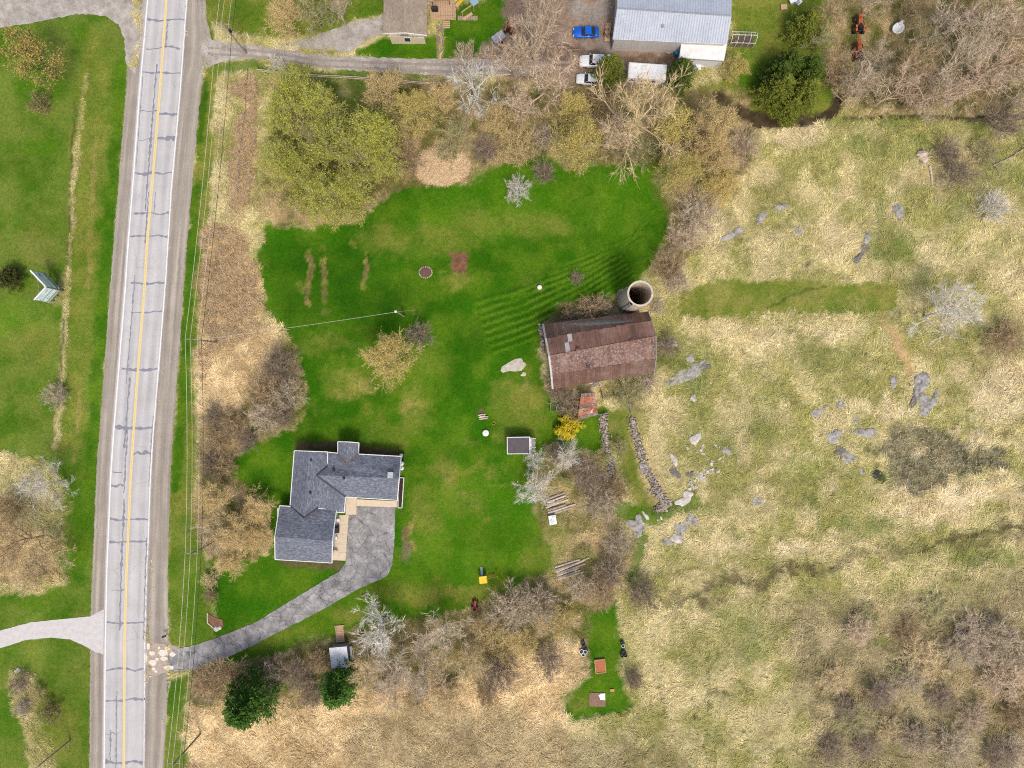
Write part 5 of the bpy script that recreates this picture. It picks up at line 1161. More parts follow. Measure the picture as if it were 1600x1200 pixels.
# --- hedgerow along the bottom
tree(392,1092,84,'fir','dark','firb','large green conifer at the lower left of the property'); tree(530,1072,66,'fir','dark','firb','green conifer below the white roofed hut')
for x, y, d, b, l in ((350,1062,80,'brown','brown bush under the mouth of the driveway'),(322,1068,48,'brown','brown bush nearest the road in the lower hedge'),(430,1050,56,'purple','purple bush right of the large green conifer'),(466,1048,56,'purple','purple bush left of the white roofed hut'),(488,1082,50,'purple','purple grey bush left of the lower green conifer'),(500,1030,40,'brown','brown brush touching the white roofed hut')): tree(x, y, d, 'shrub', b, 'none', l)
for x, y, d, l in ((592,985,96,'pale bare tree right of the white roofed hut'),(622,1035,92,'pale bare tree in the lower hedge, second right of the hut'),(690,990,92,'pale bare tree in the lower hedge, nearest the red mower'),(570,1040,70,'pale bare tree over the lower green conifer'),(660,1055,84,'pale bare tree at the lower side of the hedge'),(730,1040,70,'thin bare tree below the red mower')): tree(x, y, d, 'bare', 'tan' if d < 75 else 'grey' if x != 592 else 'white', 'none', l, None, .85)
for x, y, d, b, lf, l in ((755,990,60,'tan','tanleaf','tan bush right of the red mower'),(800,950,74,'grey','none','grey bush below the swing set'),(845,945,70,'grey','none','grey bush left of the narrow lawn strip'),(870,965,56,'tan','yellow','yellowish bush left of the narrow lawn strip'),(790,1000,56,'tan','yellow','yellow bush in the lower hedge'),(780,1050,64,'purple','none','purple bush in the lower straw'),(858,1035,52,'purple','none','dark purple bush in the straw left of the raised beds'),(700,1090,60,'tan','none','tan bush in the lower straw'),(760,1085,40,'brown','none','brown bush in the lower straw'),(820,1005,46,'tan','yellow','small yellow bush left of the black barrels'),(610,1075,60,'pink','none','pinkish brush below the pale hedge trees'),(650,1100,44,'tan','none','small tan brush below the hedge')):
    tree(x, y, d, 'budshrub' if lf != 'none' else 'shrub', b, lf, l)
tree(990,1062,34,'shrub','purple','none','low purple brush right of the raised beds')
# --- brush at the bottom right
for x, y, d, b, h, l in ((1370,1085,52,'purple',.7,'dark round scrub bush in the middle of the lower right field'),(1322,1105,40,'purple',.6,'small dark scrub bush left of the dark round one'),(1470,1090,50,'purple',.5,'wide dark scrub bush right of the dark round one'),(1432,1155,60,'grey',.6,'grey scrub bush below the wide dark one'),(1505,1010,70,'grey',.6,'wide grey scrub left of the pale fallen stem'),(1562,995,70,'grey',.7,'wide grey scrub right of the pale fallen stem'),(1560,1060,76,'pink',.6,'pale pinkish scrub bush near the lower right edge'),(1300,1170,46,'purple',.6,'leftmost dark scrub bush at the bottom edge'),(1490,1165,66,'grey',.7,'grey scrub bush at the bottom above the thin fallen branch'),(1352,1165,50,'purple',.6,'second dark scrub bush at the bottom edge'),(1340,985,50,'pink',.5,'pinkish scrub bush nearest the dark swale'),(1415,990,46,'brown',.5,'brown scrub bush above the dark round one'),(1590,1120,60,'brown',.7,'brown scrub bush at the right edge near the bottom'),(1520,1120,56,'pink',.6,'pinkish scrub bush right of the wide dark one'),(1420,1060,50,'grey',.5,'grey scrub bush between the dark round and wide dark ones'),(1560,1180,60,'purple',.6,'dark scrub bush in the bottom right corner'),(1300,1060,50,'tan',.5,'tan scrub bush at the left side of the scrub'),(1600,1030,60,'grey',.6,'grey scrub bush cut by the right edge'),(1390,1140,44,'tan',.5,'tan scrub bush below the dark round one'),(1460,950,50,'olive',.4,'low olive scrub just below the swale')):
    tree(x, y, d, 'shrub', b, 'none', 'leafless '+l, 'scrub bushes in the lower right field', h)
rd = random.Random(21)
for i in range(14):
    x, y = rd.uniform(1280, 1600), rd.uniform(965, 1195); tree(x, y, rd.uniform(40, 74), 'shrub', rd.choice(['grey', 'tan', 'grey', 'olive']), 'none', 'low faint scrub blending into the lower right brush', 'low scrub in the lower right brush', rd.uniform(.22, .38))
print('TREES', NT_[0], sum(len(m.polygons) for v in PROTO.values() for _, m in v))
# ================================================================== VEHICLES
def loft(secs):       # secs: list of rings (same count), closed ends
    n = len(secs[0]); vv = [v for s_ in secs for v in s_]; ff = []
    for i in range(len(secs)-1):
        for k in range(n):
            k2 = (k+1) % n; ff.append((i*n+k, i*n+k2, (i+1)*n+k2, (i+1)*n+k))
    ff.append(tuple(range(n-1, -1, -1))); ff.append(tuple((len(secs)-1)*n+k for k in range(n)))
    return vv, ff
def car(name, label, px, py, rz, paint, L, W, Hh, cat='car', style='coupe', group=None):
    q = P(px, py, .7); g = thing(name, label, cat, (q.x, q.y, .01), rz, group); w = W/2
    hb = {'coupe': .92, 'suv': 1.12, 'sedan': .95}[style]
    def ring(x, hw, zb, zt): return [(x, -hw*.9, zb), (x, hw*.9, zb), (x, hw, zb+.18), (x, hw*.985, zt-.12), (x, hw*.86, zt), (x, -hw*.86, zt), (x, -hw*.985, zt-.12), (x, -hw, zb+.18)]
    xs = [(-.5, .78, .34, hb-.12), (-.485, .9, .26, hb-.02), (-.4, .98, .22, hb+.02), (-.1, 1, .2, hb+.02), (.18, 1, .2, hb), (.36, .97, .22, hb-.08), (.455, .88, .26, hb-.17), (.5, .68, .34, hb-.3)]
    vv, ff = loft([ring(x*L, w*k, zb, zt) for x, k, zb, zt in xs]); MB().add(vv, ff).build('body', paint, g, smooth=True)
    if style == 'suv': c0, c1, c2, c3 = -.485, -.46, .1, .2
    elif style == 'sedan': c0, c1, c2, c3 = -.36, -.23, .06, .2
    else: c0, c1, c2, c3 = -.38, -.2, .04, .19
    zr = Hh; zb = hb-.02; rw = w*.74
    A = [(c0*L, w*.88, zb), (c1*L, rw, zr), (c2*L, rw, zr), (c3*L, w*.86, zb)]
    vv = [(x, y, z) for x, y, z in A]+[(x, -y, z) for x, y, z in A]
    cb = MB().add(vv, [(0, 1, 2, 3), (7, 6, 5, 4), (1, 5, 6, 2)]).build('cabin', paint, g)
    def panel(nm, pts, m, par, off=.012):
        pv = [Vector(p_) for p_ in pts]; nn = (pv[1]-pv[0]).cross(pv[2]-pv[0]).normalized(); c = sum(pv, Vector())/len(pv)
        if nn.dot(c-Vector((0, 0, .7))) < 0: nn = -nn
        pv = [c+(p_-c)*.93 for p_ in pv]; k = len(pv)
        MB().add([p_+nn*off for p_ in pv]+[p_-nn*.03 for p_ in pv], [tuple(range(k)), tuple(range(2*k-1, k-1, -1))]+[(i, (i+1) % k, k+(i+1) % k, k+i) for i in range(k)]).build(nm, m, par)
    MB().add([vv[3], vv[2], vv[6], vv[7], vv[0], vv[1], vv[5], vv[4]], [(0, 1, 2, 3), (4, 7, 6, 5)]).build('cabin_frame', paint, g)
    panel('windscreen', [vv[3], vv[2], vv[6], vv[7]], GLASS, g); panel('rear_window', [vv[0], vv[1], vv[5], vv[4]], GLASS, g)
    for s_ in (0, 4):
        a, b, c, d = vv[s_:s_+4]; m0 = tuple((a[i]+d[i])/2 for i in range(3)); m1 = tuple((b[i]+c[i])/2 for i in range(3))
        panel('side_window', [a, b, m1, m0], GLASS, g); panel('side_window', [m0, m1, c, d], GLASS, g)
    MB().box((c1+c2)/2*L, 0, zr+.012, (c2-c1)*L*.94, rw*1.9, .03).build('roof', paint, g, bevel=.01)
    for sx_ in (.31, -.3):
        for sy_ in (-1, 1):
            wh = MB().tube([(sx_*L, sy_*w*.8, .33), (sx_*L, sy_*(w+.01), .33)], .33, n=16).build('wheel', BLACKP, g); MB().tube([(sx_*L, sy_*(w-.04), .33), (sx_*L, sy_*(w+.02), .33)], .2, n=12).build('rim', GALV, wh)
    for sy_ in (-1, 1):
        MB().box(.478*L, sy_*w*.6, hb-.27, .12, .36, .12).build('headlight', mat('lamp_glass', C(230,232,236), C(210,214,220), 3, .2), g); MB().box(-.492*L, sy_*w*.62, hb-.2, .06, .34, .14).build('taillight', mat('tail_red', C(170,24,20), C(140,20,18), 3, .3), g)
        MB().box(c3*L*.9, sy_*(w+.08), hb+.02, .12, .2, .14).build('mirror', paint, g)
    return g
def paintm(name, c):
    t = NT(name); t.out(c, .3); t.b.inputs['Coat Weight'].default_value = .6; t.b.inputs['Coat Roughness'].default_value = .08; return t.m
BLUE = paintm('blue_paint', C(10,96,206)); WPAINT = paintm('white_paint', C(240,240,240))
car('blue_car', 'bright blue sports car parked on the dirt yard', 915.5, 50, R(181), BLUE, 4.5, 1.9, 1.32)
car('white_suv', 'white pickup with long covered roof parked left of the conifer', 930, 96, R(178), WPAINT, 5.5, 2.05, 1.85, 'truck', 'suv')
car('white_car', 'white sedan half hidden by the conifer and nearest the hedgerow', 921, 124, R(176), WPAINT, 4.6, 1.85, 1.42, 'car', 'sedan')
# travel trailer
q = P(1008, 118, 1.2); tr = thing('travel_trailer', 'white travel trailer with bare branches over its roof', 'trailer', (q.x, q.y, 0), R(-4))
TW = mat('trailer_skin', C(238,234,232), C(220,212,208), 1.3, .5)
MB().box(.1, .1, 1.65, 6.6, 2.7, 2.3).build('body', TW, tr, bevel=.12); MB().box(.1, .1, 2.83, 6.2, 2.3, .08).build('roof', WHITE, tr)
for x_, y_ in ((-1.8, .3), (.4, -.2), (2.0, .4)): MB().box(x_, y_, 2.92, .45, .45, .14, 0, .8).build('roof_vent', WHITE, tr)
MB().box(-.5, .5, 2.97, .9, .7, .25, 0, .85).build('air_conditioner', TW, tr)
for x_ in (-2.3, -.3, 1.2):
    wn = MB().box(x_, -1.27, 1.85, 1.0, .03, .6).build('window', DARK, tr); MB().box(x_, -1.29, 1.85, .86, .02, .48).build('pane', GLASS, wn)
MB().box(2.5, -1.27, 1.5, .7, .04, 1.8).build('door', WHITE, tr); MB().box(.1, -1.285, .95, 6.3, .02, .16).build('stripe', mat('grey_stripe', C(150,140,136), C(130,120,116), 2, .6), tr)
for x_ in (-.5, .5):
    for y_ in (-1.15, 1.35): MB().tube([(x_, y_-.1, .33), (x_, y_+.1, .33)], .33, n=14).build('wheel', BLACKP, tr)
MB().tube([(3.4, -.6, .5), (4.5, .1, .5), (3.4, .8, .5)], .05, n=5).build('drawbar', DARK, tr)
# farm machinery, trailers, clutter by the barn
ORANGE = mat('orange_paint', C(206,110,66), C(176,88,54), 2, .5); REDP = mat('red_paint', C(190,36,48), C(160,28,40), 2, .45); YELPNT = mat('yellow_paint', C(246,208,40), C(232,190,30), 2, .5)
def tractor(label, px, py, rz, m, s=1.0, name='tractor', roof=None):
    q = P(px, py); g = thing(name, label, 'tractor', (q.x, q.y, 0), rz); g.scale = (s, s, s)
    MB().box(.75, 0, .95, 1.5, .62, .6).build('hood', m, g, bevel=.06); MB().box(-.35, 0, .75, 1.0, .8, .45).build('chassis', DARK, g)
    MB().box(-.55, 0, 1.1, .5, .5, .12).build('seat', BLACKP, g); MB().box(-.8, 0, 1.35, .1, .5, .45).build('backrest', BLACKP, g)
    MB().lathe(-.05, 0, [(.2, 1.33), (.2, 1.37)], 12).build('steering_wheel', BLACKP, g); MB().tube([(.1, 0, .95), (-.05, 0, 1.35)], .03, n=5).build('steering_column', DARK, g)
    for y_ in (-1, 1):
        MB().box(-.55, y_*.58, 1.2, .95, .3, .06).build('fender', m, g, bevel=.02)
        for x_, r_, w_ in ((-.55, .62, .34), (1.1, .38, .22)):
            wh = MB().tube([(x_, y_*.6-w_/2, r_), (x_, y_*.6+w_/2, r_)], r_, n=16).build('wheel', BLACKP, g); MB().tube([(x_, y_*(.6+w_/2-.03), r_), (x_, y_*(.61+w_/2), r_)], r_*.5, n=12).build('rim', m, wh)
    MB().tube([(.9, .2, 1.2), (.9, .2, 1.75)], .04, n=6).build('exhaust', DARK, g)
    if roof: MB().box(-.5, 0, 1.9, 1.2, 1.1, .07).build('canopy', roof, g); [MB().tube([(-.95, y_*.45, 1.2), (-.95, y_*.45, 1.88)], .03, n=4).build('canopy_post', DARK, g) for y_ in (-1, 1)]
    return g
tractor('small orange tractor between the pink trees and the lane', 796, 46, R(70), ORANGE, .9)
tractor('red riding mower parked at the lawn edge', 742, 946, R(85), REDP, .72, 'riding_mower')
tractor('upper orange tractor hidden in the top right thicket', 1339, 44, R(88), ORANGE, 1.15); tractor('lower orange tractor hidden in the top right thicket', 1338, 86, R(92), ORANGE, 1.15)
q = P(1339,64); im = thing('farm_implement', 'orange tined implement between the two thicket tractors', 'implement', (q.x, q.y, 0), R(90))
MB().tube([(-1.0, 0, .6), (1.0, 0, .6)], .07, n=6).build('beam', ORANGE, im)
for i in range(6): MB().tube([(-.9+i*.36, 0, .6), (-.95+i*.36, -.35, .65), (-.9+i*.36, -.5, .1)], .04, n=4).build('tine', ORANGE, im)
q = P(779,62); ut = thing('utility_trailer', 'small grey box trailer behind the orange tractor', 'trailer', (q.x, q.y, 0), R(35))
MB().box(0, 0, .55, 2.2, 1.4, .1).build('floor', GALV, ut)
for x_, y_, sx_, sy_ in ((0, .7, 2.2, .06), (0, -.7, 2.2, .06), (1.1, 0, .06, 1.4), (-1.1, 0, .06, 1.4)): MB().box(x_, y_, .8, sx_, sy_, .5).build('side_board', GALV, ut)
for y_ in (-.85, .85): MB().tube([(0, y_-.09, .3), (0, y_+.09, .3)], .3, n=12).build('wheel', BLACKP, ut)
MB().box(0, 0, 1.06, 2.15, 1.35, .04).build('cover', mat('grey_tarp', C(160,166,176), C(140,146,156), 2, .6), ut); MB().tube([(1.1, 0, .5), (2.0, 0, .45)], .04, n=5).build('drawbar', DARK, ut)
q = P(1400,47); bt = thing('bathtub', 'old white tub dumped among the thicket trees', 'tub', (q.x, q.y, 0), R(35))
MB().add(*loft([[(math.cos(a)*rx_*.95, math.sin(a)*ry_*.75, z) for a in np.linspace(0, 2*math.pi, 17)[:-1]] for rx_, ry_, z in ((.9, .8, 0), (1.15, 1.15, .8), (1.25, 1.3, .82), (1.02, 1.0, .8), (.8, .7, .25))])).build('tub_shell', WHITE, bt, smooth=True)
MB().box(.95, .5, .86, .9, .55, .08, .2).build('ledge', WHITE, bt)
# clutter by the steel barn
q = P(993,74); tp = thing('tyre_stack', 'stack of rusty rims and tyres against the steel barn', 'tyres', (q.x, q.y, 0))
for i, (x_, y_, z_, m_) in enumerate(((0, 0, .1, ORANGE), (.1, .05, .32, BLACKP), (.75, -.15, .1, BLACKP), (-.6, .1, .1, RUST), (.7, -.1, .32, BLACKP))):
    MB().lathe(x_, y_, [(.2, z_-.1), (.36, z_-.1), (.4, z_), (.36, z_+.1), (.2, z_+.1), (.2, z_-.1)], 16, cap=False).build('tyre', m_, tp)
rd = random.Random(5)
for i, (x, y, L, a) in enumerate(((1012,72,2.4,-5),(1016,75,3.0,-12),(1027,77,3.2,-20),(1036,80,2.6,-22),(1008,73,2.0,2))):
    q = P(x, y); tag(MB().box(q.x, q.y, .08+.03*i, L, .22, .06, R(a)).build('plank', DECKW), 'loose tan plank on the ground along the steel barn wall', 'plank', 'planks along the steel barn')
q = P(1056,86); dr = thing('barrel', 'blue plastic barrel at the corner of the lean-to', 'barrel', (q.x, q.y, 0)); MB().lathe(0, 0, [(.36, 0), (.42, .1), (.42, .9), (.36, 1.0)], 16).build('drum', mat('blue_plastic', C(40,130,170), C(30,110,150), 2, .5), dr); MB().lathe(0, 0, [(.37, 1.0), (.37, 1.04)], 16).build('lid', mat('blue_lid', C(60,150,186), C(50,130,170), 2, .5), dr)
q = P(949,52); ft = thing('flat_trailer', 'narrow trailer loaded with rusty scrap beside the blue car', 'trailer', (q.x, q.y, 0), R(86)); MB().box(0, 0, .45, 3.2, .95, .1).build('bed', DECKW, ft)
for i in range(9): MB().rock(rd.uniform(-1.3, 1.3), rd.uniform(-.35, .35), .6, rd.uniform(.15, .3), rd.uniform(.12, .22), .18, i, 0, 6).build('scrap_piece', rd.choice([RUST, DECKW, ORUST]), ft)
for y_ in (-.55, .55): MB().tube([(-.3, y_-.08, .28), (-.3, y_+.08, .28)], .28, n=12).build('wheel', BLACKP, ft)
q = P(1097,103); jp = thing('junk_pile', 'pile of white scrap panels below the lean-to', 'junk', (q.x, q.y, 0))
for i in range(9): MB().box(rd.uniform(-1.6, 1.6), rd.uniform(-.5, .5), .15+.09*i, rd.uniform(.7, 1.7), rd.uniform(.4, .8), .06, rd.uniform(0, 3)).build('panel', WHITE if i % 3 else GALV, jp)
q = P(1240,1); j2 = thing('scrap_heap', 'white and grey scrap at the top edge above the conifers', 'junk', (q.x, q.y, 0))
for i in range(6): MB().box(rd.uniform(-1, 1), rd.uniform(-.6, .6), .15+.1*i, rd.uniform(.6, 1.2), rd.uniform(.4, .8), .12, rd.uniform(0, 3)).build('panel', WHITE if i % 2 else GALV, j2)
q = P(1224,12); tag(MB().box(q.x, q.y, .2, 1.1, .9, .3, .1).build('crate', DECKW, None, bevel=.02), 'small tan crate on the grass near the top edge', 'crate')
q = P(1275,105); j3 = thing('scrap_heap', 'dark scrap heap with stones right of the conifers', 'junk', (q.x, q.y, 0))
for i in range(14): MB().rock(rd.uniform(-1.2, 1.4), rd.uniform(-1.6, 1.6), .2, rd.uniform(.2, .5), rd.uniform(.2, .4), .3, i+50, rd.random()*3, 7).build('piece', rd.choice([GALV, WOODG, ORUST, DARK]), j3)
q = P(720,5); ps = thing('play_slide', 'yellow and tan toy slide beside the timber deck', 'slide', (q.x, q.y, 0), R(60))
MB().add([(-1, -.3, 1.2), (-1, .3, 1.2), (1, .3, .15), (1, -.3, .15), (-1, -.3, 1.12), (-1, .3, 1.12), (1, .3, .07), (1, -.3, .07)], [(0, 1, 2, 3), (7, 6, 5, 4), (0, 4, 5, 1), (1, 5, 6, 2), (2, 6, 7, 3), (3, 7, 4, 0)]).build('chute', YELPNT, ps); MB().box(-1.2, 0, .6, .4, .6, 1.2).build('ladder', DECKW, ps)
q = P(742,12); cp = thing('climbing_frame', 'wooden climbing frame with blue canopy on the lawn of the taupe house', 'playset', (q.x, q.y, 0), R(35))
MB().box(0, 0, 2.0, 1.3, 1.2, .08).build('canopy', mat('blue_canvas', C(150,178,186), C(130,160,170), 2, .7), cp)
for x_ in (-.55, .55):
    for y_ in (-.5, .5): MB().box(x_, y_, 1.0, .1, .1, 2.0).build('post', DECKW, cp)
MB().box(-1.6, -.1, 1.7, 2.4, .14, .14).build('swing_beam', DECKW, cp); MB().box(-2.0, -.7, .4, 1.9, .5, .08).build('slide', DECKW, cp)
for y_ in (-.6, .6): MB().tube([(-2.7, -.1, 1.7), (-2.9, y_, 0)], .05, n=5).build('leg', DECKW, cp)

# ================================================================== YARD OBJECTS
# yellow swing set
q = P(762, 899); ss = thing('swing_set', 'yellow swing set with blue slide on the lower lawn', 'playset', (q.x, q.y, 0), R(6))
MB().box(-.75, -.25, 1.75, 1.35, 1.25, .06).build('platform_roof', YELPNT, ss); MB().box(-.75, -.25, .9, 1.15, 1.05, .06).build('platform', WOODT, ss)
for x_ in (-1.3, -.2):
    for y_ in (-.75, .25): MB().tube([(x_, y_, 0), (x_, y_, 1.75)], .05, n=6).build('post', YELPNT, ss)
MB().tube([(-.2, -.1, 1.8), (1.7, .1, 1.8)], .06, n=6).build('beam', mat('beam_brown', C(176,130,70), C(150,110,60), 3, .7), ss)
for y_ in (-.7, .95): MB().tube([(1.7, .1, 1.8), (1.75, y_, 0)], .055, n=6).build('leg', YELPNT, ss)
for x_ in (.45, 1.05):
    sw = MB().box(x_, .02, .5, .4, .2, .04).build('swing_seat', mat('seat_red', C(170,60,40), C(150,50,36), 3, .6), ss)
    for y_ in (-.08, .12): MB().tube([(x_, .02, 1.78), (x_, y_, .5)], .012, n=4).build('chain', GALV, sw)
MB().add([(-1.15, .35, .95), (-.75, .35, .95), (-.75, 1.6, .12), (-1.15, 1.6, .12), (-1.15, .35, .88), (-.75, .35, .88), (-.75, 1.6, .05), (-1.15, 1.6, .05)], [(0, 1, 2, 3), (7, 6, 5, 4), (0, 4, 5, 1), (1, 5, 6, 2), (2, 6, 7, 3), (3, 7, 4, 0)]).build('slide', mat('slide_blue', C(176,208,212), C(150,190,196), 2, .4), ss)
# stone ring
STONE = mat('pale_stone', C(214,206,192), C(168,160,148), 1.4, .9, .2, world=True); GROCK = mat('grey_rock', C(86,82,74), C(158,154,148), 1.6, .9, .5, world=True, c3=C(196,190,184), detail=9); DROCK = mat('dark_rock', C(90,84,78), C(140,134,130), 2.0, .9, .4, world=True, detail=8)
WROCK = mat('white_rock', C(226,220,212), C(168,160,150), 1.6, .9, .3, world=True, detail=7)
q = P(665,425.5); fr = thing('stone_ring', 'round flower bed edged with pale stones on the lawn', 'flower bed', (q.x, q.y, 0))
MB().lathe(0, 0, [(1.0, .0), (.95, .06), (.4, .1), (.05, .11)], 20).build('mulch', mat('bed_mulch', C(124,92,78), C(96,70,60), 4, .95, .4), fr)
for k in range(20):
    a = k/20*6.283; MB().rock(math.cos(a)*1.14, math.sin(a)*.98, .05, .17, .12, .13, k+9, a+1.57, 6).build('stone', STONE, fr)
q = P(843,449.5); wl_ = thing('well_cap', 'small white round well cap on the lawn left of the silo', 'well cap', (q.x, q.y, 0)); MB().lathe(0, 0, [(.36, 0), (.36, .4)], 18).build('casing', GALV, wl_); MB().lathe(0, 0, [(.4, .4), (.4, .46), (.1, .52)], 18).build('lid', WHITE, wl_)
q = P(759,676.5); tk = thing('septic_lid', 'white round tank lid on the lawn left of the garden shed', 'tank lid', (q.x, q.y, 0)); MB().lathe(0, 0, [(.56, 0), (.58, .3), (.5, .38), (.1, .42)], 20).build('lid', WHITE, tk); MB().box(0, 0, .44, .3, .06, .05).build('handle', GALV, tk)
q = P(771,661); tg = thing('garden_hoop', 'small coiled yellow hose near the firewood on the lawn', 'hose', (q.x, q.y, 0)); MB().tube([(.3*math.cos(a), .3*math.sin(a), .05+.01*i) for i, a in enumerate(np.linspace(0, 12, 30))], .035, n=5).build('coil', mat('hose', C(200,180,80), C(180,160,70), 2, .6), tg)
def log(px0, py0, px1, py1, r, z, m, label, group):
    a, b = P(px0, py0), P(px1, py1); a.z = b.z = z; o = MB().tube([a, a.lerp(b, .5)+Vector((random.uniform(-.06, .06), random.uniform(-.06, .06), .02)), b], r, r*.75, 8).build('log', m, None); return tag(o, label, 'log', group)
LOGP = mat('pale_log', C(232,216,194), C(180,162,140), 2.2, .9, .2, world=True); LOGG = mat('grey_log', C(190,176,158), C(136,124,110), 2.2, .9, .2, world=True)
random.seed(3)
for i, (a, b, c_, d) in enumerate(((852,781,881,769.5),(854,785,884,774),(854,789,880,779),(853,793,888,780),(855,797,884,788),(856,801,899,787),(857,804,892,793),(858,786,866,783))): log(a, b, c_, d, .2 if i % 2 else .24, .17+.03*(i % 3), LOGP if i % 2 else LOGG, 'pale log in the upper pile beside the white bare tree', 'logs of the upper pile')
for i, (a, b, c_, d) in enumerate(((867,886,906,874),(868,890,912,876),(869,893,922,870),(870,896,915,880),(870,899,900,888),(872,902,908,890),(872,905,912,893))): log(a, b, c_, d, .18+.03*(i % 2), .16+.04*(i % 3), LOGG if i % 2 else LOGP, 'long thin log in the lower pile by the brush', 'logs of the lower pile')
for i, (a, b, c_, d) in enumerate(((747,649,759,647),(748,652,763,651),(749,655,762,654),(750,650.5,758,649.5))): log(a, b, c_, d, .13, .14+.06*(i % 2), LOGP, 'short firewood log beside the scorched spot on the lawn', 'firewood logs on the lawn')
q = P(863,811); wb2 = thing('white_bin', 'white plastic bin below the upper log pile', 'bin', (q.x, q.y, 0), R(10)); MB().box(0, 0, .5, 1.2, 1.5, 1.0, 0, 1.08).build('tub', WHITE, wb2); MB().box(-.1, -.2, 1.03, .7, .7, .06, .4).build('rubbish', GALV, wb2); MB().box(.2, .35, 1.06, .5, .4, .08, .9).build('rubbish', WHITE, wb2)
# stone walls: loose rubble
WS = [mat('wall_stone_grey', C(178,168,154), C(140,130,118), 2, .9, .3, world=True), mat('wall_stone_dark', C(134,122,108), C(104,94,84), 2, .9, .3, world=True), mat('wall_stone_pale', C(204,192,172), C(170,158,140), 2, .9, .3, world=True)]
def wall(label, pts, w, n, seed, rmin=.08, rmax=.24):
    n = int(n*2.2)
    rd = random.Random(seed); a0 = P(*pts[0]); g = thing('stone_wall', label, 'wall', (a0.x, a0.y, 0)); mbs = [MB(), MB(), MB()]
    for i in range(n):
        f = rd.random()*(len(pts)-1); k = min(len(pts)-2, int(f)); u = f-k; x = pts[k][0]+(pts[k+1][0]-pts[k][0])*u; y = pts[k][1]+(pts[k+1][1]-pts[k][1])*u
        o = rd.gauss(0, w*.4); q = P(x+o, y+rd.gauss(0, 1)); hh = max(0, .55-abs(o)/w*.5); r_ = rd.uniform(rmin, rmax)
        mbs[rd.choice((0, 0, 1, 2))].rock(q.x, q.y, hh*rd.random()+.05, r_*rd.uniform(.9, 1.5), r_, r_*.8, i+seed*1000, rd.random()*3, 6)
    for mb, m in zip(mbs, WS):
        if mb.v: tag(mb.build('rubble', m, g, world=True), kind='stuff')
wall('left of two dry stone walls running south from the barn', [(943,648),(944,675),(947,700),(953,720),(956,745)], 7, 420, 1)
wall('right of two dry stone walls running south from the barn', [(986,652),(996,690),(1003,715),(1015,745),(1028,765)], 7, 460, 2)
wall('broken stone footing along the west end of the barn', [(845,508),(847,530),(850,548)], 4, 70, 3); wall('rubble footing along the north side of the barn', [(885,500),(915,487),(945,478)], 7, 130, 4)
wall('rubble heap at the lower end of the right stone wall', [(1022,762),(1040,785),(1030,798)], 12, 160, 6, .1, .28)
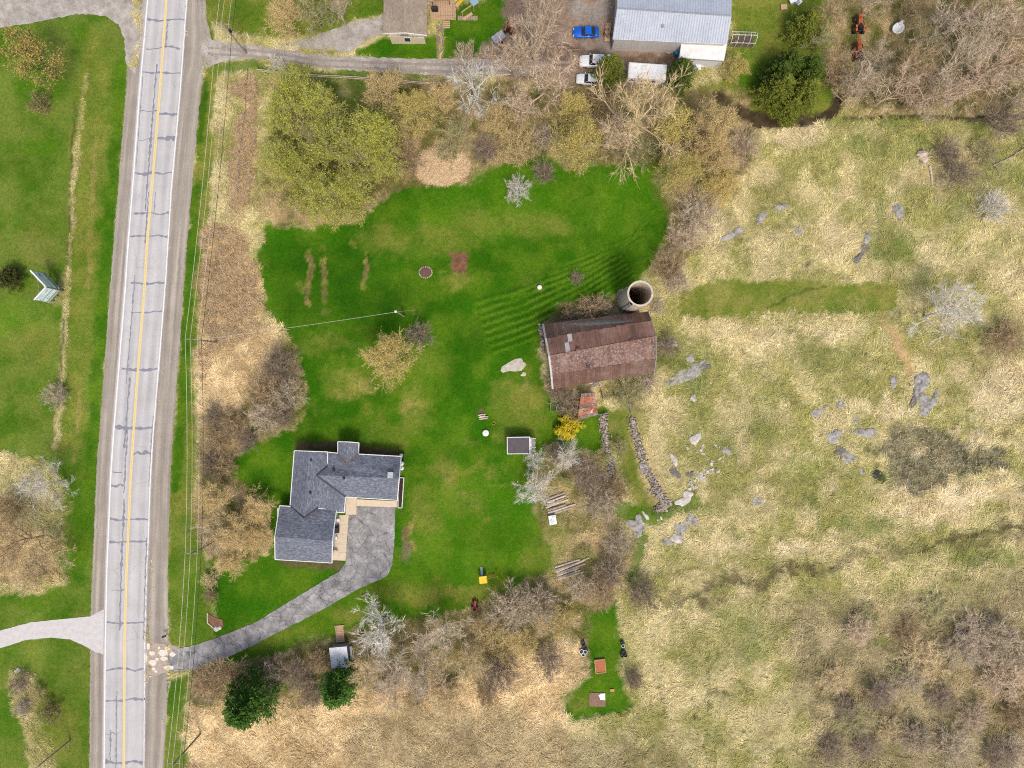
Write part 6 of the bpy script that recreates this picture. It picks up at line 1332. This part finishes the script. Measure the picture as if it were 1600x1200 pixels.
# rock outcrops
def rock(px, py, a, b, rot, m, label, h=.35, group=None, seed=None):
    q = P(px, py); o = MB().rock(0, 0, 0, a*S, b*S, h*.6, seed or int(px*7+py*3), R(-rot), 15).build('rock', m, None); o.location = (q.x, q.y, max(.02, float(gsample(np.array([px]), np.array([py]), GZ)[0]))+(.1 if a < 4 else .06)); return tag(o, label, 'rock', group)
ROCKS = [(803,572,22,9,-25,STONE,'flat pale bare rock on the lawn left of the barn',.12),(818,585,5,3,0,STONE,'small pale stone below the flat rock on the lawn',.1),
 (1145,366,19,7,-22,GROCK,'long grey rock left of the pair in the upper field',.3),(1190,339,13,7,-35,GROCK,'grey rock in the upper field, middle of three in line',.3),(1220,324,11,6,-20,GROCK,'grey rock in the upper field, uppermost of three in line',.3),(1249,361,9,6,-10,GROCK,'small grey rock alone in the upper field',.25),
 (1404,331,9,14,8,GROCK,'upright grey rock in the field below the uprooted stump',.35),(1355,372,7,8,0,GROCK,'upper rock of the dark broken ridge in the field',.3),(1350,388,7,9,25,DROCK,'middle rock of the dark broken ridge in the field',.3),(1340,404,6,9,35,DROCK,'lowest rock of the dark broken ridge in the field',.25),
 (1062,590,24,11,-20,GROCK,'large grey rock slab off the southeast corner of the barn',.25),(1088,577,20,11,-25,GROCK,'cracked grey rock touching the large slab by the barn',.3),(1100,572,10,6,10,DROCK,'dark rock at the tip of the slab by the barn',.3),(1078,560,6,8,0,GROCK,'small grey rock above the slab by the barn',.2),(1042,537,18,6,5,STONE,'pale slab beside the east wall of the barn',.15),
 (1438,600,14,18,15,GROCK,'upper rock of the tall outcrop above the marsh patch',.5),(1432,616,9,20,20,DROCK,'dark rock of the tall outcrop above the marsh patch',.4),(1444,632,14,16,-15,GROCK,'lower blue grey rock of the outcrop above the marsh patch',.5),(1396,597,7,9,10,GROCK,'small grey rock left of the tall outcrop',.3),(1460,622,6,12,20,GROCK,'right rock of the outcrop above the marsh patch',.35),
 (1275,646,11,7,-5,GROCK,'blue grey rock in the open field, leftmost of the field rocks',.3),(1314,632,8,6,-20,GROCK,'small grey rock above the field rock cluster',.25),(1302,682,12,11,20,GROCK,'round grey rock in the middle of the field cluster',.35),(1325,716,12,10,-40,GROCK,'lowest grey rock of the field cluster',.35),(1312,704,10,7,20,DROCK,'dark rock in the field cluster',.25),(1352,676,16,8,-5,GROCK,'wide grey rock left of the marsh patch',.3),(1338,656,7,5,0,GROCK,'small flat rock above the wide grey rock',.2),(1346,736,6,5,20,GROCK,'small grey rock below the marsh pool',.2),
 (1086,686,9,9,-15,WROCK,'white cracked rock right of the stone walls',.4),(1083,622,6,5,-20,WROCK,'small white rock south of the barn slab',.3),(1134,704,7,7,0,GROCK,'rounded grey boulder right of the white cracked rock',.4),(1053,718,5,9,-25,WROCK,'long white stone in the grass right of the wall',.25),(1054,738,7,11,-25,DROCK,'dark stone beside the right stone wall',.3),(1006,730,7,9,-20,GROCK,'round boulder embedded in the right stone wall',.5),
 (1068,783,14,6,-30,WROCK,'pale flat stone at the end of the green path',.2),(1074,772,8,6,-30,WROCK,'white stone above the flat path stone',.25),(1065,825,11,14,-20,GROCK,'large grey flat stone below the green path',.3),(1080,812,9,11,15,GROCK,'tilted grey stone touching the large flat stone',.3),(1057,842,8,8,0,WROCK,'round white boulder below the large flat stone',.4),(1042,846,7,8,10,GROCK,'grey stone left of the round white boulder',.25),
 (992,822,13,11,10,GROCK,'broad grey slab on the green path crossing',.2),(1000,815,6,13,-15,GROCK,'narrow grey slab on the green path crossing',.2),(996,834,7,6,0,GROCK,'small grey slab below the path crossing slab',.2),(1009,806,3,8,-30,WROCK,'thin white stone above the path crossing',.2),(1183,783,9,9,0,GROCK,'half buried grey stone in the field right of the path',.15),
 (1078,741,6,6,0,DROCK,'dark boulder beside the white stone cluster',.3),(28,1047,5,4,20,WROCK,'pale stone at the top of the lower left island',.25),(45,1098,5,4,10,WROCK,'white stone in the lower left island',.25),(32,1106,5,6,0,GROCK,'grey rock in the lower left island',.35),(340,982,6,5,10,WROCK,'white boulder at the corner of the driveway bed',.4),
 (1012,600,6,8,20,DROCK,'dark rock at the barn footing',.3),(930,600,9,4,-10,WOODG,'grey slab between barn and rusted shed',.25)]
for r_ in ROCKS: rock(*r_)
rd = random.Random(9)
for cx, cy, sx_, sy_, n, lab, gr in ((1094,744,12,10,26,'small white stone in the scattered cluster right of the walls','white stones right of the walls'),(1110,735,8,5,12,'tiny white stone at the upper right of the cluster','upper white stones'),(1082,760,8,6,8,'small white stone just above the green path','white stones above the path'),(1050,845,16,8,10,'little white stone near the round white boulder','white stones near the boulder'),(1320,705,16,12,8,'small grey stone among the field rock cluster','stones in the field cluster'),(1432,606,10,16,14,'small dark stone around the tall outcrop','stones round the outcrop'),(1100,705,40,50,16,'scattered pale stone in the rough right of the stone walls','pale stones in the rough'),(1020,830,40,30,12,'scattered pale stone below the stone walls','pale stones below the walls'),(1290,640,40,26,5,'scattered small grey stone in the open field','scattered stones')):
    for i in range(n):
        a = rd.uniform(1.2, 3.2); rock(cx+rd.gauss(0, sx_*.5), cy+rd.gauss(0, sy_*.5), a, a*rd.uniform(.6, 1), rd.uniform(0, 180), WROCK if 'white' in lab or 'pale' in lab else GROCK if 'grey' in lab else DROCK, lab, .15, gr, i*13+int(cx))
# dark water in the marsh
# uprooted stump and fallen trunks
q = P(1440,246); stp = thing('uprooted_stump', 'uprooted tan stump with spread roots in the upper right field', 'stump', (q.x, q.y, 0))
MB().rock(0, 0, .3, 1.1, 1.3, .7, 5, 0, 9).build('root_plate', LOGP, stp)
for i in range(14):
    a = rd.uniform(0, 6.28); L = rd.uniform(1.0, 2.4); MB().tube([(math.cos(a)*.5, math.sin(a)*.5, .5), (math.cos(a)*L*.6, math.sin(a)*L*.6, .7+rd.uniform(-.3, .4)), (math.cos(a+.2)*L, math.sin(a+.2)*L, .3+rd.uniform(0, .5))], .11, .02, 5).build('root', LOGP, stp)
MB().tube([(1.3, -1.6, .25), (1.6, -3.0, .25), (1.7, -4.8, .2)], .22, .14, 8).build('trunk', LOGP, stp)
def deadwood(label, pts, r):
    a = P(*pts[0]); g = thing('fallen_branch', label, 'branch', (a.x, a.y, 0)); w = [P(*p_)+Vector((0, 0, .3)) for p_ in pts]; MB().tube(w, r, r*.4, 6).build('stem', LOGG, g, world=True)
    for i in range(6):
        f = rd.uniform(.2, .95)*(len(w)-1); k = int(f); b = w[k].lerp(w[k+1], f-k); an_ = rd.uniform(0, 6.28); MB().tube([b, b+Vector((math.cos(an_)*.6, math.sin(an_)*.6, .3)), b+Vector((math.cos(an_+.4)*1.3, math.sin(an_+.4)*1.3, .4))], r*.4, .01, 4).build('side_branch', LOGG, g, world=True)
deadwood('grey fallen branch at the right edge below the thicket', [(1600,232),(1575,248),(1558,256),(1545,262)], .14); deadwood('pale fallen stem in the thicket above the track', [(1442,138),(1452,128),(1468,120)], .12); deadwood('long fallen branch crossing the top right thicket', [(1478,152),(1510,140),(1560,128)], .1)
deadwood('straight pale fallen stem in the lower right brush', [(1516,1022),(1524,1000),(1540,974)], .08); deadwood('thin fallen branch at the bottom of the scrub', [(1400,1182),(1440,1186),(1470,1190)], .05); deadwood('small twiggy fallen branch right of the fallen grey branch', [(1548,252),(1555,262),(1560,272)], .07)
q = P(570,929); tag(MB().box(q.x, q.y, .15, 1.2, .3, .12, R(25)).build('plank', WOODG), 'short grey plank lying on the grass beside the driveway', 'plank')
# straw heap
q = P(691,260); sh_ = thing('straw_heap', 'large oval heap of pale straw at the edge of the lawn', 'straw heap', (q.x, q.y, 0))
n = 36; prof = [(1, -.05), (.96, .35), (.85, .7), (.6, 1.05), (.3, 1.25), (.02, 1.3)]; vv = []; ff = []
for r_, z in prof:
    for k in range(n):
        a = 6.283*k/n; w_ = 1+.08*math.sin(a*3+1)+.05*math.sin(a*7); vv.append((math.cos(a)*4.5*r_*w_+rd.uniform(-.1, .1), math.sin(a)*3.1*r_*w_+rd.uniform(-.1, .1), z+rd.uniform(-.06, .06)))
for i in range(len(prof)-1):
    for k in range(n): k2 = (k+1) % n; ff.append((i*n+k, i*n+k2, (i+1)*n+k2, (i+1)*n+k))
MB().add(vv, ff).build('mound', mat('straw_base', C(206,166,112), C(176,136,88), 3, .95, .4), sh_)
st_ = TB()
for i in range(16000):
    u = math.sqrt(rd.random()); a = rd.uniform(0, 6.283); x = math.cos(a)*4.5*u; y = math.sin(a)*3.1*u; z = float(np.interp(u, [0, .3, .6, .85, .96, 1], [1.3, 1.25, 1.05, .7, .35, .05]))+.05; d = nrmz((-math.sin(a)+rd.gauss(0, .6)+math.cos(a)*.6, math.cos(a)+rd.gauss(0, .6)+math.sin(a)*.3, rd.uniform(-.1, .3))); st_.twig((x, y, z), d, rd.uniform(.6, 1.3), .038, rd)
so_ = link('straw', st_.mesh('straw'), sh_, twigmat('straw_pale', C(255,238,200), C(206,158,104))); tag(so_, kind='stuff')
# reed stalks of the brown belt and marsh tussocks
def reeds(name, label, polys, n, c1, c2, h, seed):
    rd = np.random.RandomState(seed); T_ = TB(); r2 = random.Random(seed)
    for pl in polys:
        xs = [p_[0] for p_ in pl]; ys = [p_[1] for p_ in pl]; X_ = rd.uniform(min(xs), max(xs), n); Y_ = rd.uniform(min(ys), max(ys), n); ok = poly_sd(X_+fbm(X_, Y_, 20, 2, 3)*44-22, Y_, pl) > 0
        ok &= fbm(X_, Y_, 7, 2, seed) > .5
        for x, y in zip(X_[ok], Y_[ok]):
            q = P(x, y); a = r2.uniform(0, 6.283); t_ = r2.uniform(.8, 3.0); T_.twig((q.x, q.y, .22), nrmz((math.cos(a)*t_, math.sin(a)*t_, 1)), h*r2.uniform(.6, 1.3), .035, r2)
    tag(link(name, T_.mesh(name), None, twigmat(name+'_stalk', c1, c2)), label, 'reeds', kind='stuff')
reeds('reeds', 'brown standing reeds in the belt between road and lawn', [[(322,350),(372,352),(396,420),(414,478),(400,530),(350,545),(308,600),(312,450)],[(370,120),(400,120),(398,320),(360,320)]], 30000, C(244,216,170), C(176,146,110), .7, 5)
reeds('marsh_reeds', 'grey flattened reeds of the marsh patch', [[(1385,665),(1448,656),(1500,690),(1566,704),(1572,735),(1492,742),(1480,762),(1440,775),(1398,764),(1382,725)]], 5000, C(214,202,164), C(104,96,74), .45, 8)
q = P(1371,742); tag(MB().lathe(q.x, q.y, [(.95, -.02), (.9, .1)], 20).build('pond', mat('dark_water', C(60,64,52), C(44,48,40), 2, .15)), kind='structure')
# raised beds and barrels on the narrow strip
q = P(937.5,1040); rb = thing('raised_bed', 'wooden raised bed with rusty mulch on the narrow lawn strip', 'planter', (q.x, q.y, 0), R(5))
for x_, y_, sx_, sy_ in ((0, 1.15, 1.8, .1), (0, -1.15, 1.8, .1), (.9, 0, .1, 2.2), (-.9, 0, .1, 2.2)): MB().box(x_, y_, .2, sx_, sy_, .42).build('board', DECKW, rb)
MB().box(0, 0, .15, 1.7, 2.2, .3).build('mulch', mat('rust_mulch', C(196,124,84), C(160,96,66), 4, .95, .4), rb)
q = P(933.5,1093); tb = thing('tarp', 'brown ground tarp with a white sheet on its corner', 'tarp', (q.x, q.y, 0), R(-2))
MB().box(0, 0, .06, 2.9, 2.4, .1).build('tarp_sheet', mat('brown_tarp', C(150,118,100), C(126,98,82), 2, .8, .1), tb)
for x_, y_, sx_, sy_, a in ((.85, .6, .9, 1.1, .1), (.5, .75, .6, .5, .5), (.95, .3, .7, .5, -.3)): MB().box(x_, y_, .15+.03*a, sx_, sy_, .04, a).build('white_sheet', WHITE, tb)
q = P(956.5,1078); tag(MB().box(q.x, q.y, .12, .8, .5, .2, .1, .9).build('crate', mat('tan_crate', C(206,164,96), C(180,140,80), 3, .8), None, bevel=.02), 'small tan crate on the grass right of the tarp', 'crate')
def pots(px, py, spec, label):
    q = P(px, py); g = thing('pot_cluster', label, 'pots', (q.x, q.y, 0))
    for x_, y_, r_, m_ in spec:
        pt = MB().lathe(x_, y_, [(r_*.75, 0), (r_, .55), (r_, .6), (r_*.85, .6), (r_*.8, .4)], 14, cap=False).build('pot', m_, g); MB().lathe(x_, y_, [(r_*.8, .38), (r_*.78, .42)], 12).build('soil', BLACKP, pt)
pots(911, 1012, ((-.05, 1.0, .4, BLACKP), (.1, .2, .42, BLACKP), (-.3, -.5, .42, GALV), (.3, -.6, .4, WHITE), (0, -1.0, .35, GALV), (.5, -.1, .3, DARK)), 'cluster of black and white pots left of the narrow lawn strip')
pots(973, 1013, ((-.1, 1.1, .36, BLACKP), (0, .6, .3, GALV), (.1, -.6, .42, BLACKP), (.4, -1.0, .36, BLACKP), (-.2, -1.1, .3, DARK)), 'cluster of black pots right of the narrow lawn strip')
# edged bed at the drive and mailbox
q = P(335,972); eb = thing('edged_bed', 'small leaf strewn bed edged with timber beside the driveway', 'flower bed', (q.x, q.y, 0))
MB().prism([P(x, y)+Vector((0, 0, .12)) for x, y in ((325,958),(335,964),(348,968),(350,978),(340,982),(328,976))], .14).build('leaf_mulch', mat('leaf_bed', C(150,112,86), C(110,78,60), 4, .95, .5), eb, world=True)
for a, b in (((325,957),(325,973)),((325,973),(336,982))):
    A, B = P(*a), P(*b); d = B-A; MB().box((A.x+B.x)/2, (A.y+B.y)/2, .12, d.length, .18, .28, math.atan2(d.y, d.x)).build('timber', LOGP, eb, world=True)
q = P(261,991); mbx = thing('mailbox', 'black mailbox on a post beside the gravel shoulder', 'mailbox', (q.x, q.y, 0), R(20)); MB().box(0, 0, 1.15, .7, .28, .3).build('box', BLACKP, mbx, bevel=.03); MB().box(0, 0, .5, .12, .12, 1.0).build('post', WOODG, mbx); MB().box(.1, .18, 1.25, .04, .02, .22).build('flag', REDP, mbx)
q = P(328,1092); tag(MB().box(q.x, q.y, .25, 1.3, .35, .4, R(-5)).build('beam', WOODG), 'short grey beam on the verge below the brown bush', 'timber')
# ================================================================== BILLBOARD
t = NT('poster'); oc = t.uv(); vn = t.n('ShaderNodeTexVoronoi'); vn.inputs['Scale'].default_value = 1.0; t.l(t.mapp(oc, (1.2, 1.6, 1)), vn.inputs['Vector'])
nb = t.noise(oc, 1.4, 3); sxy = t.n('ShaderNodeSeparateXYZ'); t.l(oc, sxy.inputs[0])
c = t.ramp(nb, [(.35, C(196,226,232)), (.55, C(232,240,240))]); c = t.mix(t.ramp(t.noise(t.mapp(oc, (1.1, 2.4, 1)), 1.0, 2), [(.6, 0), (.62, 1)]), c, C(78,104,124)); c = t.mix(t.ramp(t.math('ABSOLUTE', t.math('SUBTRACT', sxy.outputs[1], 1.4)), [(.1, .9), (.13, 0)]), c, C(118,160,176))
c = t.mix(t.ramp(sxy.outputs[1], [(.22, 1), (.25, 0)]), c, C(130,176,90)); POST = t.out(c, .5)
tip = P(90,452,2.0); bb = thing('billboard', 'chevron shaped roadside billboard with pale blue posters', 'billboard', (tip.x, tip.y, 0))
for (fx, fy), sgn in (((67,427), 1), ((73,472), -1)):
    a0_ = P(91,452.5,2.0); b0_ = P(fx, fy, 2.0); d = (b0_-a0_); L = d.length; d.normalize(); nn = Vector((-d.y, d.x, 0)); nn = nn if nn.x > 0 else -nn
    def slab(z0, z1, o0, o1, nm, m, par, e0=0.0, e1=0.0):
        A_, B_ = a0_-d*e0, b0_+d*e1; vv = [A_+nn*o0, B_+nn*o0, B_+nn*o1, A_+nn*o1]; vv = [Vector((v.x, v.y, z0)) for v in vv]+[Vector((v.x, v.y, z1)) for v in vv]
        return MB().add(vv, [(3, 2, 1, 0), (4, 5, 6, 7), (0, 1, 5, 4), (1, 2, 6, 5), (2, 3, 7, 6), (3, 0, 4, 7)]).build(nm, m, par, world=True)
    pn_ = slab(2.0, 5.2, -.08, .08, 'panel', WOODG, bb); po_ = slab(2.1, 5.1, .083, .1, 'poster', POST, pn_, -.1, -.1)
    off = WL[bb]; set_uv(po_.data, lambda co: ((co+off-a0_).dot(d), co.z-2.1))
    slab(5.2, 5.3, -.12, .12, 'top_trim', WHITE, bb); slab(1.9, 2.0, -.12, .3, 'catwalk', GALV, bb)
    for f in (.1, .5, .9):
        q = a0_.lerp(b0_, f)-nn*.25; MB().box(q.x, q.y, 2.5, .22, .22, 5.1, math.atan2(d.y, d.x)).build('post', WOODG, bb, world=True)
A, B = P(59,436,5), P(60,464,5); MB().tube([A, B], .04, n=4).build('brace', GALV, bb, world=True)
# ================================================================== POLES AND WIRES
POLEW = mat('pole_wood', C(176,160,140), C(140,124,106), 2, .9, .1, world=True)
def pole(base, h, label, arm=True, name='utility_pole', ang=0.0):
    b = P(*base); g = thing(name, label, 'pole', (b.x, b.y, 0)); MB().tube([(0, 0, -.2), (0, 0, h)], .17, .11, 10).build('shaft', POLEW, g)
    if arm:
        cr = MB().box(0, 0, h-.5, 2.2, .12, .14, ang).build('crossarm', POLEW, g)
        for x_ in (-.95, -.3, .3, .95): MB().lathe(x_*math.cos(ang), x_*math.sin(ang), [(.05, h-.42), (.07, h-.3), (.03, h-.2)], 8).build('insulator', GALV, cr)
    MB().lathe(0, 0, [(.12, h), (.12, h+.12), (.04, h+.3)], 8).build('pole_top_insulator', GALV, g); return b
HP = 10.4
def base_of(px, py, h): q = P(px, py, h); return (800+q.x/S, 600-q.y/S)
poles = [(347,36),(298,529.5),(298,866),(270,1195)]
lab = ['wooden utility pole at the top beside the lane mouth', 'wooden utility pole standing in the reed belt', 'wooden utility pole beside the tan trees west of the house', 'wooden utility pole at the bottom edge beside the road']
pb = []
for (x, y), l in zip(poles, lab): pb.append(base_of(x, y, HP)); pole(pb[-1], HP, l, True)
q = Vector((P(*pb[0]).x, P(*pb[0]).y, 0)); 
tf = thing('transformer', 'grey pole mounted transformer can near the lane mouth', 'transformer', (q.x+.32, q.y, 7.6)); MB().lathe(0, 0, [(.22, 0), (.25, .05), (.25, .75), (.18, .85)], 14).build('can', DARK, tf); MB().lathe(.1, 0, [(.04, .85), (.05, 1.05)], 8).build('bushing', GALV, tf); MB().box(-.2, 0, .4, .12, .2, .3).build('bracket', DARK, tf)
pb2 = [(pb[0][0]+40, pb[0][1]-420)]+pb+[(pb[-1][0]-24, pb[-1][1]+330)]
WIRE = mat('wire_aluminium', C(214,212,190), C(196,194,172), 1, .4); WIREB = mat('wire_black', C(60,58,54), C(50,48,46), 1, .5)
for off, z, m, l, r_ in ((-1.0, HP-.2, WIRE, 'leftmost pale power line along the roadside poles', .035), (0, HP+.2, WIRE, 'top pale power line running over the roadside pole tops', .03), (.95, HP-.2, WIRE, 'rightmost pale power line along the roadside poles', .028), (.15, HP-3.6, WIREB, 'black telephone cable hung low on the roadside poles', .04)):
    pts = []
    for (xa, ya), (xb, yb) in zip(pb2[:-1], pb2[1:]):
        A, B = P(xa, ya), P(xb, yb); A = Vector((A.x+off, A.y, z)); B = Vector((B.x+off, B.y, z))
        for k in range(12): f = k/12; v = A.lerp(B, f); v.z -= .7*4*f*(1-f); pts.append(v)
    pts.append(B); tag(MB().tube(pts, r_, n=4).build('power_line', m), l, 'wire')
hp_ = base_of(620, 487, 8.0); hb_ = pole(hp_, 8.0, 'lone service pole with guy wires on the lawn', False)
gp = thing('yard_light', 'small white lamp on top of the lone lawn pole', 'lamp', (hb_.x, hb_.y, 8.3)); MB().lathe(-.15, 0, [(.1, 0), (.24, .06), (.16, .2), (.05, .28)], 12).build('lamp_head', WHITE, gp); MB().tube([(0, 0, -.1), (-.15, 0, .1)], .03, n=5).build('lamp_arm', GALV, gp)
A = Vector((P(*pb[1]).x, P(*pb[1]).y, 8.2)); B = Vector((hb_.x, hb_.y, 7.9)); pts = [A.lerp(B, k/14)-Vector((0, 0, 1.2*4*(k/14)*(1-k/14))) for k in range(15)]; tag(MB().tube(pts, .026, n=4).build('service_wire', WIRE), 'pale service wire from the roadside pole to the lawn pole', 'wire')
tag(MB().tube([B, P(654,484)], .02, n=4).build('guy_wire', WIRE), 'right guy wire of the lone lawn pole', 'wire'); tag(MB().tube([B, P(632,470)], .02, n=4).build('guy_wire', WIRE), 'upper guy wire of the lone lawn pole', 'wire')
C2 = P(486,745,4.6); pts = [B.lerp(C2, k/12)-Vector((0, 0, .9*4*(k/12)*(1-k/12))) for k in range(13)]
b = base_of(60,1197,8.5); pole(b, 8.5, 'wooden pole at the bottom left corner', False)
# ditch fence rails and lane fence
def fence(label, pts, n, rails=2, m=WOODG, h=1.0):
    a = P(*pts[0]); g = thing('rail_fence', label, 'fence', (a.x, a.y, 0)); w = []
    for (xa, ya), (xb, yb) in zip(pts[:-1], pts[1:]):
        for k in range(n): w.append(P(xa+(xb-xa)*k/n, ya+(yb-ya)*k/n))
    w.append(P(*pts[-1]))
    for q in w: MB().tube([q-Vector((0, 0, .1)), q+Vector((0, 0, h+.1))], .07, n=6).build('post', m, g, world=True)
    for z in np.linspace(.4, h, rails):
        for A, B in zip(w[:-1], w[1:]): MB().tube([A+Vector((0, 0, z)), B+Vector((0, 0, z+rd.uniform(-.06, .06)))], .055, n=5).build('rail', m, g, world=True)
fence('old split rail fence along the lower side of the lane', [(405,112),(480,120),(560,124),(660,132),(690,133)], 4, 2, LOGP)
fence('old wire fence posts running down through the reed belt', [(388,112),(384,180),(376,240),(374,300)], 3, 1, WOODG)
